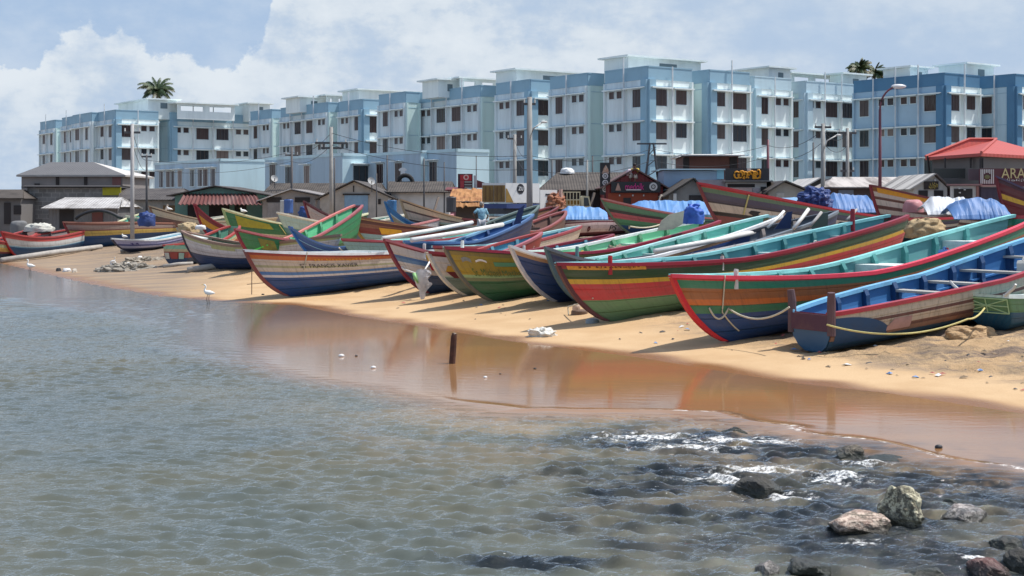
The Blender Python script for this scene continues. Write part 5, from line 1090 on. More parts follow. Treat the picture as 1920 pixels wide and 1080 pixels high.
# ================================================================ poles, lamps and wires
m_conc = mat((.33, .32, .30), .8, .35, 3, .2); m_steel = mat((.07, .07, .075), .6, .3, 4, .1); m_marp = mat((.16, .045, .06), .5, .3, 3, .1); m_wire = mat((.03, .03, .035), .7, 0, 1, 0)
TOPS = {}
def pole(label, px, ytop, Y, rad=.11, m=None, arms=(), taper=.75, name='utility_pole', cat='utility pole', px_top=None, grp='poles along the beach road'):
    p = at(px, ytop, Y); zg = gz(p.x, Y)-.3; o = empty(name, (p.x, Y, zg), 0, label, cat, grp); h = p.z-zg
    dx = (at(px_top, ytop, Y).x-p.x) if px_top else 0
    b = MB(); b.tube([(0, 0, 0), (dx*.5, 0, h*.5), (dx, 0, h)], [rad, rad*(1+taper)/2, rad*taper], 9); b.build('shaft', m or m_conc, o, smooth=True)
    for (dz, w, rot) in arms:
        b = MB(); c, s_ = math.cos(rot), math.sin(rot); zz = h-dz
        b.box((-w/2, -.05, zz-.06), (w/2, .05, zz+.06), M=lambda v: Vector((v.x*c-v.y*s_+dx*.9, v.x*s_+v.y*c, v.z))); b.build('crossarm', m_steel, o)
        for k in (-.45, 0, .45):
            b = MB(); b.tube([(k*w*c+dx*.9, k*w*s_, zz+.06), (k*w*c+dx*.9, k*w*s_, zz+.24)], [.05, .035], 6); b.build('insulator', m_postw, o)
    TOPS[label] = Vector((p.x+dx, Y, p.z)); return o
P1 = 'pale grey concrete utility pole in front of the cream shed'; pole(P1, 248, 232, 80, .13, mat((.42, .41, .40), .8, .3, 3, .2), [(.5, .9, .3)])
P2 = 'thin dark pole with a small crossarm beside the low blue hall windows'; pole(P2, 275, 291, 98, .09, m_steel, [(.1, .7, .2)])
P3 = 'short dark utility pole in front of the low blue hall'; pole(P3, 547, 276, 104, .11, mat((.13, .12, .12), .8, .4, 3, .2), [(.6, 1.0, .5)])
P4 = 'weathered grey pole with a dark double crossarm by the blue shuttered shed'; pole(P4, 621, 238, 82, .14, m_conc, [(.95, 1.9, .25), (1.25, 1.2, .25)])
P5 = 'slim dark steel pipe standing behind the blue shuttered shed'; pole(P5, 627, 296, 90, .07, m_steel)
P6 = 'tall plain concrete pole in front of the white truck'; pole(P6, 993, 182, 70, .17, mat((.30, .295, .28), .8, .35, 2, .2), [(.35, .6, .2)])
P7 = 'mid grey concrete pole behind the truck with a bent white lamp arm'; pole(P7, 965, 252, 96, .16, m_conc, [(.3, 1.1, .4)])
P8 = 'thin galvanised pole behind the pickup'; pole(P8, 1101, 300, 80, .07, m_conc)
P9 = 'dark pole with wires near the black orange lettered sign'; pole(P9, 1440, 262, 86, .10, m_marp)
P10 = 'thin dark pole between the pale blocks'; pole(P10, 1525, 267, 86, .07, m_steel)
P11 = 'grey concrete pole carrying a lamp bracket and crossarm'; pole(P11, 1543, 232, 80, .14, m_conc, [(.2, 1.0, .2)])
P12 = 'weathered pole with tangled wires beside the deep blue block'; pole(P12, 1589, 240, 84, .13, m_conc, [(.3, 1.2, .3), (2.6, .9, .3)])
for lab, px, yt, Y, r_ in (('thin black pipe standing behind the white walled shed', 726, 291, 92, .06), ('twin black pipe in front of the narrow bright end of the hall', 795, 297, 82, .06), ('thin black mast with an aerial by the low blue hall', 833, 304, 92, .05), ('bare steel rod on the red signed hall roof', 893, 292, 95, .04), ('steel rod behind the tyre', 706, 325, 90, .05), ('dark post frame beside the concrete pole', 1035, 300, 90, .06), ('dark post frame over the brown tiled shed', 1111, 292, 92, .06)):
    pole(lab, px, yt, Y, r_, m_steel, name='steel_pipe', cat='steel pipe', grp='pipes and masts behind the sheds')
# lattice tower
p = at(1222, 268, 84); zg = gz(p.x, 84); o = empty('lattice_tower', (p.x, 84, zg), 0, 'small dark lattice mast with splayed legs behind the orange kiosk', 'mast'); h = p.z-zg
for sx, sy in ((-1, -1), (1, -1), (1, 1), (-1, 1)):
    b = MB(); b.tube([(sx*.75, sy*.6, 0), (sx*.1, sy*.1, h)], .05, 5); b.build('leg', m_steel, o)
for k_ in range(6):
    z = h*(.2+.13*k_); w_ = .75*(1-z/h)+.1; b = MB(); b.tube([(-w_, -w_*.8, z), (w_, -w_*.8, z+h*.1)], .03, 5); b.build('brace', m_steel, o)
b = MB(); b.box((-.9, -.04, h-.1), (.9, .04, h)); b.build('crossarm', m_steel, o)
TOPS['T'] = Vector((p.x, 84, p.z))
def street_lamp(label, px, ytop, Y, reach, m, rad=.08, face=1):
    p = at(px, ytop, Y); zg = gz(p.x, Y)-.3; o = empty('street_lamp', (p.x, Y, zg), 0, label, 'street lamp', 'street lamps'); h = p.z-zg
    b = MB(); b.tube([(0, 0, 0), (0, 0, h*.45), (0, 0, h-1.3)], [rad*1.4, rad*1.1, rad*.9], 9); b.build('shaft', m, o, smooth=True)
    pts = [(face*reach*(1-math.cos(a)), 0, h-1.3+1.25*math.sin(a)) for a in np.linspace(0, math.pi/2*.8, 9)]; b = MB(); b.tube(pts, rad*.65, 7); b.build('arm', m, o, smooth=True)
    e = Vector(pts[-1]); b = MB(); b.ball(e+Vector((face*.28, 0, .05)), (.42, .16, .13)); q = b.build('lamp_head', mat((.70, .70, .70), .35, .1, 3, 0), o, smooth=True)
street_lamp('tall maroon street lamp with a curved arm in front of the deep blue block', 1650, 160, 75, 1.05, m_marp)
def bracket(px, y, Y, L, label):
    p = at(px, y, Y); o = empty('lamp_bracket', p, 0, label, 'street lamp', 'street lamps'); b = MB(); b.tube([(0, -.1, -.5), (.15*L, -.1, 0), (.6*L, -.1, .3)], .04, 6); b.build('arm', m_postw, o, smooth=True)
    b = MB(); b.ball((.70*L, -.1, .32), (.17, .07, .06)); b.build('lamp_head', m_postw, o, smooth=True)
bracket(1544, 264, 79.8, 1.2, 'white lamp on a bent bracket fixed to the grey concrete pole'); bracket(994, 241, 69.8, 1.0, 'small white lamp bracket high on the tall plain concrete pole')
def wire(a, b, sag, lab, rad=.014, sub='overhead cable strung'):
    return rope(sub+' '+lab, [a, b], rad, sag, m_wire, 22)
wp = [(P4, P6, 'between the crossarm pole and the tall concrete pole'), (P6, 'T', 'from the tall concrete pole to the lattice mast'), ('T', P9, 'from the lattice mast to the dark pole by the black sign'), (P9, P11, 'from the dark pole to the grey pole with the bracket lamp'), (P11, P12, 'between the two poles by the deep blue block'), (P1, P2, 'from the pale grey pole to the thin dark pole'), (P2, P3, 'past the low blue hall windows'), (P3, P4, 'from the short dark pole to the crossarm pole'), (P7, P6, 'between the two concrete poles by the truck')]
for i, (a, b, lab) in enumerate(wp):
    for dz, w_ in ((.35, 'upper overhead cable strung'), (1.05, 'lower overhead cable strung')):
        o = wire(TOPS[a]-Vector((0, 0, dz+(.0 if a != P6 else 2.6))), TOPS[b]-Vector((0, 0, dz+(0 if b != P6 else 2.6))), .5, lab, sub=w_); o.name = 'overhead_cable'; tag(o, None, 'cable', 'overhead cables')

# ================================================================ palms beyond the roofs
def leafmat(c): return mat(c, .55, .5, .8, 0, dcol=(c[0]*.45, c[1]*.45, c[2]*.4))
m_frond = [leafmat((.045, .075, .028)), leafmat((.07, .095, .035)), leafmat((.10, .10, .045))]
def palm(label, px, py, Y, size, seed):
    rs_ = random.Random(seed); c = at(px, py, Y); zg = 2.0; o = empty('coconut_palm', (c.x, Y, zg), 0, label, 'palm tree', 'coconut palms behind the blocks'); h = c.z-zg
    b = MB(); b.tube([(-.6, 0, 0), (-.5, 0, h*.4), (-.15, 0, h*.8), (0, 0, h)], [.26, .2, .17, .15], 9); b.build('trunk', mat((.17, .15, .13), .9, .5, 2, .4), o, smooth=True)
    b = MB()
    for i in range(36):
        a = i*2.39996+rs_.uniform(-.3, .3); up = rs_.uniform(.0, 1.4); L = size*rs_.uniform(.8, 1.1); mi = rs_.choice((0, 0, 1, 1, 2))
        sp = []; p = Vector((0, 0, h)); d = Vector((math.cos(a)*math.cos(up), math.sin(a)*math.cos(up), math.sin(up)))
        for k_ in range(13): sp.append(p.copy()); p = p+d*(L/12); d = (d+Vector((0, 0, -.085-.012*k_))).normalized()
        b.tube(sp, list(np.linspace(.05, .012, 13)), 4, mi)
        for k_ in range(1, 13):
            for sub in (0, .5):
                q = sp[k_-1].lerp(sp[k_], sub); t = (sp[k_]-sp[k_-1]).normalized(); s_ = t.cross(Vector((0, 0, 1))).normalized()
                ll = size*.26*math.sin(math.pi*(.12+.84*k_/13))*rs_.uniform(.8, 1.15)
                for sd in (-1, 1):
                    e = q+(s_*sd*.75+t*.55+Vector((0, 0, -.55-rs_.random()*.35)))*ll; w_ = t*.10
                    b.add([q-w_, q+w_, e], [(0, 1, 2)], mi)
    b.build('crown', m_frond, o)
palm('coconut palm rising alone behind the wide sunlit blue front', 295, 172, 215, 3.3, 3)
palm('palm crown peeping over the roofs, taller of the pair by the deep blue block', 1612, 131, 175, 1.9, 5)
palm('palm crown peeping over the roofs, lower of the pair by the deep blue block', 1640, 138, 178, 2.0, 9)

# ================================================================ truck and pickup
Yt = 76; tr = on_ground(960, 402); TY = 74.0
c0 = at(948, 384, TY); zg = gz(c0.x, TY); o = empty('delivery_truck', (c0.x, TY, zg), 0, 'white delivery truck with brown rear doors parked behind the beached boats', 'truck'); k = Vector((c0.x, TY, zg))
W_ = 2.3; an = R(38)                                                    # box: rear doors face us, side recedes
ux = Vector((math.cos(an), math.sin(an), 0)); uy = Vector((-math.sin(an), math.cos(an), 0))
wd = (at(948, 0, TY).x-at(904, 0, TY).x)
rd = Vector((-math.cos(R(12)), math.sin(R(12)), 0)); sdv = Vector((math.sin(R(12)+.35), math.cos(R(12)+.35), 0))
rd = Vector((-.97, .22, 0)).normalized(); sdv = Vector((.75, .66, 0)).normalized()
zb, zt_ = CAM_Z-(389-HOR)/FPX*TY-zg, CAM_Z-(343-HOR)/FPX*TY-zg
def tb(nm, a0, a1, b0, b1, z0, z1, m, par=o):
    g = MB(); vs = [rd*a+sdv*b_+Vector((0, 0, z)) for z in (z0, z1) for a, b_ in ((a0, b0), (a1, b0), (a1, b1), (a0, b1))]
    g.add(vs, [(0,1,2,3),(7,6,5,4),(4,5,1,0),(5,6,2,1),(6,7,3,2),(7,4,0,3)]); return g.build(nm, m, par)
Wt = wd/.97; Lt = 2.45
m_tw = mat((.70, .70, .69), .4, .2, 1, .05); m_tbr = mat((.25, .15, .045), .6, .6, 2, .1, dcol=(.13, .07, .03))
tb('cargo_box', 0, Wt, 0, Lt, zb+.25, zt_, m_tw)
for i in range(2):
    dr = tb('rear_door', Wt*(.02+.49*i), Wt*(.47+.49*i), -.05, 0, zb+.3, zt_-.12, m_tbr)
    for q in (.12, .30): tb('lock_bar', Wt*(.02+.49*i)+Wt*q-.02, Wt*(.02+.49*i)+Wt*q+.02, -.09, -.05, zb+.35, zt_-.18, mat((.17, .09, .03), .6, .4, 3, 0), dr)
g = MB(); g.add([rd*(-.015)+sdv*b_+Vector((0, 0, z)) for b_, z in ((0, zb+.27), (.55, zb+.27), (.08, zt_-.3), (0, zt_-.3))], [(0, 1, 2, 3)]); g.build('brown_panel', mat((.33, .20, .05), .5, .3, 2, .1), o)
g = MB(); cc = sdv*1.05+rd*(-.02)+Vector((0, 0, zb+1.0)); vs = [cc+sdv*.27*math.cos(a)+Vector((0, 0, .27*math.sin(a))) for a in np.linspace(0, 2*math.pi, 25)[:-1]]; g.add(vs, [tuple(range(24))]); g.build('round_badge', m_blk, o)
lettering('ZU', .3, lambda v: cc+rd*(-.012-v.z)+sdv*v.x+Vector((0, 0, v.y)), m_tw, o, .32)
tb('blue_skirt', .02, Wt-.02, .1, Lt, zb-.05, zb+.2, mat((.05, .08, .22), .5, .3, 2, .1)); tb('chassis', .2, Wt-.2, .1, Lt+1.2, zb-.35, zb-.05, m_steel)
cab = tb('cab', .05, Wt-.05, Lt+.12, Lt+1.4, zb-.1, zt_-.35, m_tw); tb('windscreen', .2, Wt-.2, Lt+1.4, Lt+1.43, zb+.7, zt_-.6, m_blk, cab); tb('side_window', .02, .05, Lt+.5, Lt+1.25, zb+.75, zt_-.65, m_blk, cab); tb('mirror', -.25, -.1, Lt+1.3, Lt+1.4, zb+.5, zb+1.0, mat((.6, .4, .33), .6, .2, 3, 0), cab)
for a_ in (.15, Wt-.15):
    for b_ in (.55, Lt+.75):
        g = MB(); ce = rd*a_+sdv*b_+Vector((0, 0, .42)); g.tube([ce-rd*.12, ce+rd*.12], .42, 16); g.build('wheel', mat((.02, .02, .02), .8, .3, 4, .1), o)
# pickup
PY = 78; c0 = at(1056, 392, PY); zg = gz(c0.x, PY)
sc_ = (at(1108, 0, PY).x-c0.x); o = empty('pickup_truck', (c0.x, PY, zg), 0, 'cream pickup truck with a railed load bed and brown load', 'pickup truck'); m_cr = mat((.62, .56, .36), .5, .3, 2, .05); hz = CAM_Z-(358-HOR)/FPX*PY-zg; zb = hz-1.05
def pb_(nm, x0, x1, y0, y1, z0, z1, m, par=None): g = MB(); g.box((x0, y0, z0), (x1, y1, z1)); return g.build(nm, m, par or o)
pb_('bed', 0, sc_*.62, 0, 1.5, zb-.25, zb, m_cr); pb_('load', .05, sc_*.58, .2, 1.3, zb, zb+.55, mat((.30, .18, .05), .8, .5, 2, .3))
for z in (.25, .55, .98): pb_('rail', 0, sc_*.62, -.03, .03, zb+z-.03, zb+z+.03, m_cr)
for x in np.linspace(.03, sc_*.62-.03, 6): pb_('stake', x-.025, x+.025, -.04, .04, zb-.05, zb+1.0, m_cr)
g = MB(); x0 = sc_*.65; g.prism([Vector((x0, 0, zb-.35)), Vector((sc_, 0, zb-.35)), Vector((sc_, 0, zb+.25)), Vector((sc_*.93, 0, zb+.75)), Vector((x0+.06, 0, zb+.78)), Vector((x0, 0, zb+.7))], (0, 1.5, 0)); cab = g.build('cab', m_cr, o)
g = MB(); g.prism([Vector((x0+.15, -.012, zb+.2)), Vector((sc_*.95, -.012, zb+.2)), Vector((sc_*.9, -.012, zb+.66)), Vector((x0+.15, -.012, zb+.68))], (0, .01, 0)); g.build('side_window', mat((.05, .06, .06), .2, .1, 3, 0), cab)
for x in (sc_*.2, sc_*.84): g = MB(); g.tube([(x, -.02, .36), (x, .2, .36)], .34, 14); g.build('wheel', mat((.02, .02, .02), .8, .3, 4, .1), o)
# orange brick and tile heap beside it
def mound(label, name, px0, px1, ybase, ytop, Y, depth, m, seed=1, fold=.25, freq=2.2, shape=.6, cat=None, nu=30, nv=16, kind=None, skew=0.0, smooth=True, zbase=None, group=None):
    """a draped or heaped body: closed lump with folds, standing at depth Y"""
    A, B_ = at(px0, ybase, Y), at(px1, ybase, Y); zt = CAM_Z-(ytop-HOR)/FPX*Y; z0 = A.z if zbase is None else zbase; k = Vector(((A.x+B_.x)/2, Y, z0)); hx = (B_.x-A.x)/2; b = MB()
    def f(u, v):
        a = 2*math.pi*u; e = math.sin(math.pi/2*(1-v))**.55 if v < 1 else 0
        x = hx*math.cos(a)*e; y = depth/2*math.sin(a)*e; z = (zt-z0)*(max(0, math.sin(math.pi/2*v))**shape)
        p = Vector((x, y, z)); nn = mnoise.fractal(Vector((x*freq+seed*3.7, y*freq, z*freq*1.3)), .9, 2.1, 4); rg = abs(mnoise.noise(Vector((x*freq*1.5+seed, y*freq*1.5, z*freq*.6+seed))))
        p += Vector((x, y, .25*hx)).normalized()*fold*min(hx, depth, (zt-z0)*2)*(nn*.55+.7*(.3-rg)); p.z = max(p.z, -.05); p.x += skew*v*hx; return p
    b.grid(f, nu, nv); o = b.build(name, m, None, k, smooth=smooth); return tag(o, label, cat or name.replace('_', ' '), group, kind)
mound('heap of orange bricks and roof tiles between the truck and the pickup', 'brick_heap', 1006, 1060, 392, 360, 77, 2.2, mat((.36, .14, .075), .9, .9, 3.5, .5, dcol=(.20, .13, .10)), 2, .35, 4, .7, nu=60, nv=24, smooth=False)
mound('white cloth bundle lying on the ridge of the brown tiled shed', 'bundle', 1050, 1076, 326, 315, 88.5, .9, m_tw, 4, .3, 3)

# ================================================================ tarpaulins, nets, sacks, timber
def tarpm(c): return mat(c, .52, .45, 1.8, .35, fine=7, spec=.3, dcol=tuple(.5*x+.05 for x in c))
def drape(label, name, px0, px1, ybase, ytop, Y, depth, m, seed=1, ridge=.45, slant=0.0):
    """a sheet thrown over a load: flat ridge, steep front, hard creases, hem reaching down"""
    A, B_ = at(px0, ybase, Y), at(px1, ybase, Y); zt = CAM_Z-(ytop-HOR)/FPX*Y-A.z; k = Vector(((A.x+B_.x)/2, Y, A.z)); hx = (B_.x-A.x)/2; b = MB()
    def f(u, v):
        x = (2*u-1)*hx; y = (v-.5)*depth; e = min(1, 6*u, 6*(1-u)); prof = min(1, v/ridge)**.75 if v < ridge else 1-.55*((v-ridge)/(1-ridge))**2
        cr = abs(mnoise.noise(Vector((x*2.6+seed*5.1, y*.5+x*.5, seed)))); c2 = abs(mnoise.noise(Vector((x*6+seed, y*1.2-x*1.5, seed+9)))); sag = mnoise.noise(Vector((x*.8, seed, 2)))
        z = zt*prof*(.55+.45*e)*(1+.16*sag+slant*(2*u-1)) - (.26*cr+.10*c2)*zt*(prof if prof < .95 else .6)
        return Vector((x+.05*sag, y-(.10*c2 if v < ridge else 0), max(z, -.02)))
    b.grid(f, 46, 18); b.grid(lambda u, v: f(u, v)-Vector((0, 0, .03)), 46, 18); return tag(b.build(name, m, None, k), label, name, None)
TB, TBD, TSK = tarpm((.09, .20, .44)), tarpm((.03, .06, .20)), tarpm((.20, .36, .55))
drape('light blue tarpaulin over the boxy pink boat', 'tarpaulin', 1050, 1138, 411, 386, 66, 1.8, tarpm((.14, .31, .60)), 1)
drape('long light blue tarpaulin over the teal boat behind the orange kiosk', 'tarpaulin', 1170, 1345, 402, 375, 70, 2.4, tarpm((.12, .28, .56)), 3)
mound('pale blue tarpaulin dome behind the big dark boat', 'tarpaulin', 1430, 1540, 398, 372, 66, 2.2, TSK, 5, .10, 1.2, .5, smooth=False)
mound('deep blue crumpled tarpaulin bundle at the stern of the big dark boat', 'tarpaulin', 1500, 1558, 402, 354, 52, 1.3, TBD, 6, .55, 3.2, .45, nu=48, nv=26, smooth=False)
drape('bright blue tarpaulin spread behind the brown and white planked boat bow', 'tarpaulin', 1545, 1640, 398, 364, 62, 2.2, TB, 7, slant=-.12)
drape('bright blue tarpaulin over the planked boat near the red roofed restaurant', 'tarpaulin', 1776, 1886, 410, 369, 52, 1.6, TB, 8)
drape('white sheet beside the bright blue tarpaulin near the red roofed restaurant', 'sheet', 1728, 1822, 402, 368, 53.5, 1.4, tarpm((.68, .70, .72)), 9, slant=.12)
mound('pale red sheet draped beside the white sheet', 'sheet', 1694, 1730, 398, 375, 55, 1.2, tarpm((.50, .22, .22)), 10, .2, 2, .6)
mound('blue bundle of nets at the stern of the mint lined boat', 'net_bundle', 1282, 1318, 420, 384, 43.5, .7, tarpm((.05, .13, .50)), 11, .6, 5, .5, nu=40, nv=22)
mound('tan fishing net heap between the red striped boat and the teal boat', 'net_heap', 1698, 1772, 446, 410, 37.5, 1.0, mat((.46, .34, .19), .95, .8, 7, .8, dcol=(.20, .13, .07)), 13, .35, 3.5, .95, nu=60, nv=30)
a = b2.root.matrix_basis
def inboat(H, t, v=.3): p = H.pt(t, v, 0, 1); return H.root.matrix_basis @ Vector((p.x, 0, p.z))
p = inboat(b2, .27, .30); q = mound('heap of brown fishing net lying in the blue open boat', 'net_heap', 0, 1, 0, 0, 30, 1, m_rope) if False else None
g = MB(); 
def nf(u, v):
    a_ = 2*math.pi*u; e = max(0, math.sin(math.pi/2*(1-v)))**.6; x, y = 1.35*math.cos(a_)*e, .50*math.sin(a_)*e; z = .26*max(0, math.sin(math.pi/2*v))**.8
    nn = mnoise.fractal(Vector((x*3, y*3, 5)), .9, 2, 5); return Vector((x, y, max(-.03, z*(1+.25*nn)+.03*nn)))
g.grid(nf, 50, 20); o = g.build('net_heap', mat((.33, .26, .19), .95, .8, 9, .8, dcol=(.17, .13, .10)), None, p, smooth=True, rz=b2.root.rotation_euler.z); tag(o, 'heap of brown fishing net lying in the blue open boat', 'net heap')
p = inboat(b2, .16, .48); g = MB(); g.ball((0, 0, 0), (.17, .14, .12)); g.ball((.12, .1, .02), (.12, .1, .1)); tag(g.build('sack', m_tw, None, p, smooth=True), 'small white bag by the bow posts of the blue open boat', 'bag')
mound('blue plastic bundle in the lifted stern of the green boat', 'bundle', 260, 290, 424, 398, 74, .8, TBD, 15, .55, 4, .5)
mound('dark blue cloth bundle beside the grey plank shed', 'bundle', 560, 588, 412, 388, 74, .7, TBD, 16, .5, 4, .6)
mound('pale canvas heap on the white and blue boat at the far end', 'canvas', 44, 100, 434, 421, 79, 1.2, mat((.55, .54, .48), .9, .5, 4, .3), 17, .4, 3, .6)
mound('grey box heap behind the far boats', 'crate_heap', 20, 52, 436, 414, 81, .8, mat((.18, .18, .18), .9, .5, 2, .3), 18, .12, 2, .3)
mound('tan net heap behind the mustard banded boat', 'net_heap', 335, 372, 436, 418, 68, 1.0, mat((.50, .38, .22), .95, .6, 6, .6), 19, .5, 5, .6)
mound('white polystyrene sack beside the net behind the mustard banded boat', 'sack', 366, 386, 430, 422, 67.5, .5, m_tw, 20, .2, 4, .6)
# sacks and flotsam along the water
mound('crumpled white plastic sack on the wet sand', 'plastic_sack', 990, 1042, 632, 617, on_ground(1015, 630).y, .55, mat((.68, .66, .60), .6, .5, 9, .4, dcol=(.40, .35, .26)), 21, .75, 6, .55, nu=48, nv=20)
g1 = on_ground(240, 502); 
mound('heap of grey seaweed and torn netting at the water edge by the herons', 'debris_heap', 182, 300, 514, 497, 61.5, 2.6, mat((.22, .20, .17), .95, .9, 4, .8, dcol=(.42, .38, .32)), 22, .55, 3.0, .9, nu=80, nv=26, smooth=False)
mound('low heap of rubbish with pale scraps beside the flat bowed skiff', 'debris_heap', 230, 312, 500, 484, 67, 2.4, mat((.36, .32, .26), .95, .9, 4, .8, dcol=(.16, .13, .10)), 23, .6, 3.2, .9, nu=80, nv=26, smooth=False)
for i, (x, y, w_) in enumerate(((212, 496, 10), (240, 498, 9), (125, 509, 14), (110, 508, 8), (262, 486, 8), (140, 510, 8))):
    q = on_ground(x, y); mound(['white scrap on the seaweed heap', 'pale scrap beside the white heron on the heap', 'pale crumpled bag at the water edge left of the heap', 'small dark clod at the water edge', 'pale scrap high on the rubbish heap', 'pale rag by the crumpled bag'][i].replace(' left of the heap', ' short of the heap'), 'scrap', x-w_/2, x+w_/2, y+1, y-6, q.y-.2, .4, [m_tw, m_tw, m_tw, m_blk, m_tw, mat((.5, .45, .38), .8, .3, 4, .2)][i], 30+i, .5, 6, .6)
# driftwood log / mooring spar lying along the far boats
def spar(label, p0, p1, r0, m, name='spar', cat='spar', grp='spars on the sand'):
    a, b = on_ground(*p0)+Vector((0, 0, r0)), on_ground(*p1)+Vector((0, 0, r0)); g = MB(); g.tube([a, a.lerp(b, .5)+Vector((0, 0, .03)), b], [r0, r0*1.05, r0*.9], 8); return tag(g.build(name, m, smooth=True), label, cat, grp)
m_spar = mat((.42, .39, .35), .85, .5, 3, .3)
spar('long pale spar lying on the sand below the far white and blue boat', (2, 493), (190, 467), .14, m_spar); spar('pale spar lying on the sand below the lilac striped boat', (226, 474), (290, 466), .10, m_spar)
spar('pale spar on the sand below the navy bottomed boat', (352, 512), (470, 497), .12, m_spar); spar('thin pale spar on the sand below the red ended skiff', (306, 503), (362, 497), .08, m_spar)
# long white poles and pipes resting along the boats
def hpole(label, P0, P1, r0, m, name='pipe', grp='long pipes resting on the boats'):
    a, b = Vector(P0), Vector(P1); g = MB(); g.tube([a, a.lerp(b, .5)-Vector((0, 0, .02)), b], r0, 9); return tag(g.build(name, m, smooth=True), label, 'pipe', grp)
m_pw = mat((.72, .71, .68), .4, .25, 1.5, .05)
hpole('long white pipe over the navy boat, upper of the two', at(718, 447, 45.0), at(885, 417, 52), .075, m_pw); hpole('long white pipe over the navy boat, lower of the two', at(772, 450, 43.5), at(942, 421, 50), .08, m_pw)
hpole('long white pipe lying along the dark slate boat', at(1228, 471, 38.0), at(1440, 430, 43.2), .075, m_pw)
hpole('white pipe end slanting up at the stern of the dark slate boat', at(1440, 426, 42), at(1470, 396, 42.6), .045, m_pw); hpole('white board slanting up between the stern boards', at(1488, 428, 41), at(1516, 392, 41.6), .055, m_pw); hpole('grey board slanting up beside the dark sternpost', at(1518, 424, 40.6), at(1540, 398, 41), .045, m_grey); hpole('thin grey board slanting by the red sternpost', at(1588, 412, 40), at(1606, 393, 40.6), .04, m_grey)
def rack(label, px0, y0, px1, y1, Y0, Y1, n):     # low rail with short posts along the slate boat
    a, b = at(px0, y0, Y0), at(px1, y1, Y1); o = empty('rail_rack', a, 0, label, 'rail'); g = MB(); g.tube([Vector((0, 0, 0)), b-a], .045, 6); g.build('rail', m_grey, o)
    for i in range(n): q = (b-a)*(i/(n-1)); g = MB(); g.tube([q-Vector((0, 0, .28)), q+Vector((0, 0, .06))], .035, 6); g.build('post', m_grey, o)
rack('low grey post rail along the dark slate boat', 1215, 496, 1520, 432, 35.6, 40.5, 9)
# dark boards standing at the sterns
def board(label, pts, Y, th, m, name='stern_board', grp='boards standing at the sterns'):
    P = [at(x, y, Y) for x, y in pts]; k = P[0].copy(); g = MB(); g.prism([p-k for p in P], (0, th, 0)); return tag(g.build(name, m, None, k), label, 'board', grp)
board('dark navy board standing at the stern of the dark slate boat', [(1452, 430), (1476, 398), (1486, 396), (1482, 428)], 42.2, .05, mat(NAVY, .6, .3, 2, .1)); board('dark green board standing behind the white slanting board', [(1520, 428), (1540, 400), (1553, 398), (1552, 424)], 41.4, .05, mat(sh(60, 80, 76), .6, .3, 2, .1))
board('tall dark blue board standing between the sterns in the middle of the row', [(962, 424), (972, 392), (984, 384), (976, 420)], 53, .06, mat(sh(30, 44, 84), .6, .3, 2, .1))
board('cream canvas board leaning at the stern of the mint lined boat', [(1232, 433), (1240, 414), (1256, 402), (1283, 395), (1280, 420), (1262, 430)], 43, .05, mat((.62, .55, .42), .8, .5, 3, .2))
g0 = at(930, 414, 58); zg = gz(g0.x, 58)
for i in range(11):
    z = .10+.15*(i//3); y = (i % 3)*.22; q = MB(); L_ = 3.0+random.random()*.8; q.box((-L_/2, -.1, -.05), (L_/2, .1, .05)); o = q.build('plank', mat((.15, .10, .08), .85, .6, 2, .3), None, (g0.x+random.uniform(-.2, .2), 58+y, zg+.3+z), rz=random.uniform(-.06, .06)); tag(o, 'dark rough plank in the timber pile behind the standing man', 'plank', 'timber pile behind the standing man')

# gear left inside the boats
def lump(label, name, P, rx, ry, rz_, m, seed, ang=0.0, amp=.35):
    g = MB()
    def f(u, v):
        a_ = 2*math.pi*u; e = max(0, math.sin(math.pi/2*(1-v)))**.6; x, y = rx*math.cos(a_)*e, ry*math.sin(a_)*e; z = rz_*max(0, math.sin(math.pi/2*v))**.8
        nn = mnoise.fractal(Vector((x*4+seed, y*4, seed)), .9, 2, 4); return Vector((x*(1+.2*nn), y*(1+.2*nn), max(-.03, z*(1+amp*nn))))
    g.grid(f, 40, 16); return tag(g.build(name, m, None, P, rz=ang), label, name.replace('_', ' '))
m_net = mat((.24, .30, .26), .95, .8, 9, .8, dcol=(.10, .13, .11)); m_net2 = mat((.30, .24, .18), .95, .8, 9, .8, dcol=(.14, .11, .09))
for lab, H, t, v, r_, m in (('grey green net heap inside the red railed boat', b3, .47, .42, (.9, .45, .42), m_net), ('brown net heap inside the green and yellow striped boat', b4, .48, .45, (.9, .42, .42), m_net2), ('brown net heap inside the mint lined boat', b7, .62, .5, (.8, .4, .40), m_net2), ('grey net heap inside the teal lined boat next to the mint lined one', b6, .64, .5, (.8, .35, .38), m_net)):
    lump(lab, 'net_heap', inboat(H, t, v), *r_, m, int(t*100), H.root.rotation_euler.z)
def can(label, H, t, c, yo=0.0, s_=1.0):
    P = inboat(H, t, .5); o = empty('jerry_can', P, H.root.rotation_euler.z+.3, label, 'jerry can', 'jerry cans in the boats'); g = MB(); g.prism([Vector((x*s_, -.11*s_, z*s_)) for x, z in ((-.17, 0), (.17, 0), (.18, .05), (.18, .36), (.10, .46), (-.14, .46), (-.18, .40), (-.18, .05))], (0, .22*s_, 0)); g.build('can', mat(c, .5, .4, 3, .1), o); g = MB(); g.tube([(.13*s_, 0, .40*s_), (.16*s_, 0, .50*s_)], .04*s_, 8); g.build('cap', m_red, o); g = MB(); g.tube([(-.12*s_, 0, .46*s_), (-.09*s_, 0, .52*s_), (.03*s_, 0, .52*s_), (.06*s_, 0, .46*s_)], .018, 6); g.build('handle', mat(c, .5, .4, 3, .1), o)
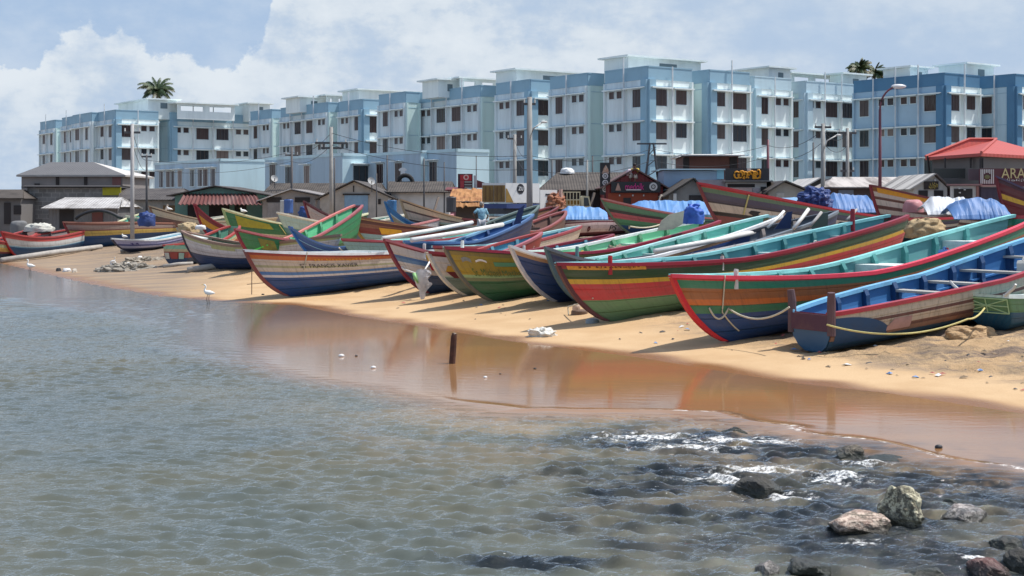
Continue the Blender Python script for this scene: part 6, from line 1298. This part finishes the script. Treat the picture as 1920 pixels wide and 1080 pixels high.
can('blue jerry can standing in the red railed boat', b3, .73, (.06, .16, .40)); can('white jerry can standing in the green and yellow striped boat', b4, .72, (.58, .57, .52)); can('white jerry can standing in the blue open boat', b2, .62, (.6, .58, .52)); can('yellow jerry can standing in the mint lined boat', b7, .45, (.55, .40, .06))
# ================================================================ ropes
def wp_(H, t, v, side=-1, off=.03): p = H.pt(t, v, off, side); return H.root.matrix_basis @ p
rope('pale mooring rope from the red railed boat to the bow post of the blue boat', [wp_(b3, .035, .56), wp_(b3, .07, .55), at(1480, 576, 27.0)], .020, .22)
rope('rope hanging from the rail of the red railed boat', [wp_(b3, .085, 1.02), wp_(b3, .055, .50), wp_(b3, .06, .2)], .016, .03)
a = b2.root.matrix_basis @ Vector(b2.pt(0, .95, 0, -1)); rope('yellow rope from the bow of the blue open boat to the small teal boat', [a-Vector((.1, .1, .15)), at(1690, 626, 26.0), at(1815, 598, 26.5), at(1846, 578, 27.6)], .019, .06, m_ropey)
rope('white rope over the rail of the striped boat with lettering', [wp_(b10, .16, 1.03), wp_(b10, .13, .62)], .02, .0)
rope('pale rope from the raised rose striped bow down to the pink boxy boat', [wp_(b28, .32, .9), at(1180, 424, 60), wp_(b27, .9, .98)], .035, .25)
rope('white rope tied round the high blue prow', [wp_(b11, .16, .99), wp_(b11, .17, .70), wp_(b11, .175, .5)], .03, 0, m_pw)
rope('pale strap hanging down the dark banded hull above its bow', [wp_(b29, .13, .96), wp_(b29, .09, .62)], .03, 0, m_ropey)
rope('frayed rope hanging at the stem of the pale green bottomed boat', [wp_(b4, .03, .45), at(1065, 575, on_ground(1070, 590).y), at(1066, 590, on_ground(1068, 591).y)], .018, .02)
rope('green lashing over the bow of the mustard railed boat', [wp_(b14, .30, .9), wp_(b14, .33, .5)], .02, 0, m_ropey)
# thin stick prop on the sand by the white and blue striped boat
q = on_ground(472, 552); o = empty('prop_stick', q, 0, 'thin crossed stick prop standing in the sand by the striped bow', 'stick'); g = MB(); g.tube([(0, 0, -.1), (.0, .02, 1.0)], .015, 6); g.build('upright', m_wood, o); g = MB(); g.tube([(-.16, 0, .33), (.40, 0, .38)], .012, 6); g.build('crosspiece', m_wood, o)
# hanging plastic bag
P_ = wp_(b9, .05, .5); q = at(790, 566, P_.y-.4)
o = empty('hanging_bag', at(770, 508, P_.y-.3), 0, 'torn white plastic bag and rope hanging from the red and yellow patched bow', 'plastic bag'); k = Vector(o.location)
g = MB()
def bagf(u, v): 
    a_ = 2*math.pi*u; c = at(790, 505+70*v, P_.y-.35)-k; w_ = (.10+.16*math.sin(math.pi*min(1, v*1.6)))*(1-v)**.7+.015; nn = mnoise.fractal(Vector((math.cos(a_)*2.2, math.sin(a_)*2.2, v*5)), .8, 2, 3)
    return c+Vector((w_*math.cos(a_)*(1+.5*nn), .3*w_*math.sin(a_), 0))+Vector((.07*nn+.05*v, 0, .05*nn))
g.grid(bagf, 26, 20); g.build('bag', mat((.62, .60, .60), .45, .8, 6, .3, dcol=(.40, .39, .40)), o)
g = MB(); g.tube([at(745, 493, P_.y)-k, at(757, 505, P_.y-.2)-k, at(778, 512, P_.y-.3)-k, at(797, 506, P_.y-.2)-k, at(806, 490, P_.y)-k], .03, 6); g.build('rope', m_pw, o, smooth=True)
g = MB(); g.tube([at(776, 512, P_.y-.40)-k, at(779, 522, P_.y-.44)-k, at(784, 531, P_.y-.44)-k], [.05, .06, .02], 6); g.build('green_scrap', mat((.25, .5, .2), .5, .4, 8, .2), o, smooth=True)
# rubbish tucked under the pale green bottomed bow
q = on_ground(1082, 590); mound('brown broken crate under the pale green bottomed bow', 'crate', 1070, 1102, 592, 580, q.y, .4, m_wood, 41, .10, 2, .25); mound('round pale float under the pale green bottomed bow', 'float', 1073, 1088, 582, 570, q.y-.05, .18, mat((.55, .42, .34), .7, .4, 8, .2), 42, .1, 3, .5); q = on_ground(1112, 604); mound('grey plastic tub under the pale green bottomed bow', 'tub', 1098, 1124, 607, 597, q.y-.1, .3, mat((.28, .33, .37), .6, .3, 5, .1), 43, .08, 2, .3)
# post standing in the shallows
q = on_ground(846, 688); o = empty('iron_post', (q.x, q.y, -.3), 0, 'leaning rusty iron post standing in the shallow film of water', 'post'); tp = at(851, 628, q.y); dx = tp.x-q.x; hh = tp.z+.3
g = MB(); g.tube([(0, 0, 0), (dx*.6, 0, hh*.6), (dx, 0, hh-.04), (dx+.015, 0, hh+.03)], [.062, .062, .058, .046], 9); g.build('post', mat((.045, .018, .014), .8, .8, 7, .5, dcol=(.12, .05, .03)), o)
g = MB(); g.ball((dx+.01, 0, hh+.01), (.045, .05, .03)); g.build('broken_tip', mat((.30, .24, .20), .8, .6, 8, .4), o)
# ripples of bubbles and small stones on the film
for i, (x, y, s_) in enumerate(((700, 701, .05), (640, 677, .06), (668, 676, .03), (910, 717, .035), (938, 709, .02), (1760, 850, .05), (493, 553, .05), (1003, 697, .03))):
    q = on_ground(x, y); q.z = max(q.z, 0); g = MB(); g.ball((0, 0, s_*.3), (s_, s_*.8, s_*.6)); tag(g.build('pebble', [m_tw, m_tw, m_blk, m_tw, m_blk, m_blk, m_blk, m_blk][i], None, q, smooth=True), ['ring of white foam bubbles on the shallow film', 'pale floating scrap on the shallow film', 'dark pebble next to the pale floating scrap', 'white pebble past the iron post', 'dark pebble past the iron post', 'dark stone alone on the wet sand near the rocks', 'dark clod on dry sand below the striped bow', 'dark speck on the film beyond the post'][i], 'pebble')

# clutter by the sheds: a bent black hose, drums, leaning boards, stacked crates
pts = [at(142+88*u, 411-16*math.sin(math.pi*min(1, u*1.05))**.7 if u < .95 else 408, 84) for u in np.linspace(0, 1, 24)]
g = MB(); g.tube(pts, .10, 7); tag(g.build('hose', m_blk, smooth=True), 'bent black hose arching over the boats by the tin walled lean to', 'hose')
def drum(label, px, py, Y, c, r_=.29, h=.86): p = at(px, py, Y); o = empty('drum', (p.x, Y, gz(p.x, Y)+.0), 0, label, 'drum', 'plastic drums'); dz = p.z-o.location.z; g = MB(); g.tube([(0, 0, dz), (0, 0, dz+.05), (0, 0, dz+h*.33), (0, 0, dz+h*.66), (0, 0, dz+h-.04), (0, 0, dz+h)], [r_*.94, r_, r_*.97, r_*.97, r_, r_*.9], 14); g.build('barrel', mat(c, .5, .4, 3, .1), o); g = MB(); g.tube([(0, 0, dz+h), (0, 0, dz+h+.04)], r_*.5, 10); g.build('lid', m_steel, o)
drum('blue plastic drum by the plank shed doors', 541, 400, 86, (.05, .12, .35)); drum('white plastic drum beside the blue plank shed drum', 534, 401, 86.5, (.55, .55, .52)); drum('blue plastic drum by the white walled shed', 735, 402, 84, (.04, .16, .36)); drum('dark drum beside the tarpaulin hut', 846, 398, 78, (.06, .06, .07))
for i, (x0, y0, x1, y1, c, lab) in enumerate(((586, 408, 594, 376, (.25, .20, .16), 'tan plank leaning on the grey plank shed'), (598, 408, 604, 380, (.16, .13, .11), 'dark plank leaning on the grey plank shed'), (306, 408, 314, 384, (.22, .18, .15), 'tan plank leaning on the cream shed wall'), (812, 402, 822, 370, (.20, .16, .13), 'tan plank leaning on the white shed wall'), (1106, 392, 1114, 362, (.10, .08, .07), 'dark plank leaning by the brown tiled shed'), (1232, 392, 1240, 366, (.30, .26, .22), 'pale plank leaning beside the orange kiosk'))):
    Yb = (91, 91.4, 96, 88, 80, 77)[i]; g = MB(); g.tube([at(x0, y0, Yb-.8), at(x1, y1, Yb)], .09, 4); tag(g.build('plank', mat(c, .85, .5, 3, .2)), lab, 'plank', 'planks leaning on the sheds')

q = on_ground(1820, 628); mound('low heap of dug sand and rags under the small teal boat', 'sand_heap', 1770, 1866, 634, 612, q.y, .9, mat(su(205, 172, 130), .95, .7, 6, .7, dcol=su(150, 120, 92)), 61, .35, 3.2, .9, nu=60, nv=22, smooth=False)
g = MB(); rl = random.Random(12); mats_l = [m_tw, m_blk, mat((.30, .22, .14), .9, .3, 5, .1), mat((.12, .25, .5), .6, .3, 5, .1), mat((.45, .12, .1), .7, .3, 5, .1)]
for i in range(170):
    if i < 100: px, py = rl.uniform(1480, 1930), rl.uniform(640, 745)
    else: px, py = rl.uniform(620, 1480), rl.uniform(560, 660)
    p = on_ground(px, py)
    if gz(p.x, p.y) < .06: continue
    s_ = rl.uniform(.012, .045); c = p+Vector((0, 0, .012)); an_ = rl.uniform(0, 6.3); d1 = Vector((math.cos(an_), math.sin(an_), rl.uniform(-.1, .3)))*s_*rl.uniform(1, 2.6); d2 = Vector((-math.sin(an_), math.cos(an_), rl.uniform(-.1, .3)))*s_
    g.add([c-d1-d2, c+d1-d2*.6, c+d1*.8+d2, c-d1*.7+d2*.9, c+Vector((0, 0, s_*.8))], [(0, 1, 4), (1, 2, 4), (2, 3, 4), (3, 0, 4), (3, 2, 1, 0)], rl.choice((0, 1, 1, 2, 2, 2, 3, 4)))
tag(g.build('litter', mats_l), 'small scraps of litter and twigs strewn over the sand', 'litter', None, 'stuff')

# ================================================================ rocks in the surf
def rock(label, px0, px1, ybase, ytop, deep, m, seed, sharp=1.0, flat=False, lean=0.0):
    Y = (CAM_Z+.02)*FPX/(ybase-HOR); A, B_ = at(px0, ybase, Y), at(px1, ybase, Y); zt = CAM_Z-(ytop-HOR)/FPX*(Y+deep*.35); hx = (B_.x-A.x)/2
    k = Vector(((A.x+B_.x)/2, Y+deep*.45, -.12)); H_ = zt+.12; b = MB(); nu, nv = 56, 34
    rs_ = random.Random(seed); cuts = [(Vector((rs_.gauss(0, 1), rs_.gauss(0, 1), rs_.gauss(.2, .7))).normalized(), rs_.uniform(.58, .88)) for _ in range(11)]
    if flat: cuts.append((Vector((.05, -.12, 1)).normalized(), .62))
    vs = []
    for j in range(nv+1):
        for i in range(nu):
            th, ph = math.pi*j/nv, 2*math.pi*i/nu; d = Vector((math.sin(th)*math.cos(ph), math.sin(th)*math.sin(ph), math.cos(th))); r_ = 1.0
            for c, dd in cuts:
                q = d.dot(c)
                if q > 1e-3: r_ = min(r_, dd/q)
            p = d*r_; f1 = mnoise.fractal(p*2.3+Vector((seed, 0, 0)), .8, 2.2, 5); p *= 1+.11*sharp*f1+.03*mnoise.noise(p*9+Vector((0, seed, 0)))
            vs.append(Vector((p.x*hx*1.12+lean*p.z*hx, p.y*deep/2*1.15, (p.z*.5+.5)*H_*1.14)))
    b.add(vs, [(j*nu+i, (j+1)*nu+i, (j+1)*nu+(i+1) % nu, j*nu+(i+1) % nu) for j in range(nv) for i in range(nu)])
    o = b.build('rock', m, None, k, smooth=False); return tag(o, label, 'rock', 'rocks in the surf')
def rockmat(c1, c2, c3, wet, spk=.95):
    s_ = N('rock'); co = s_.t.nodes.new('ShaderNodeTexCoord')
    v = s_.t.nodes.new('ShaderNodeTexVoronoi'); v.inputs['Scale'].default_value = 22; s_.L(co.outputs['Object'], v.inputs['Vector'])
    base = s_.mix(s_.rng(s_.noise(7, 8, .75), .40, .60), c1, c2); base = s_.mix(s_.math('MULTIPLY', s_.rng(s_.noise(17, 6, .8), .49, .55), spk), base, c3)
    base = s_.mix(s_.rng(v.outputs['Distance'], .0, .30, .85, 0), base, (.015, .016, .014))
    g = s_.t.nodes.new('ShaderNodeNewGeometry'); sx = s_.t.nodes.new('ShaderNodeSeparateXYZ'); s_.L(g.outputs['Position'], sx.inputs[0])
    wetf = s_.rng(s_.math('ADD', sx.outputs['Z'], s_.math('MULTIPLY', s_.noise(6, 4), .12)), .09, .20, 1, 0)      # tide line: weed and wet stone below it
    s_.L(s_.mix(s_.math('MULTIPLY', wetf, wet), base, (.022, .026, .018)), s_.b.inputs['Base Color']); s_.L(s_.rng(wetf, 0, 1, .75, .22), s_.b.inputs['Roughness'])
    nb = s_.bump(s_.noise(14, 7, .75), .7, .04); s_.L(s_.bump(s_.noise(55, 4, .7), .5, .012, nb), s_.b.inputs['Normal']); return s_.m
rk_a = rockmat((.34, .23, .18), (.14, .115, .08), (.66, .53, .43), .9); rk_b = rockmat((.27, .24, .15), (.085, .078, .06), (.58, .54, .38), .9); rk_c = rockmat((.36, .30, .28), (.13, .11, .10), (.74, .67, .62), .8); rk_d = rockmat((.03, .03, .028), (.05, .045, .035), (.09, .085, .07), 1, .4); rk_e = rockmat((.13, .055, .05), (.08, .04, .04), (.24, .15, .13), .7)
rock('long pink brown rock slab with a pale speckled top in the surf', 1556, 1678, 1012, 964, .55, rk_a, 4, .8, True); rock('pointed grey green boulder standing tallest out of the surf', 1656, 1748, 992, 922, .5, rk_b, 11, 1.2, lean=-.18)
rock('low flat pale speckled rock near the wet sand', 1776, 1868, 982, 950, .45, rk_c, 7, .8, True); rock('low mossy rock touching the pale speckled one', 1776, 1812, 950, 938, .25, rk_d, 8)
rock('dark wet rock breaking the foam alone', 1388, 1478, 938, 902, .5, rk_d, 15, 1.1); rock('small dark jagged rock where the foam meets the sand', 1572, 1626, 866, 838, .45, rockmat((.06, .05, .042), (.10, .085, .06), (.26, .22, .16), 1, .5), 21, 1.4)
rock('low dark awash rock beside the small jagged rock', 1630, 1706, 866, 853, .4, rk_d, 22, .7); rock('dark rock just awash in the shallows', 1352, 1402, 818, 803, .35, rk_d, 25, .7); rock('tiny dark rock awash near the wet sand', 1494, 1520, 815, 809, .25, rk_d, 26, .7)
rock('black wet rock at the lower picture edge', 1490, 1562, 1086, 1054, .4, rk_d, 31, 1.1); rock('flat dark rock at the side picture edge', 1868, 1940, 1036, 1014, .35, rk_d, 33, .9); rock('dark red rock in the lower picture corner', 1822, 1922, 1092, 1056, .4, rk_e, 35, 1.0); rock('black pointed rock beside the dark red one', 1900, 1950, 1080, 1040, .4, rk_d, 37, 1.2); rock('dark sunken rock beside the dark red one', 1706, 1790, 1090, 1070, .35, rk_d, 39, .9)
rock('pale rock barely under the water', 1420, 1470, 1086, 1060, .35, rk_c, 41, .7)

# ================================================================ birds
m_bird = mat((.80, .79, .76), .7, .12, 6, .1); m_beak = mat((.50, .36, .06), .5, .2, 6, 0); m_leg = mat((.03, .03, .03), .6, .1, 6, 0)
def heron(label, px, py, h, face=-1, Y=None, z=None):
    q = on_ground(px, py) if Y is None else at(px, py, Y); q.z = max(q.z, 0.0)
    o = empty('heron', q, 0, label, 'heron', 'white herons at the water'); s_ = h/.62; f = face
    b = MB(); n = 10
    sp = [(-.20*f, .33), (-.12*f, .335), (-.03*f, .345), (.06*f, .36), (.11*f, .40), (.115*f, .45), (.085*f, .50), (.085*f, .55), (.115*f, .585), (.15*f, .595)]; rr_ = [.008, .045, .075, .070, .042, .025, .020, .020, .026, .012]
    b.tube([Vector((x*s_, 0, z_*s_)) for x, z_ in sp], [r_*s_ for r_ in rr_], 10); b.build('body', m_bird, o, smooth=True)
    b = MB(); b.tube([Vector((.145*f*s_, 0, .594*s_)), Vector((.235*f*s_, 0, .580*s_))], [.011*s_, .003*s_], 6); b.build('beak', m_beak, o)
    for x in (-.025, .02): b = MB(); b.tube([Vector((x*s_, x*s_*.6, .30*s_)), Vector((x*s_*1.3+.02*f*s_, x*s_*.6, .15*s_)), Vector((x*s_*1.2, x*s_*.6, 0)), ], .009*s_, 5); b.build('leg', m_leg, o)
heron('white heron wading on the shallow film below the navy bottomed boat', 391, 571, .62, -1); heron('white heron standing at the water edge at the far end of the beach', 57, 515, .68, -1); heron('white heron crouching on the seaweed heap', 212, 501, .48, 1)
def gull(label, px, py, Y, s_=1.0, f=-1):
    p = at(px, py, Y); o = empty('gull', p, 0, label, 'gull', 'white gulls resting on the boats'); b = MB()
    b.tube([Vector((x*s_*f*-1, 0, z*s_)) for x, z in ((.24, .10), (.12, .14), (0, .15), (-.09, .17), (-.12, .24), (-.14, .29), (-.17, .295))], [r_*s_ for r_ in (.008, .055, .085, .075, .045, .045, .015)], 9); b.build('body', m_bird, o, smooth=True)
    b = MB(); b.tube([Vector((.165*f*s_, 0, .29*s_)), Vector((.23*f*s_, 0, .28*s_))], [.012*s_, .004*s_], 5); b.build('beak', m_beak, o)
    for y in (-.03, .03): b = MB(); b.tube([Vector((0, y*s_, .09*s_)), Vector((0, y*s_, -.02))], .009*s_, 5); b.build('leg', m_leg, o)
for lab, px, t, H, s_ in (('white gull on the cream rail of the green and yellow boat', 0, .10, b14, .9), ('white gull on the dark red prow boat rail', 0, .20, b15, .9), ('white gull standing on the rail of the lilac striped boat', 0, .10, b17, .8), ('white gull on the pale pink boat rail', 0, .22, b26, .9), ('second white gull further along the pale pink boat rail', 0, .30, b26, .9), ('white gull on the cream and brown boat rail', 0, .12, b22, .9)):
    p = wp_(H, t, 1.0, -1, -.02); p.z += .04; o_ = gull(lab, 0, 0, 50, s_); bpy.context.view_layer.update()
    [x for x in bpy.data.objects if x.get('label') == lab][0].location = p

# ================================================================ people
def skinned(name, joints, edges, m, parent=None, root=0, lev=2):
    me = bpy.data.meshes.new(name); me.from_pydata([j[0] for j in joints], edges, []); me.materials.append(m); o = bpy.data.objects.new(name, me); COL.objects.link(o)
    sk = o.modifiers.new('skin', 'SKIN'); sk.use_smooth_shade = True; o.modifiers.new('sub', 'SUBSURF').levels = lev; o.modifiers['sub'].render_levels = lev
    for i, j in enumerate(joints):
        v = me.skin_vertices[0].data[i]; v.radius = (j[1], j[2] if len(j) > 2 else j[1]); v.use_root = (i == root)
    if parent: o.parent = parent
    return o
m_skin = mat((.16, .08, .05), .6, .1, 6, 0); m_hair = mat((.015, .012, .012), .7, .1, 6, 0)
def person(label, loc, rz, J, shirt, lower, hair=None, scale=1.0):
    """J: joint positions; body, clothing and hair are grown over the same skeleton"""
    o = empty('person', loc, rz, label, 'person'); V_ = {k: Vector(v) for k, v in J.items()}
    nm = ['pel', 'bel', 'che', 'nec', 'chi', 'top', 'shl', 'ell', 'wrl', 'hal', 'shr', 'elr', 'wrr', 'har', 'hil', 'knl', 'anl', 'tol', 'hir', 'knr', 'anr', 'tor']
    rad = dict(pel=.13, bel=.12, che=.14, nec=.055, chi=.075, top=.075, shl=.06, ell=.042, wrl=.03, hal=.028, shr=.06, elr=.042, wrr=.03, har=.028, hil=.09, knl=.06, anl=.04, tol=.035, hir=.09, knr=.06, anr=.04, tor=.035)
    ix = {n_: i for i, n_ in enumerate(nm)}; E = [('pel', 'bel'), ('bel', 'che'), ('che', 'nec'), ('nec', 'chi'), ('chi', 'top'), ('che', 'shl'), ('shl', 'ell'), ('ell', 'wrl'), ('wrl', 'hal'), ('che', 'shr'), ('shr', 'elr'), ('elr', 'wrr'), ('wrr', 'har'), ('pel', 'hil'), ('hil', 'knl'), ('knl', 'anl'), ('anl', 'tol'), ('pel', 'hir'), ('hir', 'knr'), ('knr', 'anr'), ('anr', 'tor')]
    joints = [(tuple(V_[n_]), rad[n_]) for n_ in nm]; edges = [(ix[a], ix[b]) for a, b in E]
    for s_, w_, h_ in (('l', 'wrl', 'hal'), ('r', 'wrr', 'har')):                      # five fingers from each palm
        d = (V_[h_]-V_[w_]).normalized(); a = d.cross(Vector((0, 1, .3))).normalized(); c = d.cross(a)
        for f in range(5):
            base_ = V_[h_]+a*(f-2)*.018*(1 if f else 1.6); L_ = (.045, .07, .08, .075, .06)[f]; tip_ = base_+(d+(a*-.8 if f == 0 else Vector((0, 0, 0))))*L_+c*.02
            joints += [(tuple(base_+d*.02), .011), (tuple(tip_), .008)]; n_ = len(joints); edges += [(ix[h_], n_-2), (n_-2, n_-1)]
    skinned('body', joints, edges, m_skin, o)
    sj = [(tuple(V_['pel']+Vector((0, 0, -.04))), .155), (tuple(V_['bel']), .15), (tuple(V_['che']), .17), (tuple(V_['nec']-Vector((0, 0, .05))), .08)]+[(tuple(V_[a]), r_) for a, r_ in (('shl', .085), ('shr', .085))]+[(tuple(V_['shl'].lerp(V_['ell'], .85)), .065), (tuple(V_['shr'].lerp(V_['elr'], .85)), .065)]
    skinned('shirt', sj, [(0, 1), (1, 2), (2, 3), (2, 4), (2, 5), (4, 6), (5, 7)], shirt, o)
    lj = [(tuple(V_['pel']), .15), (tuple(V_['hil']), .115), (tuple(V_['knl']), .10), (tuple(V_['knl'].lerp(V_['anl'], .6)), .10), (tuple(V_['hir']), .115), (tuple(V_['knr']), .10), (tuple(V_['knr'].lerp(V_['anr'], .6)), .10)]
    skinned('lower_garment', lj, [(0, 1), (1, 2), (2, 3), (0, 4), (4, 5), (5, 6)], lower, o)
    c = V_['chi'].lerp(V_['top'], .75); b = MB(); b.ball(c+Vector((0, .02, .03)), (.095, .105, .10)); b.build('hair', hair or m_hair, o, smooth=True)
    up = (V_['top']-V_['chi']).normalized(); fw = Vector((0, -1, 0)); fc_ = V_['chi'].lerp(V_['top'], .35); b = MB(); b.ball(fc_+fw*.085, (.014, .022, .02)); b.build('nose', m_skin, o, smooth=True)
    for sx in (-1, 1): b = MB(); b.ball(fc_+Vector((sx*.085, .01, .01)), (.014, .025, .035)); b.build('ear', m_skin, o, smooth=True); b = MB(); b.ball(fc_+fw*.072+Vector((sx*.03, 0, .03)), (.012, .008, .008)); b.build('eye', m_hair, o, smooth=True)
    b = MB(); b.ball(fc_+fw*.075+Vector((0, 0, -.045)), (.028, .01, .008)); b.build('mouth', mat((.11, .04, .035), .6, .1, 6, 0), o, smooth=True)
    if scale != 1: o.scale = (scale,)*3
    return o
stand = dict(pel=(0, 0, .92), bel=(0, .0, 1.08), che=(.0, -.02, 1.30), nec=(0, -.03, 1.47), chi=(0, -.05, 1.55), top=(0, -.05, 1.68), shl=(-.19, 0, 1.40), ell=(-.30, .02, 1.12), wrl=(-.20, -.10, .92), hal=(-.17, -.14, .86), shr=(.19, 0, 1.40), elr=(.40, .04, 1.20), wrr=(.30, -.02, .99), har=(.26, -.05, .93), hil=(-.10, 0, .88), knl=(-.12, -.03, .48), anl=(-.12, 0, .08), tol=(-.13, -.14, .04), hir=(.10, 0, .88), knr=(.12, -.03, .48), anr=(.12, 0, .08), tor=(.13, -.14, .04))
Ym = 62; hp = at(903, 381, Ym)
person('man in pale blue patterned shirt and white cloth standing in the dark green boat', (hp.x, Ym, hp.z-1.70), R(195), stand, mat((.25, .48, .60), .7, .9, 9, .1, dcol=(.05, .12, .22)), mat((.66, .64, .66), .8, .3, 5, .1), hair=mat((.30, .26, .23), .7, .3, 8, 0))
sit = dict(pel=(0, 0, .22), bel=(0, .0, .38), che=(.0, -.06, .60), nec=(0, -.10, .76), chi=(0, -.13, .83), top=(0, -.13, .97), shl=(-.19, -.04, .70), ell=(-.30, -.22, .50), wrl=(-.22, -.42, .45), hal=(-.20, -.48, .43), shr=(.19, -.04, .70), elr=(.28, -.22, .48), wrr=(.2, -.40, .42), har=(.18, -.46, .40), hil=(-.10, -.04, .20), knl=(-.16, -.40, .42), anl=(-.14, -.42, .02), tol=(-.14, -.55, .0), hir=(.10, -.04, .20), knr=(.16, -.40, .40), anr=(.14, -.44, .02), tor=(.14, -.56, .0))
hp = at(1190, 309, 79.6); person('person in a yellow top crouching on the red tin roof above the kiosk sign', (hp.x, 79.2, hp.z-.98), R(-25), sit, mat((.55, .42, .05), .7, .4, 6, .1), mat((.48, .40, .34), .8, .4, 6, .1))
# pink and white cloth beside the crouching person
mound('pink and white cloth lying on the red tin roof beside the crouching person', 'cloth', 1174, 1188, 330, 318, 79.1, .4, mat((.62, .42, .48), .8, .8, 6, .2, dcol=(.7, .66, .66)), 51, .5, 4, .6)
# shirt hung on the hall wall
hs = at(755, 321, 100); g = MB(); g.prism([hs+Vector((x, 0, z)) for x, z in ((-.12, .25), (-.3, .12), (-.24, 0), (-.15, .05), (-.16, -.45), (.16, -.45), (.15, .05), (.24, 0), (.3, .12), (.12, .25))], (0, .05, 0)); tag(g.build('hanging_shirt', m_tw), 'white shirt hung to dry in front of the low blue hall window', 'shirt')
# dish antennas
for lab, px, y, Y in (('white satellite dish on the brown shed roof by the low blue hall', 515, 337, 97), ('small satellite dish on the gable of the blue shuttered shed', 697, 342, 88)):
    p = at(px, y, Y); o = empty('satellite_dish', p, 0, lab, 'satellite dish', 'satellite dishes'); g = MB(); g.grid(lambda u, v: Vector((.26*v*math.cos(2*math.pi*u), .10*v*v-.10, .26*v*math.sin(2*math.pi*u)+.1)), 20, 5); g.grid(lambda u, v: Vector((.26*v*math.cos(2*math.pi*u), .10*v*v-.08, .26*v*math.sin(2*math.pi*u)+.1)), 20, 5); q = g.build('dish', mat((.45, .45, .44), .5, .3, 3, .05), o, smooth=True); q.rotation_euler = (R(25), 0, R(215)); g = MB(); g.tube([(0, 0, .1), (0, .1, -.6)], .035, 6); g.build('mount', m_steel, o)
# red sign box on the pink kiosk
p0 = at(873, 354, 83.4); zg = gz(p0.x, p0.y); o = empty('sign_box', p0, 0, 'red and black sign box with a pale ring above the pink kiosk', 'sign', 'shop signs'); k0 = Vector(p0)
def sbx(nm, x0, y0, x1, y1, m, t=.35, f=0): a_, c_ = at(x0, y1, 83.4)-k0, at(x1, y0, 83.4)-k0; b = MB(); b.box((a_.x, -f, a_.z), (c_.x, t, c_.z)); return b.build(nm, m, o)
sbx('cabinet', 858.5, 326, 886, 353.5, mat((.07, .012, .02), .5, .2, 3, 0)); sbx('red_panel', 863, 328, 884, 338.5, mat((.45, .02, .03), .4, .2, 3, 0), 0, .015); sbx('red_strip', 863, 339, 870, 352, mat((.42, .04, .05), .4, .3, 3, 0), 0, .015)
for y in (340, 345, 350): sbx('pale_line', 871, y, 884.5, y+2.3, mat((.35, .34, .30), .5, .3, 4, 0), 0, .018)
q = MB(); ring(q, at(874, 332.5, 83.4)-k0+Vector((0, -.02, 0)), .09, .165); q.build('emblem', mat((.66, .40, .36), .5, .1, 4, 0), o)
sbx('side_post', 888, 329, 894, 354, mat((.45, .44, .46), .7, .3, 3, 0), .3)
p = at(899, 342, 84); g = MB(); g.prism([at(893, 337, 83.8), at(918, 346, 83.8), at(918, 352, 83.8), at(893, 352, 83.8)], (0, 1.0, 0)); tag(g.build('awning', w_maroon), 'dark maroon sloping awning between the red sign box and the truck', 'awning')
